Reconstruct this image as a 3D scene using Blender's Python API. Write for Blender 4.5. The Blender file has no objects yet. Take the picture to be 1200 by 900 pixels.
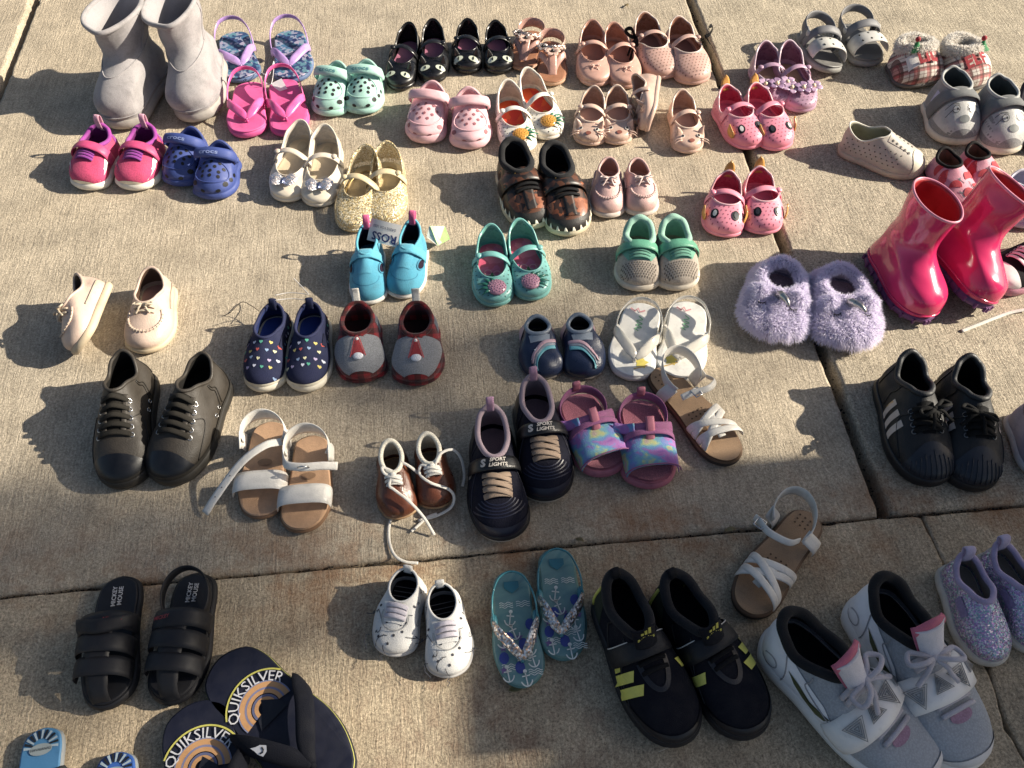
import bpy, math, random
import numpy as np
from mathutils import Vector, Matrix
from mathutils.bvhtree import BVHTree

# ---------------------------------------------------------------- camera, sky, sun, exposure
scene = bpy.context.scene
COL = scene.collection
PITCH = math.radians(55.4); CAM_H = 1.12; FPX = 1000.0
SUN_AZ = math.radians(5.5); SUN_EL = math.radians(29.0)

cam_d = bpy.data.cameras.new('camera'); cam = bpy.data.objects.new('camera', cam_d); COL.objects.link(cam)
cam.location = (0, 0, CAM_H); cam.rotation_euler = (math.pi/2 - PITCH, 0, 0)
cam_d.sensor_fit = 'HORIZONTAL'; cam_d.sensor_width = 36.0; cam_d.lens = 36.0*FPX/1200.0
cam_d.clip_start = 0.02; cam_d.clip_end = 3000
scene.camera = cam

world = bpy.data.worlds.new('World'); scene.world = world; world.use_nodes = True
wn = world.node_tree; wn.nodes.clear()
sky = wn.nodes.new('ShaderNodeTexSky'); sky.sky_type = 'NISHITA'; sky.sun_disc = False; sky.dust_density = 2.4; sky.ozone_density = .7
sky.sun_elevation = SUN_EL; sky.sun_rotation = math.pi/2 - SUN_AZ
bg = wn.nodes.new('ShaderNodeBackground'); bg.inputs[1].default_value = 0.053
wo = wn.nodes.new('ShaderNodeOutputWorld')
wn.links.new(sky.outputs[0], bg.inputs[0]); wn.links.new(bg.outputs[0], wo.inputs[0])

sun_d = bpy.data.lights.new('sun', 'SUN'); sun = bpy.data.objects.new('sun', sun_d); COL.objects.link(sun)
sun_d.energy = 5.0; sun_d.angle = math.radians(0.53); sun_d.color = (1.0, 0.91, 0.76)
sun_dir = Vector((math.cos(SUN_EL)*math.cos(SUN_AZ), math.cos(SUN_EL)*math.sin(SUN_AZ), math.sin(SUN_EL)))
sun.rotation_euler = sun_dir.to_track_quat('Z', 'Y').to_euler(); sun.location = sun_dir*8
vs = scene.view_settings
vs.view_transform = 'Standard'; vs.look = 'None'; vs.exposure = 0.89; vs.gamma = 1.0; vs.use_curve_mapping = False

RNG = np.random.default_rng(7)

def at(x, y, z=0.0):
    """Photo pixel (1200x900) to the point on the plane at height z: used to measure where shoes stand on the ground."""
    c, s = math.cos(PITCH), math.sin(PITCH)
    dx, dy = (x-600)/FPX, -(y-450)/FPX
    v = Vector((dx, dy*s + c, dy*c - s))
    return v*((z-CAM_H)/v.z) + Vector((0, 0, CAM_H))

# ---------------------------------------------------------------- materials
MATS = {}
def srgb(c):
    if isinstance(c, str):
        c = [int(c[i:i+2], 16)/255 for i in (0, 2, 4)]
    return tuple(((v+0.055)/1.055)**2.4 if v > 0.04045 else v/12.92 for v in c)
class G:
    """small node-graph helper"""
    def __init__(g, key):
        g.m = bpy.data.materials.new(key); g.m.use_nodes = True
        g.t = g.m.node_tree; g.t.nodes.clear()
        g.out = g.n('ShaderNodeOutputMaterial'); g.b = g.n('ShaderNodeBsdfPrincipled')
        g.l(g.b.outputs[0], g.out.inputs[0])
        tc = g.n('ShaderNodeTexCoord'); g.obj = tc.outputs['Object']
        MATS[key] = g.m
    def n(g, t, **k):
        x = g.t.nodes.new(t)
        for a, b in k.items(): setattr(x, a, b)
        return x
    def l(g, a, b): g.t.links.new(a, b)
    def map(g, sc, src=None):
        m = g.n('ShaderNodeMapping'); m.inputs['Scale'].default_value = sc if hasattr(sc, '__len__') else (sc,)*3
        g.l(src or g.obj, m.inputs[0]); return m.outputs[0]
    def noise(g, sc, det=2, rough=.5, vec=None, dist=0):
        x = g.n('ShaderNodeTexNoise'); x.inputs['Scale'].default_value = sc; x.inputs['Detail'].default_value = det
        x.inputs['Roughness'].default_value = rough; x.inputs['Distortion'].default_value = dist
        g.l(vec or g.obj, x.inputs['Vector']); return x
    def voro(g, sc, vec=None, feat='F1'):
        x = g.n('ShaderNodeTexVoronoi', feature=feat); x.inputs['Scale'].default_value = sc
        g.l(vec or g.obj, x.inputs['Vector']); return x
    def ramp(g, fac, stops, interp='LINEAR'):
        r = g.n('ShaderNodeValToRGB'); r.color_ramp.interpolation = interp
        e = r.color_ramp.elements
        while len(e) < len(stops): e.new(0.5)
        for i, (p, c) in enumerate(stops):
            e[i].position = p; e[i].color = (*c, 1) if len(c) == 3 else c
        g.l(fac, r.inputs[0]); return r.outputs[0]
    def mix(g, fac, a, b, mode='MIX'):
        x = g.n('ShaderNodeMix', data_type='RGBA', blend_type=mode)
        for v, i in ((fac, 0), (a, 6), (b, 7)):
            if hasattr(v, 'is_output') or hasattr(v, 'links'): g.l(v, x.inputs[i])
            elif i == 0: x.inputs[0].default_value = v
            else: x.inputs[i].default_value = (*v, 1)
        return x.outputs[2]
    def math(g, op, a, b=0.0):
        x = g.n('ShaderNodeMath', operation=op)
        for v, i in ((a, 0), (b, 1)):
            if hasattr(v, 'links'): g.l(v, x.inputs[i])
            else: x.inputs[i].default_value = v
        return x.outputs[0]
    def bump(g, h, st, dist=0.001, normal=None):
        x = g.n('ShaderNodeBump'); x.inputs['Strength'].default_value = st; x.inputs['Distance'].default_value = dist
        g.l(h, x.inputs['Height'])
        if normal is not None: g.l(normal, x.inputs['Normal'])
        return x.outputs[0]
    def set(g, **k):
        nm = {'color': 'Base Color', 'rough': 'Roughness', 'metal': 'Metallic', 'spec': 'Specular IOR Level', 'sss': 'Subsurface Weight',
              'coat': 'Coat Weight', 'crough': 'Coat Roughness', 'sheen': 'Sheen Weight', 'trans': 'Transmission Weight', 'normal': 'Normal', 'alpha': 'Alpha', 'ior': 'IOR'}
        for a, v in k.items():
            i = g.b.inputs[nm[a]]
            if hasattr(v, 'links'): g.l(v, i)
            elif a == 'color': i.default_value = (*v, 1)
            else: i.default_value = v
        return g

def mat(color, kind='fabric', rough=None, var=.14, key=None):
    """plain procedural material of one colour: fabric, leather, rubber, jelly, suede, metal, plastic, mesh, knit, felt"""
    k = key or '%s_%s' % (kind, color)
    if k in MATS: return MATS[k]
    c = srgb(color); g = G(k); lum = .3*c[0]+.59*c[1]+.11*c[2]
    if kind != 'fur' and lum < .68: c = tuple((v*.87+lum*.13)*.93 for v in c)
    d = tuple(v*(1-var*2.0) for v in c); u = tuple(min(1, v*(1+var*.6)) for v in c)
    blot = g.noise(28, 4, .65)
    col = g.ramp(blot.outputs[0], [(.3, d), (.52, c), (.75, u)])
    R = {'fabric': .85, 'leather': .48, 'rubber': .6, 'jelly': .3, 'suede': .95, 'metal': .3, 'plastic': .35, 'mesh': .85, 'knit': .9, 'felt': .95, 'fur': .8}[kind] if rough is None else rough
    if kind == 'fur':
        d1 = g.n('ShaderNodeBsdfDiffuse'); d1.inputs[0].default_value = (*c, 1); t1 = g.n('ShaderNodeBsdfTranslucent'); t1.inputs[0].default_value = (*c, 1)
        mx = g.n('ShaderNodeMixShader'); mx.inputs[0].default_value = .42; g.l(d1.outputs[0], mx.inputs[1]); g.l(t1.outputs[0], mx.inputs[2]); g.l(mx.outputs[0], g.out.inputs[0]); return g.m
    if kind in ('fabric', 'mesh', 'knit'):
        sc = {'fabric': 900, 'mesh': 420, 'knit': 300}[kind]
        v = g.voro(sc); col = g.mix(.35 if kind != 'fabric' else .2, col, g.ramp(v.outputs[0], [(0, tuple(x*1.15 for x in c)), (.7, tuple(x*.45 for x in c))]))
        g.set(normal=g.bump(v.outputs[0], .55, .0006), sheen=.12 if lum > .1 else .0, spec=.5 if lum > .1 else .25)
    elif kind == 'leather':
        v = g.voro(520); n = g.noise(60, 4)
        h = g.math('ADD', g.math('MULTIPLY', v.outputs[0], .5), n.outputs[0])
        g.set(normal=g.bump(h, .35, .0012), rough=R)
    elif kind in ('suede', 'felt'):
        n = g.noise(1100 if kind == 'suede' else 700, 3); n2 = g.noise(90, 3)
        col = g.mix(.45 if kind == 'felt' else .25, col, g.ramp(n.outputs[0], [(.35, tuple(x*.35 for x in c)), (.65, tuple(min(1, x*1.35) for x in c))]))
        g.set(normal=g.bump(g.math('ADD', n.outputs[0], n2.outputs[0]), .5, .0012), sheen=.3 if lum > .1 else .05)
    elif kind == 'jelly':
        n = g.noise(40, 2); g.set(normal=g.bump(n.outputs[0], .12, .001), sss=.12, coat=.12, crough=.2)
        g.b.inputs['Subsurface Radius'].default_value = (.004, .003, .002)
    elif kind == 'rubber':
        n = g.noise(500, 3); g.set(normal=g.bump(n.outputs[0], .15, .0006))
    elif kind == 'metal': g.set(metal=1.0)
    dirt = g.noise(75, 6, .75)
    if kind != 'metal': col = g.mix(g.ramp(dirt.outputs[0], [(.56, (0,)*3), (.78, (.38,)*3)]), col, tuple(v*.45+.02 for v in c))
    g.set(color=col, rough=g.ramp(g.noise(55, 3).outputs[0], [(.3, (max(.05, R-.1),)*3), (.7, (min(1, R+.12),)*3)]))
    return g.m

def glitter(cols, key, sc=750, metal=.75, base=None):
    if key in MATS: return MATS[key]
    g = G(key); v = g.voro(sc)
    sep = g.n('ShaderNodeSeparateColor'); g.l(v.outputs['Color'], sep.inputs[0])
    cs = [srgb(c) for c in cols]
    col = g.ramp(sep.outputs[0], [(i/len(cs), c) for i, c in enumerate(cs)], 'CONSTANT')
    geo = g.n('ShaderNodeNewGeometry')
    sub = g.n('ShaderNodeVectorMath', operation='SUBTRACT'); g.l(v.outputs['Color'], sub.inputs[0]); sub.inputs[1].default_value = (.5, .5, .5)
    scl = g.n('ShaderNodeVectorMath', operation='SCALE'); g.l(sub.outputs[0], scl.inputs[0]); scl.inputs['Scale'].default_value = .9
    add = g.n('ShaderNodeVectorMath', operation='ADD'); g.l(geo.outputs['Normal'], add.inputs[0]); g.l(scl.outputs[0], add.inputs[1])
    nrm = g.n('ShaderNodeVectorMath', operation='NORMALIZE'); g.l(add.outputs[0], nrm.inputs[0])
    g.set(color=col, metal=metal, rough=.38, normal=nrm.outputs[0]); return g.m

def cells(cols, key, sc=180, rough=.5, gap=None, spec=None):
    """random coloured cells (flat print)"""
    if key in MATS: return MATS[key]
    g = G(key); n = g.noise(60, 2)
    w = g.n('ShaderNodeVectorMath', operation='SCALE'); g.l(n.outputs[1], w.inputs[0]); w.inputs['Scale'].default_value = .012
    a = g.n('ShaderNodeVectorMath', operation='ADD'); g.l(g.obj, a.inputs[0]); g.l(w.outputs[0], a.inputs[1])
    v = g.voro(sc, a.outputs[0]); sep = g.n('ShaderNodeSeparateColor'); g.l(v.outputs['Color'], sep.inputs[0])
    cs = [srgb(c) for c in cols]
    col = g.ramp(sep.outputs[0], [(i/len(cs), c) for i, c in enumerate(cs)], 'CONSTANT')
    if gap: col = g.mix(g.ramp(v.outputs[0], [(.42, (0,)*3), (.5, (1,)*3)]), col, srgb(gap))
    g.set(color=col, rough=rough); return g.m

def swirl(stops, key, sc=22, rough=.8, dist=1.5, bump=.0):
    """soft colour clouds: tie-dye, pearly jelly, wet rubber"""
    if key in MATS: return MATS[key]
    g = G(key); n = g.noise(sc, 3, .55, dist=dist)
    col = g.ramp(n.outputs[0], [(p, srgb(c)) for p, c in stops])
    g.set(color=col, rough=rough)
    if bump: g.set(normal=g.bump(g.voro(900).outputs[0], .5, bump))
    return g.m

def plaid(c0, bands, key, rough=.9, thin=None):
    """woven check: bands = [(period_m, width_fraction, colour)] in both directions"""
    if key in MATS: return MATS[key]
    g = G(key); sp = g.n('ShaderNodeSeparateXYZ'); g.l(g.obj, sp.inputs[0])
    col = srgb(c0)
    nz = g.noise(900, 2)
    for per, wd, c in bands:
        for ax in (0, 1):
            src = sp.outputs[0] if ax == 0 else g.math('SUBTRACT', sp.outputs[1], g.math('MULTIPLY', sp.outputs[2], .8))
            f = g.math('FRACT', g.math('ADD', g.math('MULTIPLY', src, 1/per), 50.3))
            f = g.math('LESS_THAN', f, wd)
            col = g.mix(g.math('MULTIPLY', f, .62), col, srgb(c))
    col = g.mix(.3, col, g.ramp(nz.outputs[0], [(.3, (.05,)*3), (.7, (1,)*3)]), 'MULTIPLY')
    g.set(color=col, rough=rough, normal=g.bump(nz.outputs[0], .6, .0012), sheen=.2); return g.m

def concrete(key, base, warm, stain, gr=1.0):
    g = G(key)
    geo = g.n('ShaderNodeNewGeometry'); pos = geo.outputs['Position']
    rot = g.n('ShaderNodeMapping'); rot.inputs['Rotation'].default_value = (0, 0, math.radians(-5.5)); g.l(pos, rot.inputs[0]); P = rot.outputs[0]
    big = g.noise(1.6, 5, .6, P); mid = g.noise(14, 5, .65, P)
    wn_ = g.noise(38, 3, .6, P); wv = g.n('ShaderNodeVectorMath', operation='SCALE'); g.l(wn_.outputs[1], wv.inputs[0]); wv.inputs['Scale'].default_value = .011
    wa = g.n('ShaderNodeVectorMath', operation='ADD'); g.l(P, wa.inputs[0]); g.l(wv.outputs[0], wa.inputs[1]); PW = wa.outputs[0]
    streak = g.noise(1, 4, .7, g.map((300, 15, 1), PW)); streak2 = g.noise(1, 3, .6, g.map((120, 6, 1), PW))
    grain = g.noise(300, 5, .8, PW); spk = g.voro(330, P)
    c = srgb(base); w = srgb(warm)
    col = g.mix(g.ramp(big.outputs[0], [(.35, (0,)*3), (.68, (1,)*3)]), c, w)
    col = g.mix(.75, col, g.ramp(mid.outputs[0], [(.3, (.66,)*3), (.7, (1.16,)*3)]), 'MULTIPLY')
    col = g.mix(.8, col, g.ramp(streak.outputs[0], [(.34, (.74,)*3), (.66, (1.10,)*3)]), 'MULTIPLY')
    col = g.mix(.6, col, g.ramp(streak2.outputs[0], [(.35, (.92,)*3), (.65, (1.04,)*3)]), 'MULTIPLY')
    col = g.mix(1.0, col, g.ramp(grain.outputs[0], [(.5-.22/gr, (.35,)*3), (.5, (.98,)*3), (.5+.20/gr, (1.55,)*3)]), 'MULTIPLY')
    # dark pits and small brown spots
    pit = g.noise(210, 4, .75, P)
    col = g.mix(g.ramp(pit.outputs[0], [(.60, (0,)*3), (.70, (.7,)*3)]), col, srgb('4a3a2b'))
    if stain:
        st = g.noise(5.5, 6, .72, P, .6); st2 = g.noise(24, 5, .7, P)
        f = g.math('MULTIPLY', g.ramp(st.outputs[0], [(.43, (0,)*3), (.64, (.8,)*3)]), g.ramp(st2.outputs[0], [(.38, (0,)*3), (.62, (1,)*3)]))
        dv = g.n('ShaderNodeVectorMath', operation='DISTANCE'); g.l(P, dv.inputs[0]); dv.inputs[1].default_value = (.03, .24, 0)
        f = g.math('MULTIPLY', f, g.ramp(dv.outputs['Value'], [(.12, (1,)*3), (.42, (0,)*3)]))
        col = g.mix(g.math('MULTIPLY', f, stain), col, srgb('6a3f31'))
    # rusty tint that creeps in from the joint
    sp = g.n('ShaderNodeSeparateXYZ'); g.l(P, sp.inputs[0])
    dj = g.math('ABSOLUTE', g.math('SUBTRACT', sp.outputs[1], JOINT_Y))
    rim = g.ramp(dj, [(0, (.95,)*3), (.045, (.6,)*3), (.14, (0,)*3)])
    rim = g.math('MULTIPLY', rim, g.ramp(g.noise(6, 5, .75, P).outputs[0], [(.46, (0,)*3), (.66, (1,)*3)]))
    col = g.mix(g.math('MULTIPLY', rim, .75), col, srgb('8f5a2e'))
    h = g.math('ADD', g.math('MULTIPLY', streak.outputs[0], 1.3), g.math('ADD', g.math('MULTIPLY', grain.outputs[0], .9), g.math('MULTIPLY', mid.outputs[0], .8)))
    g.set(color=col, rough=.9, spec=.25, normal=g.bump(h, .8, .0022)); return g.m

# ---------------------------------------------------------------- mesh helpers
def mesh(name, V, F, m=None, parent=None, smooth=True, flat=None):
    V = np.asarray(V, float)
    me = bpy.data.meshes.new(name); me.from_pydata([tuple(v) for v in V], [], [tuple(int(i) for i in f) for f in F])
    sm = np.full(len(me.polygons), bool(smooth))
    if flat: sm[list(flat)] = False
    me.polygons.foreach_set('use_smooth', sm)
    if m: me.materials.append(m)
    me.update()
    o = bpy.data.objects.new(name, me); COL.objects.link(o)
    if parent: o.parent = parent
    return o
class MB:
    """collects pieces into one mesh"""
    def __init__(s): s.V = []; s.F = []
    def add(s, V, F):
        k = len(s.V); s.V += [tuple(v) for v in V]; s.F += [tuple(i+k for i in f) for f in F]; return s
    def build(s, name, m, parent, smooth=True): return mesh(name, s.V, s.F, m, parent, smooth) if s.V else None

def cat(P, n, closed=False):
    """Catmull-Rom through points"""
    P = np.asarray(P, float); k = len(P)
    t = np.linspace(0, k if closed else k-1, n, endpoint=not closed)
    i = np.minimum(np.floor(t).astype(int), k-1 if closed else k-2); u = (t-i)[:, None]
    g = (lambda j: P[j % k]) if closed else (lambda j: np.where(((j >= 0) & (j < k))[:, None], P[np.clip(j, 0, k-1)], np.where((j < 0)[:, None], 2*P[0]-P[1], 2*P[-1]-P[-2])))
    a, b, c, d = g(i-1), g(i), g(i+1), g(i+2)
    return .5*((2*b) + (c-a)*u + (2*a-5*b+4*c-d)*u**2 + (3*b-a-3*c+d)*u**3)
def resample(P, n):
    P = np.asarray(P, float); d = np.r_[0, np.cumsum(np.linalg.norm(np.diff(P, axis=0), axis=1))]
    t = np.linspace(0, d[-1], n); return np.stack([np.interp(t, d, P[:, j]) for j in range(P.shape[1])], 1)
def pw(x, pts):
    """smooth piecewise interpolation"""
    x = np.asarray(x, float); xs = [p[0] for p in pts]; ys = [p[1] for p in pts]
    i = np.clip(np.searchsorted(xs, x, side='right')-1, 0, len(xs)-2)
    xs = np.array(xs); ys = np.array(ys, float)
    u = np.clip((x-xs[i])/(xs[i+1]-xs[i]), 0, 1); u = u*u*(3-2*u)
    return ys[i]*(1-u) + ys[i+1]*u
def grid_faces(M, N, closed=True, off=0):
    F = []
    for j in range(M-1):
        for i in range(N if closed else N-1):
            k = (i+1) % N; F.append((off+j*N+i, off+j*N+k, off+(j+1)*N+k, off+(j+1)*N+i))
    return F
def grid_normals(A):
    du = np.roll(A, -1, 1) - np.roll(A, 1, 1); dv = np.gradient(A, axis=0)
    n = np.cross(du, dv); l = np.linalg.norm(n, axis=2, keepdims=True); return n/np.maximum(l, 1e-9)
def tube_geo(P, r, k=8, closed=False, flat=1.0, up=None):
    P = np.asarray(P, float); n = len(P)
    T = (np.roll(P, -1, 0)-np.roll(P, 1, 0)) if closed else np.gradient(P, axis=0)
    T /= np.maximum(np.linalg.norm(T, axis=1, keepdims=True), 1e-9)
    U = np.tile(np.array(up if up is not None else (0, 0, 1.0)), (n, 1))
    B = np.cross(T, U); l = np.linalg.norm(B, axis=1, keepdims=True); B = np.where(l < .05, np.array([1., 0, 0]), B/np.maximum(l, 1e-9)); N = np.cross(B, T)
    a = np.linspace(0, 2*np.pi, k, endpoint=False); r = np.broadcast_to(np.asarray(r, float), (n,))
    V = P[:, None] + r[:, None, None]*(np.cos(a)[None, :, None]*B[:, None] + flat*np.sin(a)[None, :, None]*N[:, None])
    F = grid_faces(n, k)
    if closed: F += [((n-1)*k+i, (n-1)*k+(i+1) % k, (i+1) % k, i) for i in range(k)]
    else: F += [tuple(range(k))[::-1], tuple((n-1)*k+i for i in range(k))]
    return V.reshape(-1, 3), F
def ribbon_geo(P, Nrm, w, th=.0015, crown=0.0, K=5):
    P = np.asarray(P, float); n = len(P); Nrm = np.asarray(Nrm, float)*np.ones((n, 3))
    T = np.gradient(P, axis=0); T /= np.maximum(np.linalg.norm(T, axis=1, keepdims=True), 1e-9)
    B = np.cross(T, Nrm); B /= np.maximum(np.linalg.norm(B, axis=1, keepdims=True), 1e-9)
    N = np.cross(B, T); w = np.broadcast_to(np.asarray(w, float), (n,))
    u = np.linspace(-1, 1, K); sec = [(x, crown*(1-x*x)+th*.5*(1 if abs(x) < .99 else .3)) for x in u] + [(x, crown*(1-x*x)-th*.5*(1 if abs(x) < .99 else .3)) for x in u[::-1]]
    V = np.stack([P + B*(w*.5*x)[:, None] + N*z for x, z in sec], 1); k = len(sec)
    F = grid_faces(n, k) + [tuple(range(k))[::-1], tuple((n-1)*k+i for i in range(k))]
    return V.reshape(-1, 3), F
def ball_geo(c, r, seg=10, ring=7):
    r = np.array(r)*np.ones(3); V = []; F = []
    for j in range(ring+1):
        p = math.pi*j/ring
        for i in range(seg):
            a = 2*math.pi*i/seg; V.append((c[0]+r[0]*math.sin(p)*math.cos(a), c[1]+r[1]*math.sin(p)*math.sin(a), c[2]+r[2]*math.cos(p)))
    return V, grid_faces(ring+1, seg)
def box_geo(c, s):
    c = np.array(c); s = np.array(s)/2
    V = [c+s*np.array(q) for q in ((-1,-1,-1),(1,-1,-1),(1,1,-1),(-1,1,-1),(-1,-1,1),(1,-1,1),(1,1,1),(-1,1,1))]
    return V, [(0,3,2,1),(4,5,6,7),(0,1,5,4),(1,2,6,5),(2,3,7,6),(3,0,4,7)]
# 2D shapes: (verts, faces)
def fan(pts, rings=(.55, 1)):
    pts = np.asarray(pts, float); c = pts.mean(0); n = len(pts)
    V = [c]; F = []
    for r in rings: V += list(c+(pts-c)*r)
    F += [(0, 1+i, 1+(i+1) % n) for i in range(n)]
    for j in range(len(rings)-1):
        F += [(1+j*n+i, 1+(j+1)*n+i, 1+(j+1)*n+(i+1) % n, 1+j*n+(i+1) % n) for i in range(n)]
    return np.array(V), F
def disc(r, n=12, ry=None, rings=(1,)):
    a = np.linspace(0, 2*np.pi, n, endpoint=False); return fan(np.stack([r*np.cos(a), (ry or r)*np.sin(a)], 1), rings)
def heart(r):
    a = np.linspace(0, 2*np.pi, 16, endpoint=False)
    return fan(np.stack([r*np.sin(a)**3, r*(13*np.cos(a)-5*np.cos(2*a)-2*np.cos(3*a)-np.cos(4*a))/16], 1), (1,))
def star(r, n=5, q=.42):
    a = np.pi/2+np.arange(2*n)*np.pi/n; rr = np.where(np.arange(2*n) % 2 == 0, r, r*q); return fan(np.stack([rr*np.cos(a), rr*np.sin(a)], 1), (1,))
def rect(w, h, nx=2, ny=2, skew=0.0):
    V = [(w*(i/nx-.5)+skew*(j/ny-.5)*h, h*(j/ny-.5)) for j in range(ny+1) for i in range(nx+1)]
    return np.array(V), [(j*(nx+1)+i, j*(nx+1)+i+1, (j+1)*(nx+1)+i+1, (j+1)*(nx+1)+i) for j in range(ny) for i in range(nx)]
def stroke(P, w):
    """2D poly-line of width w"""
    P = np.asarray(P, float); T = np.gradient(P, axis=0); T /= np.maximum(np.linalg.norm(T, axis=1, keepdims=True), 1e-9)
    Nn = np.stack([-T[:, 1], T[:, 0]], 1)*w/2; n = len(P)
    return np.r_[P+Nn, P-Nn], [(i, i+1, n+i+1, n+i) for i in range(n-1)]
def join2(*gs):
    V = []; F = []
    for g in gs:
        k = len(V); V += list(g[0]); F += [tuple(i+k for i in f) for f in g[1]]
    return np.array(V), F
def moved(g, dx, dy, rot=0, sc=1):
    V, F = g; c, s = math.cos(rot), math.sin(rot); V = np.asarray(V)*sc
    return np.stack([V[:, 0]*c-V[:, 1]*s+dx, V[:, 0]*s+V[:, 1]*c+dy], 1), F
TXT = {}
def text(t, size, bold=.02, shear=0.0, space=1.0, maxw=None):
    k = (t, bold, shear, space)
    if k not in TXT:
        cu = bpy.data.curves.new('lettering', 'FONT'); cu.body = t; cu.size = 1; cu.align_x = 'CENTER'; cu.align_y = 'CENTER'
        cu.offset = bold; cu.shear = shear; cu.space_character = space; cu.resolution_u = 2
        o = bpy.data.objects.new('lettering', cu); COL.objects.link(o)
        me = bpy.data.meshes.new_from_object(o.evaluated_get(bpy.context.evaluated_depsgraph_get()))
        V = np.array([v.co[:2] for v in me.vertices]); F = [tuple(p.vertices) for p in me.polygons]
        bpy.data.objects.remove(o); bpy.data.curves.remove(cu); bpy.data.meshes.remove(me)
        TXT[k] = (V, F)
    V, F = TXT[k]; V = V*size
    if maxw: V = V*min(1, maxw/np.ptp(V[:, 0]))
    return V, F

# ---------------------------------------------------------------- shoe
N = 64
SIDX = np.minimum(np.arange(N), N-np.arange(N))/(N/2)          # 0 at the toe, 1 at the heel
CTRL = np.array([(-.08, 1.0), (.14, .985), (.34, .91), (.46, .78), (.50, .64), (.46, .48), (.40, .32), (.38, .17), (.30, .055), (0, 0),
                 (-.30, .05), (-.37, .16), (-.37, .30), (-.38, .45), (-.45, .60), (-.50, .74), (-.47, .87), (-.30, .97)])
def foot_ring(L, W, f, rnd=0.0, pts=None):
    C = (CTRL if pts is None else np.array(pts)).copy()
    if rnd:                                                     # rounder, more symmetric baby / clog shape
        S = C.copy(); S[0] = (0, 1.0); S[17] = (-.27, .955); S[1] = (.22, .965); S[7] = (.41, .17); S[11] = (-.41, .16); S[13] = (-.43, .45); S[12] = (-.41, .30); S[6] = (.42, .32)
        C = C*(1-rnd)+S*rnd
    D = cat(C, 720, True); D = D*np.array([W*f, L])
    a = np.argmax(D[:, 1]); D = np.roll(D, -a, 0); b = np.argmin(D[:, 1])
    A = resample(D[:b+1], N//2+1); B = resample(np.r_[D[b:], D[:1]], N//2+1)
    return np.r_[A[:-1], B[:-1]]
def ring_normals(R, f):
    T = np.roll(R, -1, 0)-np.roll(R, 1, 0); n = np.stack([-T[:, 1], T[:, 0]], 1)*f; return n/np.linalg.norm(n, axis=1, keepdims=True)
def egg_ring(yb, yf, w, taper=0.0, f=1, p=2.0, cx=0.0):
    """closed opening loop, index 0 at the front (throat), N/2 at the back"""
    t = np.linspace(0, np.pi, 200); sx = np.sin(t)**(2/p)*(1-taper*np.cos(t)); y = (yb+yf)/2+(yf-yb)/2*np.cos(t)*np.abs(np.cos(t))**(2/p-1)
    A = resample(np.stack([sx*w/2, y], 1), N//2+1); B = A[::-1]*np.array([-1, 1])
    R = np.r_[A[:-1], B[:-1]]; R[:, 0] = R[:, 0]*f + cx*f; return R

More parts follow.
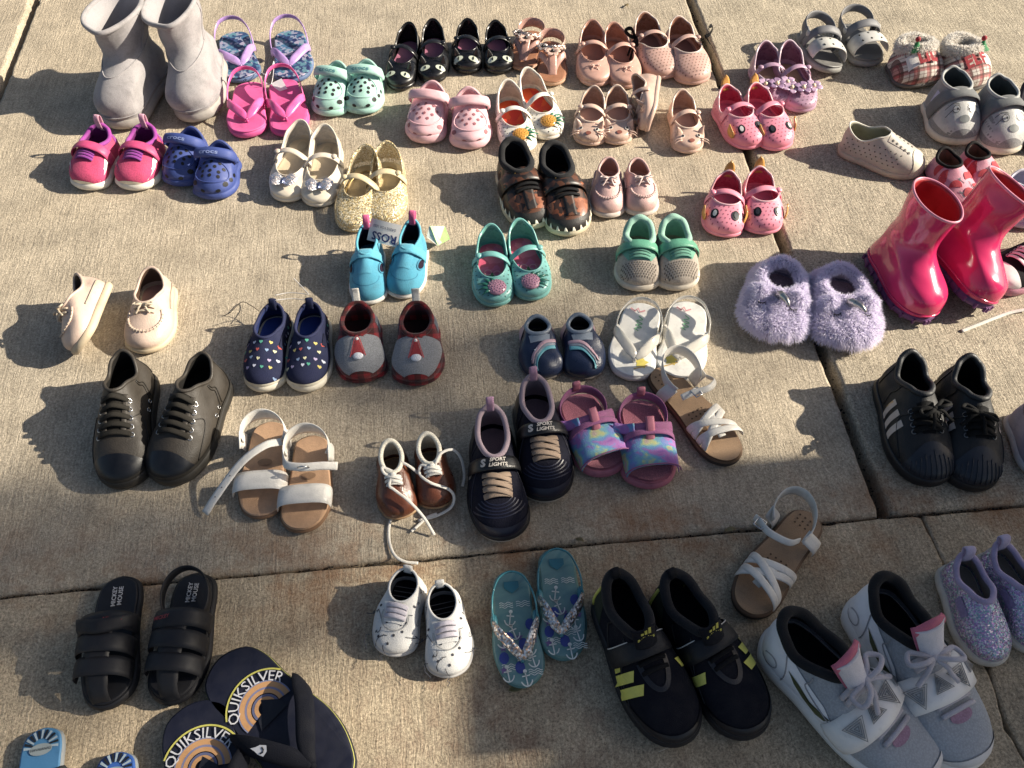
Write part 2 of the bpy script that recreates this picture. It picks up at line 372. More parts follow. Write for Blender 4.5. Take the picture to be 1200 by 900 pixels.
class Shoe:
    def __init__(s, name, label, category, group, toe, heel, zh, W, f=1, L=None, head=None, roll=0, pitch=0, rnd=.3, base=.012, toe_base=None, spring=.004, pts=None):
        T = at(*toe, .006)
        if heel is not None:
            Hh = at(*heel, zh); d = (T-Hh).xy; s.L = d.length if L is None else L
        else:
            d = Vector((math.sin(math.radians(head)), -math.cos(math.radians(head)))); s.L = L
        d = d.normalized(); s.f = f; s.W = W if W > .3 else W; s.roll = roll; s.pitch = pitch
        s.root = bpy.data.objects.new(name, None); COL.objects.link(s.root); s.root.empty_display_size = .03
        s.root['label'] = label; s.root['category'] = category
        if group: s.root['group'] = group
        Hb = Vector((T.x, T.y, 0))-Vector((d.x, d.y, 0))*s.L
        s.rz = math.atan2(-d.x, d.y); s.loc = Hb
        s.zb = lambda t: spring*np.clip((np.asarray(t)-.72)/.28, 0, 1)**2
        tb = base if toe_base is None else toe_base
        s.zs = lambda t: base+(tb-base)*np.clip((np.asarray(t)-.2)/.5, 0, 1)+s.zb(t)
        s.R = foot_ring(s.L, W, f, rnd, pts); s.Nn = ring_normals(s.R, f); s.bvh = None; s.kids = []
        s.ts = s.R[:, 1]/s.L
    def part(s, name, V, F, m, parent=None, smooth=True, flat=None, label=None, stuff=False):
        o = mesh(name, V, F, m, parent or s.root, smooth, flat); s.kids.append(o)
        if label: o['label'] = label
        if stuff: o['kind'] = 'stuff'
        return o
    def finish(s):
        """stand the shoe on the ground at its place"""
        q = Matrix.Rotation(s.rz, 4, 'Z') @ Matrix.Rotation(math.radians(s.roll), 4, 'Y') @ Matrix.Rotation(math.radians(s.pitch), 4, 'X')
        mid = Vector((0, s.L/2, 0)); lo = 1e9; c = np.array(q.to_3x3())
        for o in s.kids:
            a = np.empty(len(o.data.vertices)*3); o.data.vertices.foreach_get('co', a); lo = min(lo, (a.reshape(-1, 3) @ c.T)[:, 2].min())
        s.root.rotation_euler = q.to_euler(); p = s.loc + Vector((0, 0, -lo+.0005))
        s.root.location = p
        return s
    def ring3(s, off, z):
        return np.c_[s.R+s.Nn*off, z*np.ones(N)]
    def layer(s, name, za, zb, m, out=0.0, bul=.001, t0=None, tread=False):
        """a slab of the sole following the outline between two heights (functions of 0..1 from heel to toe)"""
        a = za(s.ts) if callable(za) else za*np.ones(N); b = zb(s.ts) if callable(zb) else zb*np.ones(N)
        h = b-a
        rings = [s.ring3(out-.0025, a), s.ring3(out, a+np.minimum(.002, h*.3)), s.ring3(out+bul, (a+b)/2), s.ring3(out, b-np.minimum(.0015, h*.3)), s.ring3(out-.002, b)]
        V = np.concatenate(rings); F = grid_faces(5, N)
        if s.f > 0: F = [q[::-1] for q in F]
        k = len(F); F += [tuple(range(N)), tuple(4*N+i for i in range(N))[::-1]]
        return s.part(name, V, F, m, flat=(k, k+1))
    def footbed(s, m, inset=.004, dz=.001, dish=.003, name='insole'):
        R0 = s.R-s.Nn*inset; yc = s.L*.5; V = []; K = (1, .85, .65, .4, .15)
        for k in K:
            P = np.c_[R0[:, 0]*k, yc+(R0[:, 1]-yc)*(k if k < 1 else 1)]
            z = s.zs(P[:, 1]/s.L)+dz+dish*(k**3)-.0005; V.append(np.c_[P, z])
        V = np.concatenate(V); F = grid_faces(5, N)+[tuple(4*N+i for i in range(N))]
        if s.f < 0: F = [q[::-1] for q in F]
        s.fb = dz; return s.part(name, V, F, m)
    def surface(s, A, m, lining=None, name='upper', lin_from=.0, th=.0022, keep=True):
        M = A.shape[0]; V = A.reshape(-1, 3); F = grid_faces(M, N)
        if s.f > 0: F = [q[::-1] for q in F]
        nm = grid_normals(A)*(-s.f)
        s.A = A; s.An = nm; s.top = A[-1]
        b = BVHTree.FromPolygons([tuple(v) for v in V], [tuple(q) for q in F]); 
        if keep: s.bvh = b
        o = s.part(name, V, F, m)
        if lining is not None:
            j = int(lin_from*M); I = A[j:]-nm[j:]*th
            FI = grid_faces(I.shape[0], N)
            # close the rim between outer and inner skin
            VI = np.concatenate([I.reshape(-1, 3), A[-1]]); k = (I.shape[0]-1)*N
            FI += [(k+i, k+(i+1) % N, I.shape[0]*N+(i+1) % N, I.shape[0]*N+i) for i in range(N)]
            if s.f < 0: FI = [q[::-1] for q in FI]
            s.part('lining', VI, FI, lining)
        return o
    def upper(s, m, lining, toe_h, throat, ztop, back=.0, ow=.66, taper=.12, bulge=.0, slope=.3, k2=.5, p=2.0, M=16, off=.001, side_h=None, cx=0.0, th=.0022, name='upper', wav=.0):
        """vamp + quarters lofted between the sole outline and the foot opening. ztop: (0 throat .. 1 heel, height)"""
        L = s.L; toe_h *= .64; slope += .14
        E = egg_ring(back*L, throat*L, ow*s.W, taper, s.f, p, cx*s.W)
        zt = pw(SIDX, ztop)
        P3 = np.c_[E, zt]; P0 = s.ring3(-off, s.zs(s.ts)-.001)
        sh = toe_h*.85 if side_h is None else side_h
        h1 = pw(SIDX, [(0, toe_h), (.4, sh), (1, max(.012, ztop[-1][1]*.45))])
        bl = pw(SIDX, [(0, bulge), (.6, bulge*.6), (1, bulge*.8)])
        P1 = P0+np.c_[s.Nn*bl[:, None], h1]
        d = (P0-P3)*np.array([1, 1, 0]); kk = pw(SIDX, [(0, k2), (.45, k2*.75), (.75, .3), (1, .12)])[:, None]
        w = pw(SIDX, [(.25, 0), (.75, 1)]); dl = np.linalg.norm(d*kk, axis=1)
        d2 = (1-w)*slope*dl+w*.4*(P3[:, 2]-P0[:, 2])
        P2 = P3+d*kk-np.c_[np.zeros((N, 2)), d2]
        t = np.linspace(0, 1, M)[:, None, None]
        A = (1-t)**3*P0+3*(1-t)**2*t*P1+3*(1-t)*t*t*P2+t**3*P3
        if wav:
            ph = RNG.random(6)*6; yy = A[..., 1]/L; xx = A[..., 0]/s.W
            A[..., 2] += wav*np.sin(yy*17+ph[0]+3*xx)*np.sin(xx*9+ph[1])*np.sin(np.pi*t[..., 0])
            A[..., 0] += wav*.7*np.sin(yy*13+ph[2])*np.sin(np.pi*t[..., 0])
        return s.surface(A, m, lining, name, .15, th)
    def loft(s, rings, m, lining=None, M=26, name='upper', th=.003, wav=0.0):
        A = np.stack(rings); A = np.stack([cat(A[:, i], M) for i in range(N)], 1)
        if wav:
            A[3:] += wav*np.stack([np.sin(A[3:, :, 2]*95+A[3:, :, 0]*60), np.sin(A[3:, :, 2]*80+A[3:, :, 0]*75+2), 0*A[3:, :, 0]], 2)
        return s.surface(A, m, lining, name, .3, th)
    def collar(s, r, m, flat=1.0, name='collar', drop=0.0, k=8):
        V, F = tube_geo(s.top-np.array([0, 0, drop]), r, k, True, flat); return s.part(name, V, F, m)
    # -- landing points on the surface
    def topz(s, x, y, d=None):
        h = s.bvh.ray_cast(Vector((x, y, .5)), Vector((0, 0, -1)))
        return h[0].z if h[0] else d
    def wrap(s, a, y, zc=.018, d=None):
        a = math.radians(a); c = Vector((0, y, zc)); v = Vector((math.sin(a), 0, math.cos(a)))
        h = s.bvh.ray_cast(c+v*.4, -v, .4)
        return (h[0]-c).length if h[0] else None
    def strap(s, path, w, m, th=.002, lift=.0012, n=28, zc=.018, name='strap', crown=0.0, bump=0.0, label=None, parent=None):
        """band that wraps the shoe: path = [(angle from straight up, y as a fraction of length)]"""
        Q = cat(np.array(path, float), n); r = [s.wrap(a, y*s.L, zc) for a, y in Q]
        ok = [i for i, v in enumerate(r) if v is not None]
        if not ok: r = [s.W*.45]*n
        else: r = list(np.interp(range(n), ok, [r[i] for i in ok]))
        # tightened band: no sudden dips
        r = np.array(r); r = np.maximum(r, np.convolve(np.pad(r, 2, mode='edge'), np.ones(5)/5, 'valid'))
        r = r+lift+th*.5+bump*np.sin(np.linspace(0, np.pi, n))
        P = []; NN = []
        for (a, y), rr in zip(Q, r):
            a = math.radians(a); v = np.array([math.sin(a), 0, math.cos(a)]); P.append(np.array([0, y*s.L, zc])+v*rr); NN.append(v)
        V, F = ribbon_geo(P, NN, w, th, crown); s.last = (np.array(P), np.array(NN))
        return s.part(name, V, F, m, parent, label=label)
    def arch(s, y0, y1, w, h, m, th=.002, half=.46, n=22, name='strap', p=2.4, z0=.004, lean=0.0, x0=None, x1=None, crown=0.0, label=None):
        """sandal band from one edge of the sole to the other; y0 on -x side, y1 on +x side"""
        a = np.linspace(np.pi, 0, n); xa = -half*s.W if x0 is None else x0*s.W; xb = half*s.W if x1 is None else x1*s.W
        c = np.cos(a); cx = np.sign(c)*np.abs(c)**(2/p); sz = np.sin(a)**(2/p)
        x = (xa+xb)/2+(xb-xa)/2*cx; u = (cx+1)/2; y = (y0*(1-u)+y1*u)*s.L+lean*sz
        z = s.zs(y/s.L)+z0+h*sz; P = np.stack([x, y, z], 1)
        NN = np.stack([cx*h/np.maximum(.3*h+abs(xb-xa)/2, 1e-4)*1.2, 0*x+lean*-3, sz+.15], 1); NN /= np.linalg.norm(NN, axis=1, keepdims=True)
        V, F = ribbon_geo(P, NN, w, th, crown); s.last = (P, NN); return s.part(name, V, F, m, label=label)
    def band(s, P, NN, w, m, th=.002, n=26, name='strap', crown=0.0, parent=None):
        P = cat(np.array(P, float), n); NN = np.asarray(NN, float)
        NN = cat(NN, n) if NN.ndim == 2 else NN
        V, F = ribbon_geo(P, NN, w, th, crown); s.last = (P, NN*np.ones((n, 3))); return s.part(name, V, F, m, parent)
    def tube(s, P, r, m, n=20, name='cord', flat=1.0, parent=None, closed=False, k=7):
        P = cat(np.array(P, float), n, closed); V, F = tube_geo(P, r, k, closed, flat); return s.part(name, V, F, m, parent)
    def decal_geo(s, g, x, y, rot=0, off=.0009, mode='top', z=None, sc=1.0, a=0.0, rev=True):
        """lay a 2D shape on the surface. reads the right way up to someone facing the toe when rev"""
        V2, F = g; V2 = np.asarray(V2)*sc; c, q = math.cos(rot), math.sin(rot)
        U = V2[:, 0]*c-V2[:, 1]*q; W = V2[:, 0]*q+V2[:, 1]*c
        if rev: U, W = -U, -W
        out = []; y0 = y*s.L
        if mode == 'top':
            zl = None
            for u, w in zip(U, W):
                zz = s.topz(x*s.W+u, y0+w, None) if z is None else z
                out.append([x*s.W+u, y0+w, zz if zz is not None else np.nan])
            O = np.array(out)
            if np.isnan(O[:, 2]).any():
                O[np.isnan(O[:, 2]), 2] = np.nanmin(O[:, 2]) if not np.isnan(O[:, 2]).all() else s.zs(y)+.01
            O[:, 2] += off; return O, F
        if mode == 'wrap':                                      # a: angle from straight up
            zc = .018; r0 = s.wrap(a, y0, zc) or s.W*.45
            for u, w in zip(U, W):
                aa = a+math.degrees(u/r0); r = (s.wrap(aa, y0+w, zc) or r0)+off; q = math.radians(aa)
                out.append([math.sin(q)*r, y0+w, zc+math.cos(q)*r])
            return np.array(out), F
        if mode == 'toe':                                       # projected from in front of the toe
            for u, w in zip(U, W):
                h = s.bvh.ray_cast(Vector((x*s.W+u, 2*s.L, z-w*.7)), Vector((0, -1, 0)))
                p = h[0] if h[0] else Vector((x*s.W+u, s.L*.97, z-w*.7)); out.append([p.x, p.y+off, p.z])
            return np.array(out), F
    def decal(s, name, g, m, *a, parent=None, label=None, **k):
        V, F = s.decal_geo(g, *a, **k)
        return s.part(name, V, F, m, parent, label=label)
    def decals(s, name, items, m, label=None, parent=None):
        """several shapes of one flat print / one set of holes in one part"""
        b = MB()
        for g, a, k in items: b.add(*s.decal_geo(g, *a, **k))
        return s.part(name, b.V, b.F, m, parent, label=label, stuff=len(items) > 1) if b.V else None
    def laces(s, rows, hw, m, r=.0022, flat=.5, cross=False, lift=.0025, eyelet=None, name='lace', hw2=None, stage=None):
        hw2 = hw if hw2 is None else hw2
        for i, y in enumerate(rows):
            h0 = (hw+(hw2-hw)*i/max(1, len(rows)-1))*s.W; y2 = rows[i+1] if cross and i+1 < len(rows) else y
            for sg in ((1, -1) if cross and i+1 < len(rows) else (1,)):
                P = []
                for u in np.linspace(-1, 1, 9):
                    x = u*h0*sg; yy = (y+(y2-y)*(u+1)/2)*s.L
                    z = s.topz(x, yy, None)
                    P.append([x, yy, np.nan if z is None else z])
                P = np.array(P); ok = ~np.isnan(P[:, 2])
                if not ok.any(): continue
                P[:, 2] = np.interp(np.arange(9), np.arange(9)[ok], P[ok, 2]); P[:, 2] += lift*np.array([.1, .7, 1, 1.1, 1.2, 1.1, 1, .7, .1])+(r*flat*.6)
                if sg < 0: P[:, 2] += r*flat*1.4
                V, F = tube_geo(cat(P, 17), r, 8, False, flat); s.part(name, V, F, m)
            if eyelet:
                for sg in (-1, 1):
                    z = s.topz(sg*h0*1.03, y*s.L, None)
                    if z is None: continue
                    aa = np.linspace(0, 2*np.pi, 12, endpoint=False); rr = .0032
                    V, F = tube_geo(np.stack([sg*h0*1.03+rr*np.cos(aa), y*s.L+rr*np.sin(aa), np.array([(s.topz(sg*h0*1.03+rr*math.cos(q), y*s.L+rr*math.sin(q), z) or z)+.0006 for q in aa])], 1), .0009, 5, True); s.part('eyelet', V, F, eyelet)
    def bow(s, c, size, m, r=.002, flat=.6, tails=True, name='bow', rot=0.0, tl=1.0):
        c = np.array(c, float); b = MB(); cr, sr = math.cos(rot), math.sin(rot)
        def q(x, y, z): return c+np.array([x*cr-y*sr, x*sr+y*cr, z])*size
        for g in (-1, 1):
            P = [q(0, 0, 0), q(g*.5, .22, .28), q(g*1.0, .18, .12), q(g*.85, -.25, .0), q(g*.4, -.12, .08), q(0, 0, 0)]
            b.add(*tube_geo(cat(P, 22), r, 7, False, flat))
            if tails: b.add(*tube_geo(cat([q(0, 0, .02), q(g*.35, .4, -.02), q(g*.5, .8*tl, -.22), q(g*.75, 1.15*tl, -.45)], 14), r, 7, False, flat))
        b.add(*ball_geo(c, (r*1.8, r*1.5, r*1.4))); return s.part(name, b.V, b.F, m)
    def seam(s, pts, m, r=.0008, name='seam', n=24, off=.0006):
        """stitched line on the upper through (outline index, height 0..1) points"""
        Q = cat(np.array(pts, float), n); P = []; M = s.A.shape[0]
        for i, v in Q:
            i0 = int(math.floor(i)); fi = i-i0; vv = min(max(v, 0), 1)*(M-1); a = min(int(vv), M-2); fr = vv-a
            g = lambda T, ii: T[a, ii % N]*(1-fr)+T[a+1, ii % N]*fr
            P.append(g(s.A, i0)*(1-fi)+g(s.A, i0+1)*fi+g(s.An, i0)*off)
        V, F = tube_geo(P, r, 5); return s.part(name, V, F, m)
    def seams(s, m, sets, r=.0008, off=.0006):
        for pts in sets:
            s.seam(pts, m, r, off=off); s.seam([(N-i, v) for i, v in pts], m, r, off=off)
    def fur(s, A, An, n, ln, m, w=.0006, droop=.3, name='fur', seed=0, face=None):
        rg = np.random.default_rng(seed); M, K = A.shape[:2]
        u = rg.random(n)*(M-1.001); v = rg.random(n)*K; i = u.astype(int); j = v.astype(int); fu = (u-i)[:, None]; fv = (v-j)[:, None]; j2 = (j+1) % K; j = j % K
        P = A[i, j]*(1-fu)*(1-fv)+A[i+1, j]*fu*(1-fv)+A[i, j2]*(1-fu)*fv+A[i+1, j2]*fu*fv; Nv = An[i, j]
        cl = np.stack([np.sin(P[:, 0]*260+P[:, 1]*110), np.sin(P[:, 1]*230+P[:, 2]*180+1), np.sin(P[:, 2]*240+P[:, 0]*150)], 1)*.45
        D = Nv+rg.normal(0, .33, (n, 3))+cl*.7+np.array([0, .25, -droop*.4]); D /= np.linalg.norm(D, axis=1, keepdims=True)
        l = ln*(.6+.6*rg.random(n))[:, None]
        sd = np.cross(D, rg.normal(0, 1, (n, 3))); sd /= np.linalg.norm(sd, axis=1, keepdims=True); sd *= w*(.7+.6*rg.random(n))[:, None]
        mid = P+D*l*.55; tip = mid+(D+np.array([0, .1, -droop])+rg.normal(0, .2, (n, 3)))*l*.5
        V = np.stack([P-sd, P+sd, mid+sd*.8, mid-sd*.8, tip], 1).reshape(-1, 3)
        k = np.arange(n)*5; F = np.concatenate([np.stack([k, k+1, k+2, k+3], 1).tolist(), ]).tolist()+np.stack([k+3, k+2, k+4], 1).tolist()
        return s.part(name, V, F, m, stuff=True)

# ---------------------------------------------------------------- the setting: ground and slabs
JOINT_Y = 0.4865; JX = 0.589; SLAB = 1.511; ROT = math.radians(5.5)
def w2(x, y):
    return (x*math.cos(ROT)-y*math.sin(ROT), x*math.sin(ROT)+y*math.cos(ROT))
def set_kind(o, kind='structure'): o['kind'] = kind; return o
soil_g = G('soil'); _n = soil_g.noise(60, 6, .7); _n2 = soil_g.noise(.3, 5, .6)
soil_g.set(color=soil_g.mix(soil_g.ramp(_n2.outputs[0], [(.35, (0,)*3), (.65, (1,)*3)]), soil_g.ramp(_n.outputs[0], [(.3, srgb('17120d')), (.7, srgb('2e251a'))]), srgb('5b6338')), rough=1.0, normal=soil_g.bump(_n.outputs[0], .8, .01))
S_ = 400
ground = set_kind(mesh('ground', [(-S_, -S_, -.045), (S_, -S_, -.045), (S_, S_, -.045), (-S_, S_, -.045)], [(0, 1, 2, 3)], soil_g.m))
pave = bpy.data.objects.new('pavement', None); COL.objects.link(pave); set_kind(pave); pave['label'] = 'broom-finished concrete slabs with open joints'
CON_B = concrete('concrete_back', 'b6aa97', 'c1b29b', 0.0, 1.0)
CON_F = concrete('concrete_front', 'b7a890', 'c0ae93', .95, 1.25)
CON_R = concrete('concrete_right', 'b3a895', 'bbae98', 0.0, 1.4)
def slab(pts, z, m, seed=0, r=.006):
    """one slab from its corner points (slab frame); edges slightly ragged"""
    rg = np.random.default_rng(seed); P = []
    k = len(pts)
    for i in range(k):
        a = np.array(pts[i]); b = np.array(pts[(i+1) % k]); n = max(2, int(np.linalg.norm(b-a)/.012))
        t = np.linspace(0, 1, n, endpoint=False)[:, None]; seg = a*(1-t)+b*t
        d = (b-a)/np.linalg.norm(b-a); nn = np.array([-d[1], d[0]])
        j = rg.normal(0, .0005, n)+np.convolve(rg.normal(0, .0018, n+8), np.ones(9)/9, 'valid'); chip = (rg.random(n) < .03)*rg.random(n)*.004; j = j+chip; j[0] = .003
        P.append(seg+nn*j[:, None])
    P = np.concatenate(P); n = len(P); T = np.roll(P, -1, 0)-np.roll(P, 1, 0); T /= np.linalg.norm(T, axis=1, keepdims=True); nn = np.stack([-T[:, 1], T[:, 0]], 1)
    rings = []
    for o, zz in ((0, -.1), (0, z-r), (r*.3, z-r*.3), (r, z)): rings.append(np.c_[P+nn*o, np.full(n, zz)])
    V = np.concatenate(rings); V[:, :2] = np.array([w2(x, y) for x, y in V[:, :2]])
    F = grid_faces(4, n); kf = len(F); F.append(tuple(3*n+i for i in range(n)))
    return mesh('concrete_slab', V, F, m, pave, True, flat=(kf,))
g2 = .009
_ys = [JOINT_Y, JOINT_Y+SLAB, JOINT_Y+2*SLAB, JOINT_Y+3*SLAB]
k = 0
for j in range(3):
    for i in range(-3, 3):
        x0 = JX+(i-1)*SLAB+g2; x1 = JX+i*SLAB-g2
        slab([(x0, _ys[j]+.0018), (x1, _ys[j]+.0018), (x1, _ys[j+1]-.006), (x0, _ys[j+1]-.006)], 0.0, CON_R if i > 0 else CON_B, 100+k); k += 1
# front row: one slab is broken by a crack
ck = [(.640, JOINT_Y-.0018), (.646, .40), (.636, .34), (.648, .27), (.641, .19), (.655, .10), (.650, 0.0), (.66, -.3), (.652, -.6), (.66, -1.02)]
y0 = -1.02
slab([(-.922+g2, y0)] + [(x-.0012, y) for x, y in ck[::-1]] + [(-.922+g2, JOINT_Y-.0018)], -.002, CON_F, 7, .004)
slab([(x+.0012, y) for x, y in ck] + [(JX+SLAB-g2, y0), (JX+SLAB-g2, JOINT_Y-.0018)][0:2], -.003, CON_F, 8, .004)
for i in (-2, -1, 2, 3):
    x0 = JX+(i-1)*SLAB+g2; x1 = JX+i*SLAB-g2
    if i in (-2, -1): slab([(x0, y0), (x1, y0), (x1, JOINT_Y-.0018), (x0, JOINT_Y-.0018)], -.002, CON_F, 20+i)
    elif i == 3: slab([(x0, y0), (x1, y0), (x1, JOINT_Y-.0018), (x0, JOINT_Y-.0018)], -.002, CON_F, 20+i)
for i in range(-3, 4):
    x0 = JX+(i-1)*SLAB+g2; x1 = JX+i*SLAB-g2
    slab([(x0, y0-SLAB), (x1, y0-SLAB), (x1, y0-.012), (x0, y0-.012)], -.002, CON_F, 40+i)
# grit and dry leaf bits caught in the joints
gm = mat('2e251b', 'felt', key='grit'); rgj = np.random.default_rng(3); b = MB()
for q in range(1100):
    if q % 3: x = rgj.uniform(-1.1, 1.3); y = JOINT_Y+rgj.normal(0, .0016); z = -.009
    else: x = JX+rgj.normal(0, .005); y = rgj.uniform(.49, 2.0); z = -.022
    s_ = rgj.uniform(.0008, .002); X, Y = w2(x, y)
    b.add(*ball_geo((X, Y, z+rgj.normal(0, .002)), s_*np.array([rgj.uniform(.7, 2), rgj.uniform(.7, 1.4), .7]), 5, 3))
_o = b.build('joint_grit', gm, None, False); set_kind(_o, 'stuff'); _o['label'] = 'dark grit lodged in the slab joints'
leafm = mat('a08a55', 'leather', key='dry_leaf')
def leaf(px, py, ln, rot, lab, col=None):
    p = at(px, py); u = np.linspace(0, 1, 9); wv = .22*ln*np.sin(np.pi*u)**.8
    V = []; 
    for t, ww in zip(u, wv):
        for q in (-1, 0, 1): V.append((q*ww, (t-.5)*ln, .002+abs(q)*.0035+.0025*math.sin(t*5)))
    o = mesh('dry_leaf', V, grid_faces(9, 3, False), col or leafm); o.location = (p.x, p.y, 0.0005); o.rotation_euler = (0, 0, rot)
    md = o.modifiers.new('thickness', 'SOLIDIFY'); md.thickness = .0006
    o['label'] = lab; o['category'] = 'leaf'; return o
leaf(679, 634, .012, 1.1, 'small yellowish dry leaf lying on the slab joint near the navy lit-logo sneaker')
leaf(607, 806, .024, 1.9, 'curled greenish leaf sticking out under the teal anchor flip-flop', mat('6f6a35', 'leather', key='green_leaf'))
leaf(855, 622, .014, 1.6, 'thin pale dry leaf on the joint beside the white woven sandal')
leaf(734, 8, .012, .5, 'tiny pale leaf on bare concrete behind the blush perforated shoes')

# ---------------------------------------------------------------- shoe kits shared by several pairs
DARK = mat('0d0c0c', 'rubber', key='dark_hole'); WHITE = mat('e9e6df', 'fabric'); BLACK = mat('141416', 'leather'); STEEL = mat('c9c9c9', 'metal', .25)
WRUB = mat('e6e0d2', 'rubber'); CREAM = mat('d9cdb4', 'rubber')
def flipflop(s, sole_m, bed_m, strap_m, back=None, sw=.013, th_m=None, post=(0, .80), side=.46, h=.018, glit=None, taper=None):
    s.layer('sole', s.zb, lambda t: s.zs(t)-.003, sole_m); s.layer('footbed', lambda t: s.zs(t)-.003, s.zs, bed_m, out=-.0006, bul=0)
    zt = lambda y: float(s.zs(y))
    px = -.06*s.f*s.W
    for g in (-1, 1):
        P = [(px, post[1]*s.L, zt(.8)+.010), (px+g*.13*s.W, (post[1]-.07)*s.L, zt(.7)+h*.85), (g*.36*s.W, (side+.12)*s.L, zt(.55)+h), (g*.465*s.W, (side+.02)*s.L, zt(.5)+h*.45), (g*.475*s.W, side*s.L-.004, zt(.45)-.001)]
        NN = [(0, .35, 1), (g*.3, .3, 1), (g*.75, .2, .8), (g, .1, .3), (g, .0, .1)]
        s.band(P, NN, np.interp(np.linspace(0, 1, 26), [0, .25, 1], [sw*.55, sw, sw*.85]), glit or strap_m, .003, name='thong_strap')
    V, F = tube_geo(np.array([(px, post[1]*s.L, zt(.8)-.001), (px, post[1]*s.L+.001, zt(.8)+.011)]), .0028, 8); s.part('toe_post', V, F, strap_m)
    if back is not None:
        b = MB()
        hz = back; P = []
        for g, lst in ((-1, [(.455, side, .010), (.45, side-.10, .02), (.40, .22, hz*.72), (.25, .11, hz*.95)]), (1, [(.25, .11, hz*.95), (.40, .22, hz*.72), (.45, side-.10, .02), (.455, side, .010)])):
            for x, y, z in lst: P.append((g*x*s.W, y*s.L, zt(y)+z))
            if g < 0: P.append((0, .065*s.L, zt(0)+hz))
        NN = [(-1, 0, .1), (-1, 0, .1), (-.9, -.4, .2), (-.6, -.8, .2), (0, -1, .2), (.6, -.8, .2), (.9, -.4, .2), (1, 0, .1), (1, 0, .1)]
        s.band(P, NN, sw*.6, strap_m, .0025, 40, 'heel_strap')
        for g in (-1, 1):
            V, F = ball_geo((g*.43*s.W, side*s.L, zt(.45)+.006), (.005, .011, .006)); s.part('strap_lug', V, F, strap_m)
def clog(s, m, strap_m=None, txt=None, txt_m=None, dark=None, fwd=True, holes=13):
    """moulded foam clog with vent holes, heel strap turned forward over the instep"""
    strap_m = strap_m or m; L, W = s.L, s.W
    s.layer('sole', s.zb, s.zs, m, out=.001, bul=.0035)
    s.upper(m, m, .022, .47, [(0, .058), (.35, .050), (.62, .040), (1, .054)], back=.03, ow=.74, taper=-.02, bulge=.004, slope=.20, k2=.56, th=.004)
    s.footbed(m, .007, .001, .002)
    s.collar(.003, m, .8, 'rim')
    aa = np.linspace(0, 2*np.pi, 40, endpoint=False); P = []
    for q in aa:
        x = .41*W*math.cos(q)*(1-.08*math.sin(q)); y = (.70+.19*math.sin(q))*L; z = s.topz(x, y, None)
        if z is not None: P.append((x, y, z+.0002))
    V, F = tube_geo(cat(P, 60, True), .0015, 6, True); s.part('vamp_ridge', V, F, m)
    it = []; d = disc(.0030, 10)
    for r, (y, n) in enumerate([(.56, 3), (.635, 4), (.71, 3), (.785, 2 if holes < 13 else 3)]):
        for i in range(n):
            x = (i-(n-1)/2)*.20; it.append((d, (x, y), {}))
    s.decals('vent_holes', it, dark or DARK)
    it = []
    for g in (-1, 1):
        for a, y, r in ((68, .84, .0048), (74, .72, .004), (76, .60, .004)): it.append((disc(r, 8), (0, y), dict(mode='wrap', a=g*a)))
    s.decals('side_holes', it, dark or DARK)
    it = [(disc(.0045, 8), (x, .95), dict(mode='toe', z=.024)) for x in (-.2, .18)]
    s.decals('toe_holes', it, dark or DARK)
    hz = .068 if fwd else .05
    if fwd:
        P = [(-.47*W, .32*L, .036), (-.49*W, .38*L, .050), (-.37*W, .46*L, .064), (0, .49*L, .071), (.37*W, .46*L, .064), (.49*W, .38*L, .050), (.47*W, .32*L, .036)]
        NN = [(-1, .1, .2), (-1, .3, .4), (-.6, .5, .8), (0, .55, .9), (.6, .5, .8), (1, .3, .4), (1, .1, .2)]
    s.band(P, NN, [.016]*6+[.019]*22+[.016]*6, strap_m, .0035, 34, 'heel_strap', crown=.001)
    P0, NN0 = s.last
    for g in (-1, 1):
        V, F = ball_geo((g*.50*W, .32*L, .037), (.003, .006, .006)); s.part('rivet', V, F, strap_m)
    if txt:
        V2, F = text(txt, .011, .02); i0 = len(P0)//2; out = []
        for u, v in V2:
            j = min(len(P0)-1, max(0, i0+u*f_len(P0))); k = int(j); fr = j-k; k2 = min(k+1, len(P0)-1)
            p = P0[k]*(1-fr)+P0[k2]*fr; n = NN0[k]*(1-fr)+NN0[k2]*fr; n = n/np.linalg.norm(n)
            T = P0[k2]-P0[k]; T = T/max(np.linalg.norm(T), 1e-9); B = np.cross(T, n); out.append(p+n*.0036+(-B if B[2] < 0 else B)*v)
        out = np.array(out)
        out2 = out.copy()
        s.part('lettering', out2, F, txt_m or DARK)
def f_len(P): return -(len(P)-1)/np.linalg.norm(np.diff(P, axis=0), axis=1).sum()
def maryjane(s, m, inner=None, bed=None, strap=True, sole_m=None, throat=.74, heel=.056, sy=.44, sw=.013, toe_h=.026, ow=.80, zt=.034, zside=.030, rim=None, strap_m=None, bump=.002, a0=84, bed_in=.006, buckle=True, rimr=.0016):
    inner = inner or m
    s.layer('sole', s.zb, s.zs, sole_m or m, out=.0, bul=.001)
    s.upper(m, inner, toe_h, throat, [(0, zt), (.25, zt-.001), (.55, zside), (.80, heel*.84), (1, heel)], back=.02, ow=ow*.94, taper=-.07, bulge=.005, slope=.25, k2=.55, p=2.2)
    s.footbed(bed or inner, bed_in, .001, .001)
    s.collar(rimr, rim or m, 1, 'rim')
    if strap:
        s.strap([(-a0*s.f, sy+.02), (-40*s.f, sy+.03), (0, sy+.01), (40*s.f, sy), (a0*s.f, sy-.02)], sw, strap_m or m, .0025, bump=bump, name='strap')
        if buckle:
            P, NN = s.last; k = 20 if s.f > 0 else 20
            p = P[k]+NN[k]*.003; V, F = ball_geo(p, (.006, .006, .0035)); s.part('buckle', V, F, strap_m or m)
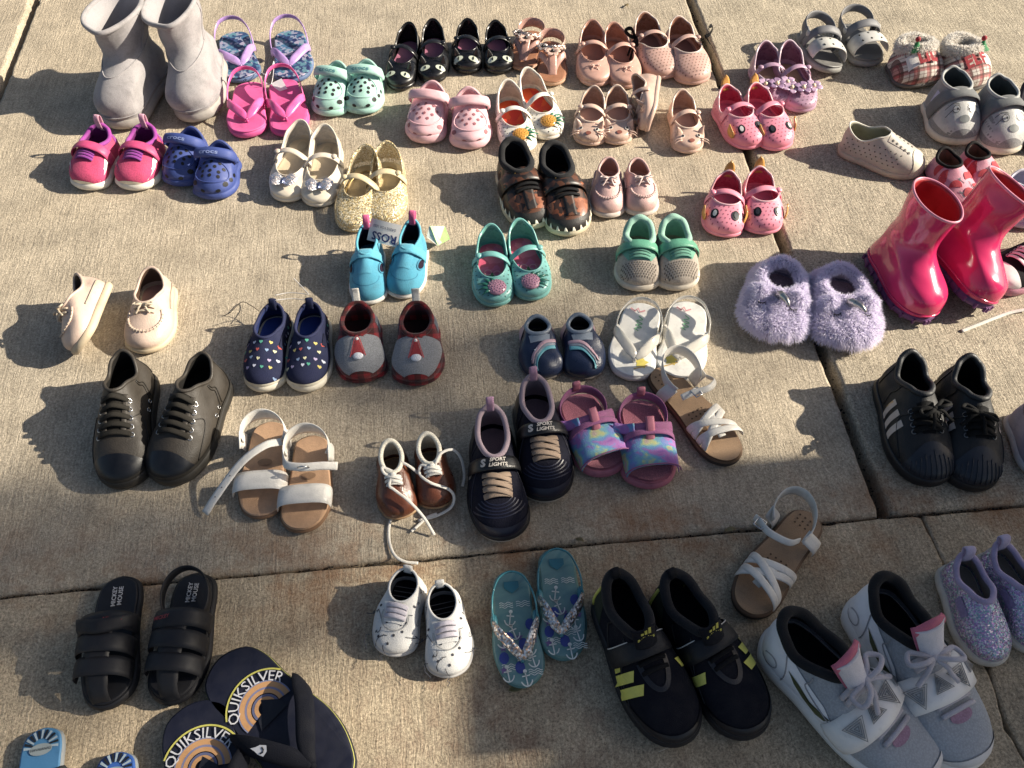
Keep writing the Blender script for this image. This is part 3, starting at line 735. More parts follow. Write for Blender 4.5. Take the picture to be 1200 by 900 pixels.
def runner(s, m, lining, sole_m, out_m=None, toe_h=.034, throat=.56, heel=.07, zt=.062, side=.052, ow=.62, taper=.06, collar=.004, col_m=None, tab=None, tab_h=.022, tongue=None, sole_h=None, wav=.0006, bulge=.004, back=.02, tw=.42):
    """low trainer: layered sole, upper, padded collar, tongue, heel tab"""
    L, W = s.L, s.W
    if out_m: s.layer('outsole', s.zb, lambda t: s.zb(t)+.005, out_m, out=.0005, bul=.0005)
    s.layer('midsole', (lambda t: s.zb(t)+.005) if out_m else s.zb, s.zs, sole_m, out=.0012, bul=.0022)
    s.upper(m, lining, toe_h, throat, [(0, zt), (.22, zt-.001), (.55, side), (.82, heel*.93), (1, heel)], back=back, ow=ow, taper=taper, bulge=bulge, slope=.42, k2=.55, p=2.1, wav=wav)
    s.footbed(lining, .006, .004, .002)
    s.collar(collar, col_m or lining, 1.0)
    if tongue:
        zz = zt
        P = [(0, (throat+.05)*L, zz-.006), (0, throat*L+.002, zz+.003), (0, (throat-.02)*L, zz+.009), (0, (throat-.03)*L, zz+.014)]
        s.band(P, [(0, .5, 1), (0, .7, .8), (0, 1, .35), (0, 1, .2)], np.interp(np.linspace(0, 1, 14), [0, 1], [tw*.8*W, tw*.9*W]), tongue, .004, 14, 'tongue', crown=.005); s.tng = s.last
    if tab:
        P = [(0, back*L+.002, heel-.012), (0, back*L-.002, heel), (0, back*L-.003, heel+tab_h*.7), (0, back*L+.001, heel+tab_h), (0, back*L+.006, heel+tab_h*.65), (0, back*L+.007, heel-.004)]
        s.band(P, [(0, -1, 0), (0, -1, 0), (0, -1, .3), (0, 0, 1), (0, 1, .3), (0, 1, 0)], .011, tab, .0016, 22, 'heel_tab')
def cap_decal(s, name, m, y0, y1, hw, off=.0006, nx=12, ny=8, a=None):
    """panel of another material lying on the vamp or the toe (wrapped around the shoe): angle half-width hw at y0..y1"""
    V = []; y = np.linspace(y0, y1, ny+1); an = np.linspace(-1, 1, nx+1)
    for yy in y:
        h = hw(yy) if callable(hw) else hw
        for q in an:
            a_ = q*h+(a or 0); r = s.wrap(a_, yy*s.L) or .03; t = math.radians(a_); V.append((math.sin(t)*(r+off), yy*s.L, .018+math.cos(t)*(r+off)))
    return s.part(name, V, [q[::-1] for q in grid_faces(ny+1, nx+1, False)], m)
def mudguard(s, name, m, v1=.35, s1=.5, off=.0008, v0=0.0):
    """band of another material round the lower part of the upper: v up to v1 at the toe, fading out at s1"""
    M = s.A.shape[0]; rows = 7; V = []; idx = [i for i in range(-N//2, N//2+1) if abs(i)/(N/2) <= s1]
    for j in range(rows):
        for i in idx:
            q = abs(i)/(N/2)/s1; vv = (v0+(v1*(1-q**2.2)-v0)*j/(rows-1))*(M-1) if v0 < v1*(1-q**2.2) else v0*(M-1)
            a = int(min(vv, M-2)); fr = vv-a; ii = i % N
            V.append(s.A[a, ii]*(1-fr)+s.A[a+1, ii]*fr+(s.An[a, ii]*(1-fr)+s.An[a+1, ii]*fr)*off)
    F = grid_faces(rows, len(idx), False)
    return s.part(name, V, F if s.f < 0 else [q[::-1] for q in F], m)
def quarter(s, name, m, s0, s1, va=0.0, vb=1.0, off=.0008, side=0):
    """panel over part of the upper between outline positions s0..s1 (0 toe, 1 heel), v range, on one side (+1 lateral, -1 medial, 0 both through the heel)"""
    M = s.A.shape[0]; rows = 8; V = []
    if side == 0: idx = [i for i in range(N) if SIDX[i] >= s0]
    elif side > 0: idx = [i for i in range(N//2+1) if s0 <= SIDX[i % N] <= s1]
    else: idx = [i for i in range(N//2, N+1) if s0 <= SIDX[i % N] <= s1]
    for j in range(rows):
        for i in idx:
            q = SIDX[i % N]; A_ = va(q) if callable(va) else va; B_ = vb(q) if callable(vb) else vb
            vv = (A_+(B_-A_)*j/(rows-1))*(M-1); a = int(min(max(vv, 0), M-2)); fr = vv-a; ii = i % N
            V.append(s.A[a, ii]*(1-fr)+s.A[a+1, ii]*fr+(s.An[a, ii]*(1-fr)+s.An[a+1, ii]*fr)*off)
    F = grid_faces(rows, len(idx), False)
    return s.part(name, V, F if s.f < 0 else [q[::-1] for q in F], m)
def perf(s, y0, y1, r=.0011, sp=.0085, m=None, name='perforations', half=.5, ang=0):
    it = []; d = disc(r, 6); L, W = s.L, s.W; j = 0; y = y0*L
    while y < y1*L:
        n = int(half*2*W/sp)
        for i in range(n+1):
            x = -half*W+i*sp+(sp/2 if j % 2 else 0)
            if s.topz(x, y, None) is not None and s.topz(x, y) > .022: it.append((d, (x/W, y/L), dict(off=.0005)))
        y += sp*.85; j += 1
    return s.decals(name, it, m or DARK)
def perf_sides(s, y0, y1, r=.0011, sp=.0085, m=None, angs=(55, 67, 79)):
    it = []
    for g in (-1, 1):
        for k, a in enumerate(angs):
            y = y0*s.L+(sp/2 if k % 2 else 0)
            while y < y1*s.L:
                if s.wrap(g*a, y) is not None: it.append((disc(r, 6), (0, y/s.L), dict(mode='wrap', a=g*a, off=.0005)))
                y += sp
    return s.decals('side_perforations', it, m or DARK)
def pineapple(s, x, y, fm, lm, rot, r=.0165):
    z = s.topz(x*s.W, y*s.L, .04); c = np.array((x*s.W, y*s.L, z+.002))
    V, F = ball_geo(c, (r, r*1.05, .006), 16, 8); o = s.part('pineapple_fruit', V, F, fm)
    b = MB()
    for i in range(40):
        q = i*2.4; rr = r*.95*math.sqrt((i+.5)/40); b.add(*ball_geo(c+np.array((rr*math.cos(q), rr*math.sin(q), .006*math.sqrt(max(0, 1-(rr/r)**2)))), .0013, 5, 3))
    s.part('fruit_bumps', b.V, b.F, fm, o)
    for k in range(5):
        q = rot+(k-2)*.42; d = np.array((math.cos(q), math.sin(q), 0)); ln = r*1.35*(1-.1*abs(k-2))
        P = [c+d*r*.7, c+d*(r*.7+ln*.5)+np.array((0, 0, .002)), c+d*(r*.7+ln)+np.array((0, 0, -.003))]
        V, F = ribbon_geo(cat(P, 8), (0, 0, 1), np.array([.5, .9, 1, .95, .8, .6, .35, .08])*.006, .0012, .001); s.part('pineapple_leaf', V, F, lm)
def flower(s, c, r, m, cm, n=5, rot=0, nrm=(0, .3, 1)):
    c = np.array(c, float)
    b = MB()
    for k in range(n):
        q = rot+k*2*math.pi/n; d = np.array((math.cos(q), math.sin(q), .12))
        P = cat([c+d*r*.15, c+d*r*.6+np.array((0, 0, .002)), c+d*r], 7); b.add(*ribbon_geo(P, (0, 0, 1), np.array([.3, .7, 1, 1.05, .95, .7, .25])*r*.75, .0014, -.0008))
    o = s.part('flower', b.V, b.F, m); V, F = ball_geo(c+np.array((0, 0, .0025)), r*.24); s.part('flower_pearl', V, F, cm, o)

# ---------------------------------------------------------------- the pairs
def er(s, yb, yf, w, zb, zf, taper=0.0, p=2.0):
    E = egg_ring(yb*s.L, yf*s.L, w*s.W, taper, s.f, p); t = (E[:, 1]-yb*s.L)/((yf-yb)*s.L); return np.c_[E, zb+(zf-zb)*t]
def scaled_ring(s, k, z):
    c = np.array([0, s.L*.45]); return np.c_[(s.R-c)*k+c, z*np.ones(N)]

def suede_boot(s):
    gm = mat('a39e9f', 'suede', var=.2); lm = mat('a8a3a5', 'suede', var=.05, key='boot_fleece'); lf_ = mat('b5b0b2', 'fur'); sm = mat('aca59d', 'rubber')
    s.layer('sole', s.zb, s.zs, sm, out=.003, bul=.002)
    r = [s.ring3(0, s.zs(s.ts)-.001), s.ring3(.004, .040), np.c_[scaled_ring(s, .95, 0)[:, :2], pw(SIDX, [(0, .062), (.5, .07), (1, .075)])],
         er(s, -.02, .80, .90, .110, .088), er(s, -.02, .64, .90, .122, .104), er(s, -.03, .58, .90, .136, .126), er(s, -.06, .60, 1.0, .156, .153), er(s, -.10, .66, 1.12, .176, .172)]
    s.loft(r, gm, lm, 30, wav=.0036, name='boot_upper')
    s.collar(.0045, gm, 1.1, 'cuff_hem')
    # seams: welt round the foot, ankle seam, side seam
    M = s.A.shape[0]
    V, F = tube_geo(s.A[2]+s.An[2]*.0004, .0013, 5, True); s.part('welt_seam', V, F, gm)
    P = [s.A[13, i % N]+s.An[13, i % N]*.0003 for i in range(-26, 27)]; V, F = tube_geo(P, .0014, 6); s.part('ankle_seam', V, F, gm)
    for i in (16, N-16):
        P = [s.A[j, i]+s.An[j, i]*.0003 for j in range(13, M)]; V, F = tube_geo(P, .0016, 6); s.part('side_seam', V, F, gm)
    P = [s.A[j, 0]+s.An[j, 0]*.0003 for j in range(3, 13)]
    lab = mat('3c3a3c', 'leather')
def purple_thong(s):
    bed = cells(['2b3f66', '4a6f8c', '8c93a6', '2b3157', '3d5072', '5f8694', '9f97ab', '39496e'], 'floral_glitter', 140, .35)
    pm = mat('b48fd0', 'jelly'); flipflop(s, mat('58709a', 'rubber'), bed, pm, back=.040, sw=.017)
def pink_thong(s):
    m = mat('ee5aa6', 'jelly'); flipflop(s, mat('e24f9b', 'rubber'), mat('e3559c', 'rubber'), m, back=.040, sw=.017)
def clog_mint(s): clog(s, mat('a4d3c6', 'rubber'), txt='crocs', txt_m=mat('4b8d97', 'rubber'))
def clog_blue(s): clog(s, mat('3a4d92', 'rubber'), txt='crocs', txt_m=mat('8fa0d8', 'rubber'))
def clog_pink(s): clog(s, mat('eab7be', 'rubber'), holes=12, dark=mat('9a5a63', 'rubber'))
def magenta_runner(s):
    m = mat('d93a72', 'mesh'); pu = mat('a3339d', 'fabric'); w = WRUB
    runner(s, m, mat('7d2275', 'fabric'), mat('e3ddd0', 'rubber'), None, heel=.064, zt=.058, col_m=pu, tab=mat('e7a9c0', 'fabric'), tongue=None, throat=.53)
    quarter(s, 'quarter_panel', pu, .72, 1, .35, 1.0)
    cap_decal(s, 'tongue', pu, .54, .70, lambda y: 26, .0008); s.laces([.60, .645, .69], .22, mat('8e2d94', 'fabric'), .0032, .5, lift=.004)
    s.strap([(-82, .47), (-40, .50), (0, .515), (40, .50), (82, .47)], .019, mat('cf3f78', 'leather'), .0034, name='velcro_strap', bump=.004)
    for g in (-1, 1):
        P = [(-.30, -.10), (-.05, -.17), (.25, -.02), (.72, .26), (.2, .10), (-.02, .02), (-.14, .04)]
        sw = fan(np.array(P)*.05*np.array([1, 1.0]), (.5, 1))
        s.decal('side_swoosh', moved(sw, 0, 0, math.pi/2 if g > 0 else math.pi/2), mat('efe9e4', 'leather'), 0, .60, mode='wrap', a=g*66, rev=False, off=.0012)
    mudguard(s, 'toe_bumper', mat('e9dfc9', 'rubber'), .14, .16)
def pearl_jelly(s):
    m = swirl([(.3, 'c9beae'), (.5, 'd9cfbd'), (.7, 'c6b8a8')], 'pearl_jelly', 14, .22); m.node_tree.nodes['Principled BSDF'].inputs['Coat Weight'].default_value = .5
    maryjane(s, m, mat('d6ccbf', 'jelly'), mat('cdbb9c', 'leather', var=.08), heel=.056, sy=.50, sw=.013, throat=.77)
    sv = glitter(['c9cdd6', 'eef0f6', '9aa2b4', 'd8c8c0'], 'silver_glitter', 900)
    z = s.topz(0, .85*s.L, .035)+.005
    for g in (-1, 1):
        for y0, ln, wd, dy in ((.855, .026, .021, -.5), (.875, .021, .016, .55)):
            P = cat([(0, y0*s.L, z), (g*ln*.55, y0*s.L+dy*.006, z+.004), (g*ln, y0*s.L+dy*.012, z+.003)], 8)
            V, F = ribbon_geo(P, (0, .3, 1), np.array([.25, .55, .8, .95, 1, .9, .65, .2])*wd, .0015); s.part('butterfly_wing', V, F, sv)
    V, F = ball_geo((0, .86*s.L, z+.002), (.0028, .010, .0035)); s.part('butterfly_body', V, F, mat('8d97b8', 'metal', .3))
    s.decal('size_print', disc(.009, 14, .014), mat('b4a68a', 'leather'), 0, .16, z=float(s.zs(.16))+.002)
def gold_jelly(s):
    m = glitter(['cdb787', 'e9dfc0', 'b39a66', 'fff6dc', 'd6c6a0', 'c4ae7e'], 'gold_glitter', 620, .25); m.node_tree.nodes['Principled BSDF'].inputs['Alpha'].default_value = .72
    maryjane(s, m, m, mat('cfb888', 'leather'), heel=.060, sy=.47, sw=.014, throat=.68, strap_m=mat('d9c69b', 'jelly'), toe_h=.030, zt=.036)
    P = cat([(g_*.33*s.W, y*s.L, float(s.zs(.5))+.004) for g_, y in ((-1, .62), (-.9, .3), (0, .14), (.9, .3), (1, .62))], 30)
    V, F = tube_geo(P, .0016, 6); s.part('insole_edge', V, F, mat('b99f66', 'metal', .4))
def cat_black(s):
    m = mat('17171a', 'jelly', .3); pk = mat('b06a84', 'leather')
    maryjane(s, m, mat('1b1719', 'jelly'), pk, heel=.056, sy=.47, sw=.013, throat=.70, toe_h=.03)
    ey = mat('cfd6c0', 'plastic'); pu = mat('4d5a3c', 'plastic'); bk = mat('070707', 'plastic')
    for g in (-1, 1):
        e = s.decal('eye', disc(.0105, 16, .0068, (.5, 1)), ey, g*.24, .86, rot=g*.35, off=.0016)
        s.decal('pupil', disc(.0017, 10, .0048), bk, g*.24, .86, off=.0026, parent=e)
        z = s.topz(g*.3*s.W, .755*s.L, .035)
        P = cat([(g*.30*s.W, .765*s.L, z-.004), (g*.32*s.W, .745*s.L, z+.006), (g*.36*s.W, .73*s.L, z+.016)], 7)
        V, F = ribbon_geo(P, (0, .6, .6), np.array([1, .95, .85, .7, .5, .3, .05])*.014, .003); s.part('ear', V, F, m)
    s.decal('nose', disc(.0035, 10, .0022), bk, 0, .90, off=.002)
    for k in (-1, 1): s.decal('mouth', stroke([(0, 0), (k*.003, -.003), (k*.007, -.002)], .0012), bk, 0, .925, off=.0016)
    s.decal('insole_print', disc(.008, 14), mat('3b2430', 'leather'), 0, .55, z=float(s.zs(.55))+.0022)
def pine_white(s):
    m = mat('e8e2d6', 'jelly'); bed = cells(['d8432c', 'e05a2e', 'd2382c'], 'orange_bed', 40, .5)
    maryjane(s, m, mat('cdbfae', 'jelly'), bed, heel=.060, sy=.50, sw=.012, throat=.72, toe_h=.03)
    it = [(disc(.005, 10), (x, y), dict(z=float(s.zs(y))+.0026)) for x, y in ((-.25, .62), (0, .67), (.25, .6), (.12, .54), (-.12, .55), (.2, .68), (-.3, .70))]
    s.decals('dot_print', it, mat('eab33c', 'leather'))
    perf(s, .78, .98, .0012, .0095); perf_sides(s, .3, .75, .0012, .0095)
    pineapple(s, -.05*s.f, .84, mat('d99a1f', 'jelly'), mat('2f7a5b', 'jelly'), math.pi if s.f < 0 else math.pi*.98)
def rose_sandal(s, tipped=False):
    m = mat('c8998a', 'leather', .32); bed = mat('a8714f', 'leather'); sm = mat('b98f6f', 'rubber'); sil = glitter(['d8c7b8', 'b98f80', '8c7f78', 'f2e2d8'], 'rose_gems', 420)
    s.layer('sole', s.zb, lambda t: s.zs(t)-.002, sm); s.layer('footbed', lambda t: s.zs(t)-.002, s.zs, bed, out=-.001, bul=0)
    for g in (-1, 1):
        s.band([(0, .80*s.L, .010), (g*.12*s.W, .70*s.L, .026), (g*.38*s.W, .56*s.L, .034), (g*.46*s.W, .46*s.L, .012)], [(0, .4, 1), (g*.4, .3, 1), (g*.9, .1, .5), (g, 0, 0)], .013, m, .0025, 20, 't_strap')
    s.band([(0, .81*s.L, .01), (0, .72*s.L, .026), (0, .58*s.L, .040)], [(0, .5, 1), (0, .7, .8), (0, .8, .6)], .018, m, .003, 12, 'center_strap')
    # heel cuff and ankle strap
    th = np.linspace(-2.2, 2.2, 21); P = [(.43*s.W*math.sin(q), (.20-.18*math.cos(q))*s.L, .026+.006*math.cos(q)) for q in th]; NN = [(math.sin(q), -math.cos(q), 0) for q in th]
    s.band(P, NN, .022, m, .0025, 40, 'heel_cuff')
    P = [(-.42*s.W, .34*s.L, .030), (-.38*s.W, .46*s.L, .040), (0, .54*s.L, .048), (.38*s.W, .46*s.L, .040), (.44*s.W, .34*s.L, .030)]
    s.band(P, [(-1, .3, .3), (-.6, .7, .5), (0, .9, .5), (.6, .7, .5), (1, .3, .3)], .011, sil, .0025, 26, 'ankle_strap')
    flower(s, (0, .60*s.L, .045), .017, mat('d9b3a0', 'leather', .3), mat('31302f', 'plastic'), 6)
    flower(s, (.30*s.W, .50*s.L, .046), .013, sil, mat('1f1f20', 'plastic'), 6)
def ballet_blush(s):
    m = mat('d3a391', 'jelly', .35)
    maryjane(s, m, mat('b9826b', 'jelly'), mat('b07b64', 'leather'), heel=.056, sy=.47, sw=.013, throat=.73, toe_h=.03, zt=.035)
    mm = mat('dbb3a2', 'jelly'); z = s.topz(0, .82*s.L, .04)
    s.bow((0, .80*s.L, z+.003), .011, mm, .0011, .8, True, 'bow', 0, .8)
def perf_blush(s):
    m = mat('cfa596', 'jelly', .5)
    maryjane(s, m, mat('9a6b55', 'jelly'), mat('7d5c56', 'leather'), heel=.064, sy=.40, sw=.012, throat=.66, toe_h=.032, zt=.044, rim=mat('e3cfc2', 'jelly'), ow=.78)
    perf(s, .68, .99, .0012, .0078, mat('70483d', 'rubber')); perf_sides(s, .06, .62, .0012, .0078, mat('70483d', 'rubber'), (62, 74))
    rb = mat('101012', 'fabric'); g = s.f
    c = (g*.47*s.W, .42*s.L, .050); b = MB()
    for k, (dx, dy, dz) in enumerate(((.02, -.012, .012), (.004, .022, -.004))):
        P = cat([c, (c[0]+g*dx*.5, c[1]+dy*.6, c[2]+dz+.006), (c[0]+g*dx, c[1]+dy, c[2]+dz), (c[0]+g*dx*.6, c[1]+dy*.3, c[2]+dz*.3), c], 20); V, F = ribbon_geo(P, (g, .3, .5), .008, .0008); s.part('ribbon_loop', V, F, rb)
        P = cat([c, (c[0]+g*.012, c[1]+.01*(k+1), c[2]-.012), (c[0]+g*.02, c[1]+.016*(k+1), c[2]-.03)], 12); V, F = ribbon_geo(P, (g, .2, .4), .007, .0008); s.part('ribbon_tail', V, F, rb)
    s.decal('insole_label', disc(.012, 20, .015), mat('ece5da', 'leather'), 0, .52, z=float(s.zs(.5))+.0035)
def cat_blush(s):
    m = mat('d9b6a2', 'jelly', .35)
    maryjane(s, m, mat('c59a82', 'jelly'), mat('c9a394', 'leather'), heel=.056, sy=.46, sw=.012, throat=.70, toe_h=.03, rim=mat('e4cab6', 'jelly'), rimr=.002)
    dk = mat('2a2220', 'plastic')
    for g in (-1, 1):
        e = s.decal('eye', disc(.0042, 12), mat('f0e6da', 'plastic'), g*.24, .83, off=.0022); s.decal('pupil', disc(.0022, 10, .003), dk, g*.24, .83, off=.003, parent=e)
        z = s.topz(g*.34*s.W, .76*s.L, .032)
        P = cat([(g*.30*s.W, .775*s.L, z-.003), (g*.34*s.W, .75*s.L, z+.007), (g*.40*s.W, .735*s.L, z+.015)], 7)
        V, F = ribbon_geo(P, (0, .6, .6), np.array([1, .95, .85, .7, .5, .3, .05])*.014, .003); s.part('ear', V, F, m)
        for k in range(2):
            zz = s.topz(g*.36*s.W, (.87+.03*k)*s.L, .02)
            P = cat([(g*.28*s.W, (.87+.03*k)*s.L, zz+.005), (g*.44*s.W, (.88+.04*k)*s.L, zz+.004), (g*.54*s.W, (.9+.05*k)*s.L, zz)], 6); V, F = tube_geo(P, np.array([1.4, 1.3, 1.1, .9, .6, .2])*.001, 5); s.part('whisker', V, F, m)
    s.decal('nose', disc(.0055, 12, .0042), mat('9a5a4a', 'plastic'), 0, .915, off=.0016)
    s.decal('insole_print', disc(.004, 10), mat('7a5448', 'leather'), .1, .56, z=float(s.zs(.56))+.0022)
def horn_pink(s):
    m = swirl([(.3, 'df8397'), (.55, 'e895a6'), (.75, 'da7f96')], 'pink_jelly', 10, .32)
    inn = mat('c9435f', 'jelly')
    maryjane(s, m, inn, mat('d77a92', 'leather'), heel=.058, sy=.46, sw=.013, throat=.66, toe_h=.033, zt=.046, rim=mat('eeb9c0', 'jelly'), rimr=.0018)
    perf(s, .69, .99, .0012, .0082, mat('a04a62', 'rubber')); perf_sides(s, .06, .62, .0012, .0082, mat('b65a72', 'rubber'), (62, 76))
    gd = mat('d59a3e', 'jelly'); bk = mat('131215', 'plastic'); wt = mat('eeeae4', 'plastic')
    for g in (-1, 1):
        e = s.decal('eye', disc(.0068, 16, .0085, (.6, 1)), bk, g*.25, .80, off=.0018); s.decal('eye_ring', disc(.0035, 12, .0055), wt if g*s.f > 0 else mat('3a3c44', 'plastic'), g*.25, .80, off=.0028, parent=e)
        z = s.topz(g*.43*s.W, .72*s.L, .03)
        P = cat([(g*.45*s.W, .80*s.L, .020), (g*.50*s.W, .74*s.L, .030), (g*.49*s.W, .69*s.L, .042)], 8)
        V, F = ribbon_geo(P, (g, .2, .2), np.array([.4, .9, 1.1, 1.1, .95, .7, .4, .06])*.015, .003, .001); s.part('fin', V, F, gd)
    P = cat([(0, .04*s.L, .045), (0, -.0*s.L, .058), (0, -.02*s.L, .068), (0, -.02*s.L, .075)], 9)
    V, F = ribbon_geo(P, (0, -1, .2), np.array([1, 1.1, 1.15, 1.1, 1, .85, .65, .4, .06])*.017, .004, .001); s.part('tail_fin', V, F, gd)
    s.decal('insole_label', disc(.011, 20, .014), mat('efb0ae', 'leather'), 0, .5, z=float(s.zs(.5))+.0035)
def lilac_flower(s):
    m = mat('bb93ac', 'jelly', .4); inn = mat('8a5a72', 'jelly')
    maryjane(s, m, inn, mat('b79873', 'leather'), heel=.066, sy=.45, sw=.012, throat=.70, toe_h=.032, zt=.036, rim=mat('e2c8d4', 'jelly'), rimr=.0018)
    perf(s, .74, .99, .0012, .009, mat('7a5266', 'rubber'))
    pm = mat('c9a6c4', 'jelly'); pm2 = mat('a07fa2', 'jelly'); pr = mat('e9d8b4', 'plastic')
    for i, (x, y) in enumerate(((-.30, .74), (.02, .77), (.32, .74))):
        z = s.topz(x*s.W, y*s.L, None) or .038
        flower(s, (x*s.W, y*s.L, z+.005), .019, pm if i != 1 else pm2, pr, 5, i*.7)
    s.decal('insole_label', disc(.012, 20, .016), mat('d9b985', 'leather'), 0, .45, z=float(s.zs(.5))+.0035)
def grey_croc_sandal(s):
    m = mat('77777b', 'rubber'); lt = mat('c7c4bd', 'rubber'); bed = mat('6e6c69', 'rubber')
    s.layer('sole', s.zb, lambda t: s.zs(t)-.004, mat('8d8b86', 'rubber'), bul=.003); s.layer('footbed', lambda t: s.zs(t)-.004, s.zs, bed, out=-.001)
    s.arch(.72, .72, .036, .030, lt, .004, .49, name='toe_band', crown=.001)
    it = []
    P, NN = s.last
    b = MB()
    for k in (8, 11, 14):
        for dy in (-.009, .009): b.add(*ball_geo(P[k]+NN[k]*.0022+np.array((0, dy, 0)), (.0032, .0032, .0009), 8, 4))
    s.part('vent_holes', b.V, b.F, DARK)
    P = [(-.47*s.W, .42*s.L, .016), (-.46*s.W, .48*s.L, .042), (-.30*s.W, .50*s.L, .058), (0, .51*s.L, .064), (.30*s.W, .50*s.L, .058), (.46*s.W, .48*s.L, .042), (.47*s.W, .42*s.L, .016)]
    NN = [(-1, 0, .1), (-1, .2, .3), (-.6, .4, .8), (0, .5, .9), (.6, .4, .8), (1, .2, .3), (1, 0, .1)]
    s.band(P, NN, .017, m, .0035, 30, 'instep_strap')
    th = np.linspace(-2.3, 2.3, 17); P = [(.46*s.W*math.sin(q), (.22-.22*math.cos(q))*s.L, .040+.014*math.cos(q)) for q in th]
    s.band(P, [(math.sin(q), -math.cos(q), 0) for q in th], .018, m, .0035, 40, 'heel_strap')
    for g in (-1, 1):
        s.band([(g*.46*s.W, .30*s.L, .012), (g*.475*s.W, .33*s.L, .030), (g*.455*s.W, .36*s.L, .046)], (g, 0, 0), .016, m, .0035, 10, 'side_post')
        V, F = ball_geo((g*.49*s.W, .42*s.L, .042), (.0035, .007, .007)); s.part('rivet', V, F, lt)
def elf_slipper(s, word='LIL'):
    m = plaid('d8d0c6', [(.026, .42, 'a5202c'), (.026, .14, '26382f'), (.013, .12, '5a2026')], 'red_plaid')
    wf = mat('e6e2dc', 'suede', var=.05); s.layer('sole', s.zb, s.zs, mat('5a5552', 'rubber'), out=.001)
    s.upper(m, wf, .040, .52, [(0, .064), (.3, .062), (.6, .056), (1, .058)], back=.02, ow=.64, taper=0, bulge=.008, slope=.12, k2=.62, wav=.0012)
    s.footbed(wf, .006, .004, .002)
    s.collar(.010, wf, .9, 'fleece_cuff')
    ring = s.top; a = np.linspace(0, 2*np.pi, 10); C = np.stack([ring+np.c_[ring[:, :2]*0, np.full(N, .0)]+.009*(math.cos(q)*np.c_[(ring[:, :2]-ring[:, :2].mean(0))/np.linalg.norm(ring[:, :2]-ring[:, :2].mean(0), axis=1, keepdims=True), np.zeros(N)]+math.sin(q)*np.array([0, 0, 1.0])) for q in a])
    Cn = (C-ring[None])/.009
    s.fur(C, Cn, 7000, .007, mat('ece8e2', 'fur'), .0009, .15, 'fleece', 5)
    red = mat('b01a2a', 'felt'); s.decal('label_patch', rect(.022, .024, 6, 5), mat('e8e2da', 'suede', var=.05), .26*s.f, .70, off=.0016)
    s.decal('lettering', text(word, .030, .045, space=1.1, maxw=.052), red, 0 if word == 'LIL' else .06, .735, off=.0075)
    # little hat with pompom
    x = .16*s.f if word == 'LIL' else -.24; y = .555
    z = s.topz(x*s.W, y*s.L, .06); P = cat([(x*s.W, (y+.03)*s.L, z+.002), (x*s.W, (y-.04)*s.L, z+.010), (x*s.W, (y-.10)*s.L, z+.022)], 8)
    V, F = ribbon_geo(P, (0, .7, .7), np.array([1.1, 1.05, .95, .8, .65, .48, .3, .12])*.024, .004, .002); s.part('hat', V, F, mat('1f8a4a', 'felt'))
    V, F = ball_geo(P[-1]+np.array((0, 0, .003)), .0055, 12, 8); s.part('pompom', V, F, red)
def grey_velcro(s):
    m = mat('8b8c8c', 'felt', var=.06); lt = mat('b9b9b5', 'leather'); dk = mat('747676', 'fabric')
    runner(s, m, mat('4c5353', 'fabric'), mat('d8cdb8', 'rubber'), None, heel=.090, zt=.082, side=.080, throat=.50, ow=.60, taper=.0, collar=.0028, col_m=mat('bdbdb9', 'fabric'), toe_h=.040, tongue=None, wav=.0008)
    cap_decal(s, 'toe_panel', lt, .62, .955, lambda y: 74)
    s.strap([(-84, .44), (-45, .50), (0, .525), (45, .50), (84, .44)], .030, dk, .003, name='velcro_strap', crown=.001)
    ln = mat('3a3c3f', 'plastic'); it = []
    for g in (-1, 1):
        for k in range(2): it.append((stroke(cat([(g*.008, .008-.009*k), (g*.018, .012-.010*k), (g*.032, .008-.012*k)], 10), .0010), (0, .74), dict(off=.0014)))
    s.decals('face_lines', it, ln)
    q = np.linspace(0, 2*np.pi, 18)
    for g in (-1, 1):
        e = s.decal('eye', disc(.0055, 14, rings=(.5, 1)), mat('cfcfca', 'plastic'), g*.16, .73, off=.0014); s.decal('pupil', disc(.0020, 10), ln, g*.14, .735, off=.0026, parent=e); s.decal('eye_line', stroke(np.stack([.006*np.cos(q), .006*np.sin(q)], 1), .0009), ln, g*.16, .73, off=.0022, parent=e)
    s.decal('nose', disc(.010, 14, .006, (.5, 1)), mat('7c807e', 'plastic'), 0, .86, off=.0018)
    s.decal('side_patch', rect(.022, .016, 4, 3), mat('b9b9d6', 'fabric'), 0, .36, mode='wrap', a=48*s.f, off=.0016)
def beige_perf(s):
    m = mat('b7ada0', 'rubber', .5); cr = mat('d8cfb6', 'rubber')
    s.layer('midsole', s.zb, s.zs, mat('c2b49a', 'rubber'), out=.001, bul=.0015)
    s.upper(m, mat('a9a68f', 'rubber'), .034, .50, [(0, .068), (.2, .064), (.55, .048), (1, .060)], back=.02, ow=.62, taper=.05, bulge=.004, slope=.42)
    s.footbed(mat('a39f86', 'rubber'), .006, .002, .001); s.collar(.0016, mat('dcd5c6', 'rubber'))
    mudguard(s, 'toe_cap', cr, .55, .19, .0012)
    hm = mat('4f4a44', 'rubber'); perf_sides(s, .06, .74, .0014, .0105, hm, (40, 54, 66, 78))
    it = []
    for g in (-1, 1):
        for k in range(5): it.append((disc(.0022, 8), (g*.13, .56+.055*k), dict(off=.0016)))
    s.decals('eyelet_holes', it, hm)
    cap_decal(s, 'tongue_ridge', m, .51, .80, lambda y: 20, .0008)
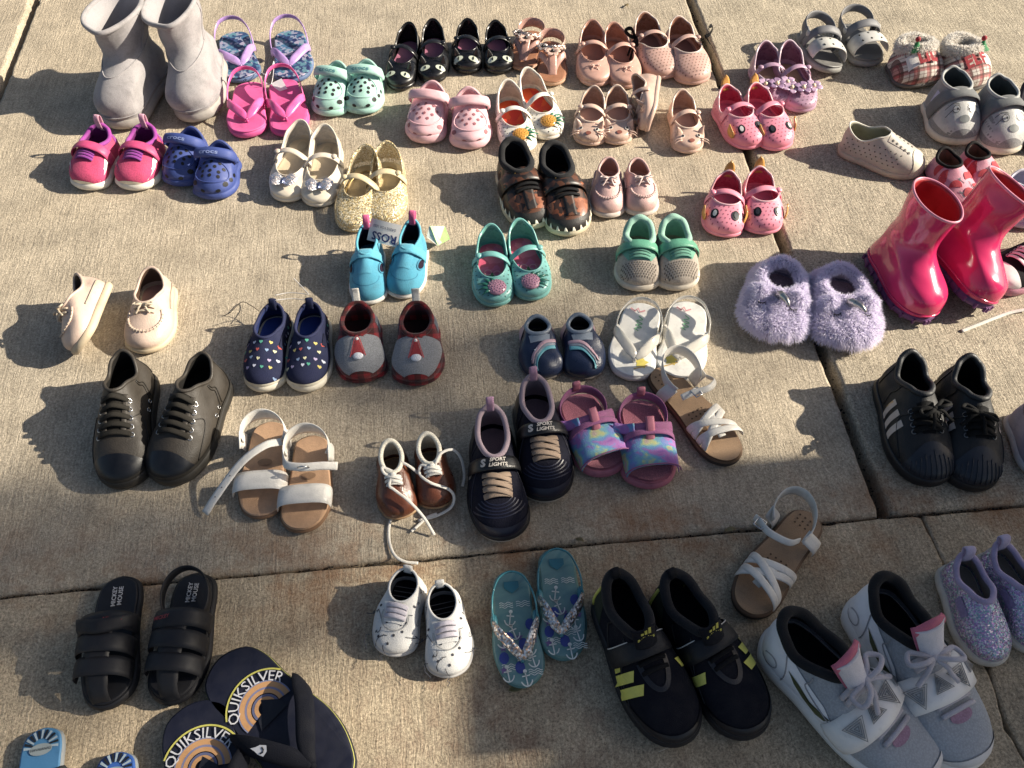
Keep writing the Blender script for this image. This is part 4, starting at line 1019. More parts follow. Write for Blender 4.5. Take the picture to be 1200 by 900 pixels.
def swim_shoe(s):
    m = mat('dd8ea2', 'fabric', .6); bk = mat('171416', 'fabric')
    s.layer('sole', s.zb, s.zs, mat('2a2226', 'rubber'))
    s.upper(m, mat('8d6450', 'fabric'), .026, .44, [(0, .046), (.3, .042), (.6, .040), (1, .050)], back=.03, ow=.56, taper=.0, bulge=.004, slope=.3, wav=.0012)
    s.footbed(mat('7a5a48', 'fabric'), .006, .002, .001); s.collar(.0032, bk)
    rd = mat('c22c3c', 'fabric'); it = []
    sh = fan(np.array([(math.cos(q), max(-.15, math.sin(q))) for q in np.linspace(0, 2*np.pi, 18, endpoint=False)])*.011, (.5, 1))
    for x, y, r in ((-.22, .62, .3), (.22, .72, -.4), (-.05, .88, .2), (.3, .5, 1.0), (-.34, .80, -.7)): it.append((sh, (x, y), dict(rot=r, off=.0012)))
    s.decals('mushroom_caps', it, rd)
    it = [(stroke([(0, -.008), (0, .006)], .0016), (x, y), dict(rot=r, off=.001)) for x, y, r in ((.05, .66, .6), (.08, .66, -.5), (-.2, .73, .2), (.12, .84, 1.1), (.15, .85, .3))]
    s.decals('leaf_print', it, mat('7a7a80', 'fabric'))
    for g in (-1, 1): s.decals('side_print', [(sh, (0, .35), dict(mode='wrap', a=g*62, off=.001)), (sh, (0, .55), dict(mode='wrap', a=g*70, off=.001, rot=1))], rd)
def rain_boot(s):
    g = G('rain_pink') if 'rain_pink' not in MATS else None
    if g: g.set(color=g.ramp(g.noise(18, 3).outputs[0], [(.3, srgb('c2265a')), (.7, srgb('d83a6c'))]), rough=.16, coat=.5, crough=.05)
    m = MATS['rain_pink']; inn = mat('b3121f', 'rubber', .45)
    s.layer('sole', s.zb, s.zs, mat('6a3a6e', 'rubber'), out=.002, bul=.001); 
    r = [s.ring3(0, s.zs(s.ts)-.001), s.ring3(.003, .030), np.c_[scaled_ring(s, .96, 0)[:, :2], pw(SIDX, [(0, .050), (.5, .056), (1, .062)])],
         er(s, .0, .82, .88, .078, .066), er(s, .02, .64, .80, .094, .082), er(s, .01, .57, .80, .112, .104), er(s, -.02, .57, .86, .142, .140), er(s, -.03, .58, .92, .166, .163)]
    s.loft(r, m, inn, 30, name='boot_upper', th=.0025, wav=.0008)
    s.collar(.0019, mat('e690a8', 'rubber', .3), 1.3, 'top_band')
    V, F = tube_geo(s.A[2]+s.An[2]*.0006, .0018, 6, True); s.part('foxing_ridge', V, F, m)
    for i in (N//2,):
        P = [s.A[j, i]+s.An[j, i]*.0003 for j in range(3, 29)]; V, F = tube_geo(P, .0015, 6); s.part('back_seam', V, F, m)
    b = MB()
    for i in range(0, N, 3):
        p = s.R[i]+s.Nn[i]*.0035; b.add(*box_geo((p[0], p[1], .007), (.004, .004, .009)))
    s.part('sole_lugs', b.V, b.F, mat('6a3a6e', 'rubber'), smooth=False)
def canvas_pinksole(s):
    m = mat('17161a', 'fabric'); w = mat('e7e2df', 'fabric'); pk = mat('d58fa2', 'rubber')
    runner(s, m, mat('3a3538', 'fabric'), pk, None, heel=.066, zt=.058, throat=.55, ow=.55, tongue=mat('eceae6', 'fabric'), collar=.002, col_m=mat('d9a7b2', 'fabric'), tw=.5)
    mudguard(s, 'toe_cap', mat('efebe6', 'rubber'), .6, .24, .0012)
    s.laces([.58, .63, .68, .73], .26, w, .004, .3, lift=.004, eyelet=mat('e0a0b4', 'metal'))
def lilac_clog(s):
    m = glitter(['b9b6d8', 'cfd0ea', 'a9a2cf', 'd9d8f2', 'c2c6e6'], 'lilac_glitter', 1100, .15)
    s.layer('sole', s.zb, s.zs, mat('c9c4dd', 'rubber'), out=.001, bul=.002)
    s.upper(m, mat('c9c6da', 'rubber'), .036, .52, [(0, .060), (.3, .056), (.6, .046), (1, .056)], back=.02, ow=.64, bulge=.005, slope=.3)
    s.footbed(mat('b9b4cc', 'rubber'), .006, .002); s.collar(.002, mat('eceaf2', 'rubber')); perf_sides(s, .06, .9, .0016, .011, mat('ece9f6', 'rubber'), (30, 46, 62, 76))
def red_black(s):
    m = mat('232124', 'leather'); runner(s, m, mat('2a2628', 'fabric'), mat('3a2528', 'rubber'), None, heel=.078, zt=.066, tab=mat('c01f2c', 'fabric'), tongue=mat('b01f2a', 'fabric'), collar=.005, col_m=mat('33303a', 'fabric'))
    s.laces([.6, .66, .72], .24, mat('2a282a', 'fabric'), .0025, .5)
    s.decal('side_badge', disc(.008, 12, rings=(.5, 1)), mat('c9a33c', 'leather'), 0, .35, mode='wrap', a=55, off=.0012)
def unicorn_slipper(s):
    m = mat('d9cde2', 'suede'); fm = mat('f1ecf9', 'fur', key='lilac_fur')
    s.layer('sole', s.zb, s.zs, mat('a99db6', 'felt'))
    s.upper(m, m, .040, .52, [(0, .042), (.35, .040), (.7, .040), (1, .048)], back=.08, ow=.64, taper=-.05, bulge=.010, slope=.05, k2=.65, wav=.0015)
    s.footbed(mat('a0838e', 'felt'), .012, .004, .001); s.collar(.006, m, .9, 'padded_rim')
    s.fur(s.A[1:], s.An[1:], 34000, .0115, fm, .0006, .25, 'fur', 11)
    ring = s.top; c0 = ring[:, :2].mean(0); a = np.linspace(0, 2*np.pi, 10); rad = np.c_[(ring[:, :2]-c0)/np.linalg.norm(ring[:, :2]-c0, axis=1, keepdims=True), np.zeros(N)]
    C = np.stack([ring+.006*(math.cos(q)*rad+math.sin(q)*np.array([0, 0, 1.0])) for q in a]); s.fur(C, (C-ring[None])/.006, 7000, .008, fm, .0006, .2, 'rim_fur', 12)
    sv = mat('b9b7b0', 'metal', .35); z = s.topz(0, .60*s.L, .06)
    P = cat([(0, .56*s.L, z+.002), (-.02*s.W, .62*s.L, z+.014), (-.10*s.W, .70*s.L, z+.020), (-.16*s.W, .755*s.L, z+.016)], 16); rr = np.linspace(.0085, .0022, 16)*(1+.10*np.sin(np.arange(16)*2.1))
    V, F = tube_geo(P, rr, 10); s.part('horn', V, F, sv)
    for g in (-1, 1):
        x = g*.24; it = [(stroke([(-.006, .0), (-.003, -.0025), (0, -.0032), (.003, -.0025), (.006, 0)], .0016), (x, .715), dict(off=.0105))]
        it += [(stroke([(q*.0045, -.002), (q*.0062, -.006)], .001), (x, .715), dict(off=.0107)) for q in (-1, -.4, .3, 1)]
        s.decals('closed_eye', it, mat('141218', 'fabric'))
        # floppy fluffy ear
        zz = s.topz(g*.30*s.W, .55*s.L, .05); E = np.stack([np.array(ball_geo((g*.30*s.W, .555*s.L, zz+.006), (.013, .011, .008), 16, 8)[0])]).reshape(9, 16, 3)
        c = np.array((g*.30*s.W, .555*s.L, zz+.006)); V = E.reshape(-1, 3); s.part('ear', V, grid_faces(9, 16), m)
        s.fur(E, (E-c)/np.linalg.norm(E-c, axis=2, keepdims=True), 2600, .010, fm, .0006, .3, 'ear_fur', 14+g)
def dino_sneaker(s):
    m = cells(['2a2422', '4a3024', '1b1818', '5c3a2a', '332a26', '231e1d'], 'dino_camo', 95, .42); br = cells(['8a5238', '74432e', '9a6044', '3a2a24'], 'dino_rust', 110, .4); cr = mat('d3c3a2', 'rubber')
    runner(s, m, mat('161517', 'fabric'), cr, None, heel=.076, zt=.066, side=.058, throat=.50, ow=.60, collar=.0062, col_m=mat('18181b', 'felt'), tongue=None, toe_h=.036)
    cap_decal(s, 'toe_panel', br, .70, .90, lambda y: 66)
    s.strap([(-1, .66), (0, .74), (1, .82), (0, .9)], .020, m, .0015, name='nose_ridge')
    mudguard(s, 'toe_guard', mat('2d2927', 'leather'), .34, .42, .0014)
    tw = mat('e8e0cc', 'rubber'); it = []
    for i in range(-9, 10):
        ii = (i*2) % N; a = s.A[1, ii]+s.An[1, ii]*.0028; up = s.A[5, ii]-s.A[1, ii]; up = up/np.linalg.norm(up); sd = s.A[1, (ii+1) % N]-s.A[1, ii-1]; sd = sd/np.linalg.norm(sd)
        h = .008 if abs(i) % 2 else .0105; V = [a-sd*.0035-up*.002, a+sd*.0035-up*.002, a+up*h, a-sd*.002+s.An[1, ii]*.0012, a+sd*.002+s.An[1, ii]*.0012]
        it.append((V, [(0, 1, 4, 3), (3, 4, 2), (0, 3, 2), (1, 2, 4)]))
    for V, F in it: s.part('tooth', V, F, tw, smooth=False)
    s.strap([(-86, .46), (-50, .50), (0, .52), (50, .50), (86, .46)], .034, m, .003, name='velcro_strap', crown=.001)
    o = s.kids[-1]; P, NN = s.last
    s.strap([(-50, .545), (0, .57), (50, .545)], .010, br, .003, lift=.0035, name='strap_stripe')
    s.decal('strap_lettering', text('REX', .013, .03, maxw=.028), mat('b98a2e', 'leather'), .05, .485, off=.0062)
    s.laces([.63, .68], .26, mat('17171a', 'fabric'), .0035, .6)
    for g in (-1, 1):
        for r in (.013, .008): 
            q = np.linspace(0, 2*np.pi, 20); s.decal('swirl', stroke(np.stack([r*np.cos(q), r*np.sin(q)], 1), .0022), br, 0, .30, mode='wrap', a=g*60, off=.0012)
def moccasin(s, base='d9b5ae', sole='dccfc4', lace='d8c4bd', bow=True, lining=None, heel=.05):
    m = mat(base, 'leather'); s.layer('sole', s.zb, s.zs, mat(sole, 'rubber'), out=.0015, bul=.002)
    s.upper(m, mat(lining or 'b98b80', 'leather'), .032, .54, [(0, .054), (.22, .052), (.55, .042), (1, heel)], back=.02, ow=.60, taper=.02, bulge=.005, slope=.30, k2=.58, wav=.0008)
    s.footbed(mat('a77a6c', 'leather'), .006, .002, .001); s.collar(.0024, mat(base, 'leather'))
    a = np.linspace(-.12*np.pi, 1.12*np.pi, 40); P = []
    for q in a:
        x = .36*s.W*math.cos(q); y = (.66+.20*math.sin(q))*s.L; z = s.topz(x, y, None)
        if z is not None: P.append((x, y, z+.0006))
    V, F = tube_geo(P, .0018, 6); s.part('moc_seam', V, F, m)
    b = MB()
    for i in range(2, len(P)-2, 2):
        p = np.array(P[i]); d = p-np.array((0, .62*s.L, p[2])); d = d/np.linalg.norm(d); b.add(*tube_geo([p-d*.003, p+np.array((0, 0, .0016)), p+d*.003], .0008, 5))
    s.part('stitches', b.V, b.F, mat(lace, 'fabric'))
    lm = mat(lace, 'leather'); s.laces([.585, .64], .22, lm, .002, .8)
    z = s.topz(0, .58*s.L, .055); s.bow((0, .575*s.L, z+.005), .015, lm, .0017, .9, True, 'lace_bow', 0, .8)
    for g in (-1, 1):
        P = []
        for q in np.linspace(.10, .50, 14):
            rr = s.wrap(g*72, q*s.L)
            if rr: P.append((g*math.sin(math.radians(72))*(rr+.001), q*s.L, .018+math.cos(math.radians(72))*(rr+.001)))
        if len(P) > 3: V, F = tube_geo(P, .0017, 6, False, .8); s.part('side_lace', V, F, lm)
def moc_pink(s): moccasin(s, 'd6aca5', 'd9cabf', 'd6bcb5')
def boat_beige(s): moccasin(s, 'cfb5a3', 'cdb998', 'bfae96', lining='5a4436', heel=.056)
def pine_aqua(s):
    m = mat('72b9b3', 'jelly', .4); bed = cells(['c2526e', 'd46a82', 'b9486a', 'c95f86'], 'rose_bed', 55, .5)
    maryjane(s, m, mat('6fb3a4', 'jelly'), bed, heel=.058, sy=.45, sw=.012, throat=.72, toe_h=.03)
    it = []
    for x, y in ((-.25, .62), (.05, .68), (.25, .60), (.1, .52), (-.12, .54), (-.3, .70)):
        q = np.linspace(0, 2*np.pi, 14); it.append((stroke(np.stack([.006*np.cos(q), .006*np.sin(q)], 1), .0016), (x, y), dict(z=float(s.zs(y))+.0026)))
    s.decals('ring_print', it, mat('e8a0a8', 'leather')); s.decals('leaf_print', [(disc(.0025, 8, .006), (x, y), dict(z=float(s.zs(y))+.0026, rot=r)) for x, y, r in ((-.05, .62, .5), (.15, .64, -.6), (.0, .56, .1))], mat('4a7a4c', 'leather'))
    perf(s, .78, .98, .0012, .0095, mat('35605c', 'rubber')); perf_sides(s, .3, .75, .0012, .0095, mat('35605c', 'rubber'))
    pineapple(s, -.10*s.f, .85, mat('b07f96', 'jelly'), mat('1f6a5a', 'jelly'), (0 if s.f > 0 else math.pi)+.3*(-s.f))
def mint_runner(s):
    m = mat('c3b4a3', 'knit', var=.05); mt = mat('79bda0', 'fabric')
    runner(s, m, mat('8fc6ae', 'fabric'), mat('ddd0bb', 'rubber'), None, heel=.070, zt=.060, throat=.54, collar=.006, col_m=mat('96c7b2', 'fabric'), tongue=None, toe_h=.036, wav=.0004)
    quarter(s, 'quarter_panel', mat('a9b0a8', 'fabric'), .5, 1, .30, 1.0); quarter(s, 'heel_panel', mt, .66, 1, .50, 1.0, .0014)
    cap_decal(s, 'lace_panel', mt, .545, .72, lambda y: 50-(y-.55)*90, .0012)
    s.laces([.60, .645, .69], .24, mat('68aa92', 'fabric'), .0034, .4, lift=.0035)
    s.strap([(-84, .46), (-45, .505), (0, .525), (45, .505), (84, .46)], .019, mat('5fae8c', 'leather'), .0034, name='velcro_strap', bump=.003)
    it = []
    for j in range(7):
        for i in range(-6, 7): it.append((disc(.0011, 6, .0016), (i*.062+(.03 if j % 2 else 0), .76+.03*j), dict(off=.0005)))
    s.decals('knit_holes', it, mat('75695c', 'knit'))
def aqua_tstrap(s):
    m = mat('4bb0cf', 'fabric'); bk = mat('1d2740', 'fabric')
    s.layer('midsole', s.zb, s.zs, mat('e6e2da', 'rubber'), out=.001, bul=.001)
    s.upper(m, bk, .032, .52, [(0, .062), (.25, .058), (.6, .056), (1, .068)], back=.01, ow=.52, taper=.1, bulge=.003, slope=.42, wav=.0006)
    s.footbed(bk, .006, .002); s.collar(.0024, mat('55bcd6', 'fabric'))
    for g in (-1, 1):
        e = s.decal('cutout', disc(.0058, 16, .0105, (.5, 1)), mat('2a1d33', 'fabric'), 0, .58, mode='wrap', a=g*54, rot=g*.25, off=.0010)
        q = np.linspace(0, 2*np.pi, 22); s.decal('cutout_binding', stroke(np.stack([.0068*np.cos(q), .0115*np.sin(q)], 1), .0022), mat('3a9cc0', 'fabric'), 0, .58, mode='wrap', a=g*54, rot=g*.25, off=.0016)
    s.strap([(-70, .40), (-35, .46), (0, .49), (40, .47), (75, .40)], .020, mat('58bfda', 'fabric'), .0026, name='velcro_strap')
    cap_decal(s, 't_panel', mat('52b6d4', 'fabric'), .53, .74, lambda y: 22, .0010)
    q = np.linspace(0, np.pi, 20)
    for r in (.023,): s.decal('topstitch', stroke(np.stack([r*np.cos(q), -r*.9*np.sin(q)], 1), .0009), mat('2e8db0', 'fabric'), 0, .72, off=.0006)
    P = [(0, .012*s.L, .056), (0, .0, .068), (0, -.006, .080), (0, .0, .086), (0, .006, .078), (0, .008, .062)]
    s.band(P, [(0, -1, 0), (0, -1, 0), (0, -1, .3), (0, 0, 1), (0, 1, .3), (0, 1, 0)], .011, mat('e0568f', 'fabric'), .0018, 20, 'heel_tab')
def heart_slipon(s):
    m = mat('2b3050', 'fabric', var=.08); w = mat('e4ddcb', 'rubber')
    s.layer('midsole', s.zb, s.zs, w, out=.0015, bul=.0015)
    s.upper(m, mat('26376f', 'fabric'), .030, .54, [(0, .058), (.25, .055), (.55, .046), (1, .052)], back=.02, ow=.62, taper=.0, bulge=.004, slope=.34, k2=.58, wav=.0005)
    s.footbed(mat('2c448c', 'fabric'), .006, .003, .001); s.collar(.0026, mat('32375a', 'fabric')); mudguard(s, 'toe_foxing', w, .13, .34, .0016)
    cols = ['d9554d', 'e3cf6a', '4fb59a', 'dcdff0', 'c9b9e0', 'e0dcb6', '93b0d8']; rg = np.random.default_rng(int(abs(s.loc.x*1000)) % 97)
    for ci, c in enumerate(cols):
        it = []
        for k in range(3):
            i = ci+k*7; j = i // 5; x = ((i % 5)-2)*.19+(.09 if j % 2 else 0); y = .575+.085*j
            if y < .93 and s.topz(x*s.W, y*s.L, None): it.append((heart(.0029), (x+rg.uniform(-.04, .04), y+rg.uniform(-.015, .015)), dict(rot=rg.uniform(-.3, .3), off=.0008)))
        for g in (-1, 1): it.append((heart(.0029), (0, .12+.06*ci), dict(mode='wrap', a=g*(64+8*(ci % 2)), rot=0, off=.0008)))
        s.decals('heart_print', it, mat(c, 'fabric'))
    for g in (-1, 1): s.decal('elastic_gore', rect(.010, .024, 4, 6), mat('20243e', 'knit'), 0, .50, mode='wrap', a=g*50, off=.0014)
    P = [(0, .03*s.L, .042), (0, .008, .052), (0, .003, .062), (0, .007, .066), (0, .011, .060), (0, .013, .046)]
    s.band(P, [(0, -1, 0), (0, -1, 0), (0, -1, .3), (0, 0, 1), (0, 1, .3), (0, 1, 0)], .011, mat('22294a', 'fabric'), .0018, 20, 'heel_tab')
def gnome_slipper(s):
    pl = plaid('8e1b22', [(.020, .5, '16090a')], 'buffalo_plaid'); gr = mat('8f9195', 'felt', var=.1)
    s.layer('sole', s.zb, s.zs, pl, out=.001, bul=.002)
    s.upper(pl, pl, .036, .54, [(0, .056), (.3, .053), (.6, .048), (1, .056)], back=.02, ow=.62, taper=.0, bulge=.007, slope=.22, k2=.62, wav=.0008)
    s.footbed(mat('2c1517', 'felt'), .006, .003); s.collar(.004, pl)
    cap_decal(s, 'vamp_panel', gr, .53, .965, lambda y: 76 if y > .6 else 64+(y-.53)*170, .0012, 16, 12); quarter(s, 'quarter_panel', mat('6c727c', 'felt'), .60, 1, .1, .80)
    rd = mat('a01f2a', 'felt'); s.decal('gnome_hat', fan(np.array([(-.010, -.012), (.010, -.012), (.003, .010), (0, .016), (-.003, .010)]), (.4, .7, 1)), rd, 0, .70, off=.0028)
    s.decal('hat_outline', stroke([(-.012, -.014), (-.004, .012), (0, .018), (.004, .012), (.012, -.014)], .0016), mat('c9444a', 'felt'), 0, .70, off=.0032)
    V, F = ball_geo((0, .80*s.L, (s.topz(0, .80*s.L, .04))+.001), (.0085, .0075, .0035), 14, 7); s.part('beard', V, F, mat('d8dae2', 'felt'))
    V, F = ball_geo((0, .60*s.L, (s.topz(0, .60*s.L, .05))+.001), .0032); s.part('pompom', V, F, mat('e4e2de', 'felt'))
    P = [(0, .02*s.L, .050), (0, .004, .056), (0, -.004, .070), (0, -.006, .080)]; s.band(P, (0, 1, .2), .013, mat('ddd9d0', 'fabric'), .0008, 14, 'size_label')
def navy_baby(s):
    m = mat('1c2a48', 'leather', .35); sv = mat('8d98a4', 'leather', .3); pk = mat('c9a3ae', 'leather', .35); tq = mat('5fb0bd', 'leather')
    s.layer('sole', s.zb, s.zs, mat('6d655e', 'suede'))
    s.upper(m, mat('2c2422', 'suede'), .034, .40, [(0, .042), (.3, .040), (.6, .038), (1, .044)], back=.08, ow=.54, taper=.0, bulge=.008, slope=.15, k2=.62, wav=.0018)
    s.footbed(mat('241d1b', 'suede'), .008, .002)
    quarter(s, 'quarter_panel', pk, .62, 1, .12, 1.0, .0011, 1); quarter(s, 'quarter_panel', pk, .62, 1, .12, 1.0, .0011, -1); s.collar(.0035, sv)
    cap_decal(s, 'instep_panel', sv, .40, .52, lambda y: 40)
    g = s.f
    for k, (mm, w) in enumerate(((tq, .007), (sv, .006), (pk, .006))): s.strap([(-58*g, .60-.05*k), (-10*g, .66-.05*k), (40*g, .82-.05*k), (62*g, .95-.06*k)], w, mm, .0014, name='stripe')
    s.decals('star_print', [(star(.005), (.1*g, .66), dict(off=.0022)), (star(.004), (.2*g, .78), dict(off=.0022))], mat('cdd6dc', 'leather'))
def white_thong(s):
    w = mat('e9e7e0', 'rubber'); j = G('clear_jelly') if 'clear_jelly' not in MATS else None
    if j: j.set(color=srgb('f1ece0'), rough=.15, trans=.35, coat=.3, sss=.0)
    flipflop(s, w, w, MATS['clear_jelly'], back=.022, sw=.017)
    zb = float(s.zs(.3))+.0006
    s.decal('script_print', stroke(cat([(-.016, 0), (-.011, .006), (-.008, -.004), (-.003, .005), (0, -.004), (.005, .006), (.009, -.003), (.015, .004)], 40), .0018), mat('7fc08a', 'rubber'), 0, .30, rot=math.pi/2, z=zb); s.decal('flower_print', star(.012, 5, .6), mat('e6d34f', 'rubber'), -.2*s.f, .80, z=float(s.zs(.8))+.0006)
    s.decal('bird_print', stroke([(-.012, .006), (-.004, .001), (0, .008), (.004, .001), (.012, .006)], .003), mat('e59aa0', 'rubber'), .1, .15, z=zb)
    q = np.linspace(0, 2*np.pi, 26)
    s.decal('print_ray', stroke([(-.01, -.006), (.01, .006)], .002), mat('d9b04a', 'rubber'), -.2*s.f, .86, z=float(s.zs(.86))+.0006)
def woven_sandal(s):
    ln = .8*s.f if s.f > 0 else .55*s.f; lp = lambda P: [(x+ln*max(0, z-.030), y, z-.25*abs(ln)*max(0, z-.03)) for x, y, z in P]
    w = mat('dcd7cd', 'leather', .4); bed = mat('a98763', 'suede'); cork = mat('6b4f35', 'rubber')
    s.layer('sole', s.zb, lambda t: s.zs(t)-.007, mat('3d3128', 'rubber')); s.layer('cork_midsole', lambda t: s.zs(t)-.007, lambda t: s.zs(t)-.001, cork, out=.0005); s.footbed(bed, .002, .0, .0015, 'footbed')
    f = s.f
    for k, (y0, y1) in enumerate(((.62, .80), (.80, .62), (.58, .68), (.84, .74))):
        s.arch(y0, y1, .011, .024+.0015*(k % 2), w, .0022, .48, name='woven_strap', p=2.2)
    s.band([(-.05*s.W, .60*s.L, .040), (0, .70*s.L, .044), (.05*s.W, .82*s.L, .036)], (0, .1, 1), .012, w, .0025, 12, 'knot_strap')
    # ankle strap: quarter on one side, loop over the instep, buckle
    th = np.linspace(-2.2, 2.2, 17); P = [(.44*s.W*math.sin(q), (.22-.19*math.cos(q))*s.L, .050+.010*math.cos(q)) for q in th]
    s.band(lp(P), [(math.sin(q), -math.cos(q), 0) for q in th], .022, w, .0022, 40, 'heel_strap')
    for g in (-1, 1): s.band(lp([(g*.47*s.W, .26*s.L, .014), (g*.47*s.W, .28*s.L, .032), (g*.42*s.W, .30*s.L, .052)]), (g, 0, 0), .020, w, .0022, 10, 'side_strap')
    P = [(-.38*s.W, .36*s.L, .052), (-.34*s.W, .44*s.L, .060), (0, .48*s.L, .066), (.34*s.W, .44*s.L, .062), (.52*s.W, .42*s.L, .056)]
    s.band(lp(P), [(-1, .3, .3), (-.6, .6, .6), (0, .7, .7), (.6, .6, .6), (.8, .5, .5)], .010, w, .0022, 26, 'ankle_strap')
    P, NN = s.last; c = P[17]+NN[17]*.0022; fr = [c+np.array(q) for q in ((-.006, -.007, 0), (.006, -.007, 0), (.006, .007, 0), (-.006, .007, 0))]
    V, F = tube_geo(np.array(fr), .0012, 6, True); s.part('buckle', V, F, STEEL)
    it = [(disc(.0016, 8), (x, y), dict(z=float(s.zs(y))+.0012)) for x in (-.18, -.06, .06, .18) for y in (.08, .12, .16, .5, .54)]
    s.decals('footbed_holes', it, mat('5a4330', 'suede'))
def tiedye_sandal(s):
    t = swirl([(.30, '8a5fa6'), (.42, 'a872b0'), (.50, '6f8fc2'), (.56, '74aab8'), (.62, 'b9bf86'), (.72, 'b478b4')], 'tie_dye', 34, .85, .3, .0008)
    pk = mat('b9677c', 'rubber'); mv = mat('a45c8c', 'fabric')
    s.layer('sole', s.zb, s.zs, pk, out=.001, bul=.003); s.footbed(mat('b4687a', 'felt'), .004, .001, .003, 'footbed')
    s.arch(.68, .70, .066, .029, t, .003, .49, name='vamp_panel', p=2.6, lean=-.002); P, NN = s.last
    q = P+np.array((0, .0325, 0))+NN*.0022; V, F = tube_geo(q[1:-1], .0011, 5); s.part('zigzag_stitch', V, F, mv)
    s.arch(.56, .56, .010, .040, mv, .003, .49, name='vamp_binding', p=2.6)
    s.strap_dummy = None
    P = [(-.48*s.W, .40*s.L, .018), (-.45*s.W, .46*s.L, .044), (-.25*s.W, .51*s.L, .058), (0, .52*s.L, .062), (.25*s.W, .51*s.L, .058), (.45*s.W, .46*s.L, .046), (.58*s.W, .44*s.L, .044)]
    s.band(P, [(-1, 0, .2), (-1, .2, .4), (-.5, .5, .8), (0, .6, .8), (.5, .5, .8), (1, .2, .5), (.9, .3, .5)], .016, mv, .003, 28, 'instep_strap')
    s.band([(.28*s.W, .515*s.L, .061), (.46*s.W, .47*s.L, .050), (.64*s.W, .435*s.L, .049)], [(.5, .5, .8), (1, .2, .5), (.9, .3, .5)], .015, t, .003, 12, 'strap_end')
    s.band([(0, .62*s.L, .050), (0, .54*s.L, .066), (0, .44*s.L, .074)], [(0, .7, .7)]*3, .013, pk, .003, 12, 'center_loop')
    th = np.linspace(-2.4, 2.4, 17); P = [(.45*s.W*math.sin(q), (.26-.22*math.cos(q))*s.L, .028+.012*math.cos(q)) for q in th]
    s.band(P, [(math.sin(q), -math.cos(q), 0) for q in th], .020, mv, .0035, 40, 'heel_strap')
    s.band([(0, .05*s.L, .040), (0, .03*s.L, .050), (0, .02*s.L, .058), (0, .05*s.L, .056), (0, .06*s.L, .044)], [(0, -1, 0), (0, -1, 0), (0, -.5, 1), (0, 1, .5), (0, 1, 0)], .012, pk, .002, 16, 'heel_tab')
def black_sneaker(s):
    m = mat('37312a', 'leather', .6); sm = mat('26231f', 'rubber'); lc = mat('2b2823', 'fabric')
    s.layer('midsole', s.zb, s.zs, sm, out=.0018, bul=.0012)
    s.upper(m, mat('1d1b19', 'fabric'), .036, .42, [(0, .088), (.18, .084), (.55, .064), (.8, .074), (1, .080)], back=.03, ow=.48, taper=.08, bulge=.003, slope=.48, k2=.55, wav=.0008)
    s.footbed(mat('171615', 'fabric'), .006, .003); s.collar(.0028, m)
    mudguard(s, 'toe_cap', mat('14161c', 'rubber', .38), .50, .24, .0014)
    s.seams(mat('26221d', 'leather'), [[(8, .1), (11, .55), (5, .75)], [(21, .1), (20, .6), (14, .95)], [(22, .1), (21, .6), (15, .95)], [(28, .1), (28.5, .95)]], .0009); mudguard(s, 'foxing', sm, .10, .98, .0016)
    cap_decal(s, 'tongue', mat('221f1b', 'fabric'), .43, .70, lambda y: 13, .0006)
    for g in (-1, 1): s.strap([(g*15, .43), (g*16, .56), (g*18, .70)], .008, m, .0018, name='eyestay')
    s.laces([.465, .525, .585, .645, .70], .22, lc, .0044, .5, lift=.004, eyelet=STEEL, hw2=.27)
    for g in (-1, 1):
        for y in (.34, .42):
            rr = s.wrap(g*70, y*s.L) or .03; q = np.linspace(0, 2*np.pi, 12, endpoint=False); a = math.radians(70)
            c = np.array((g*math.sin(a)*(rr+.001), y*s.L, .018+math.cos(a)*(rr+.001))); V, F = tube_geo([c+.003*(math.cos(t)*np.array((0, 1, 0))+math.sin(t)*np.array((-g*math.cos(a), 0, math.sin(a)))) for t in q], .0009, 5, True); s.part('vent_eyelet', V, F, STEEL)
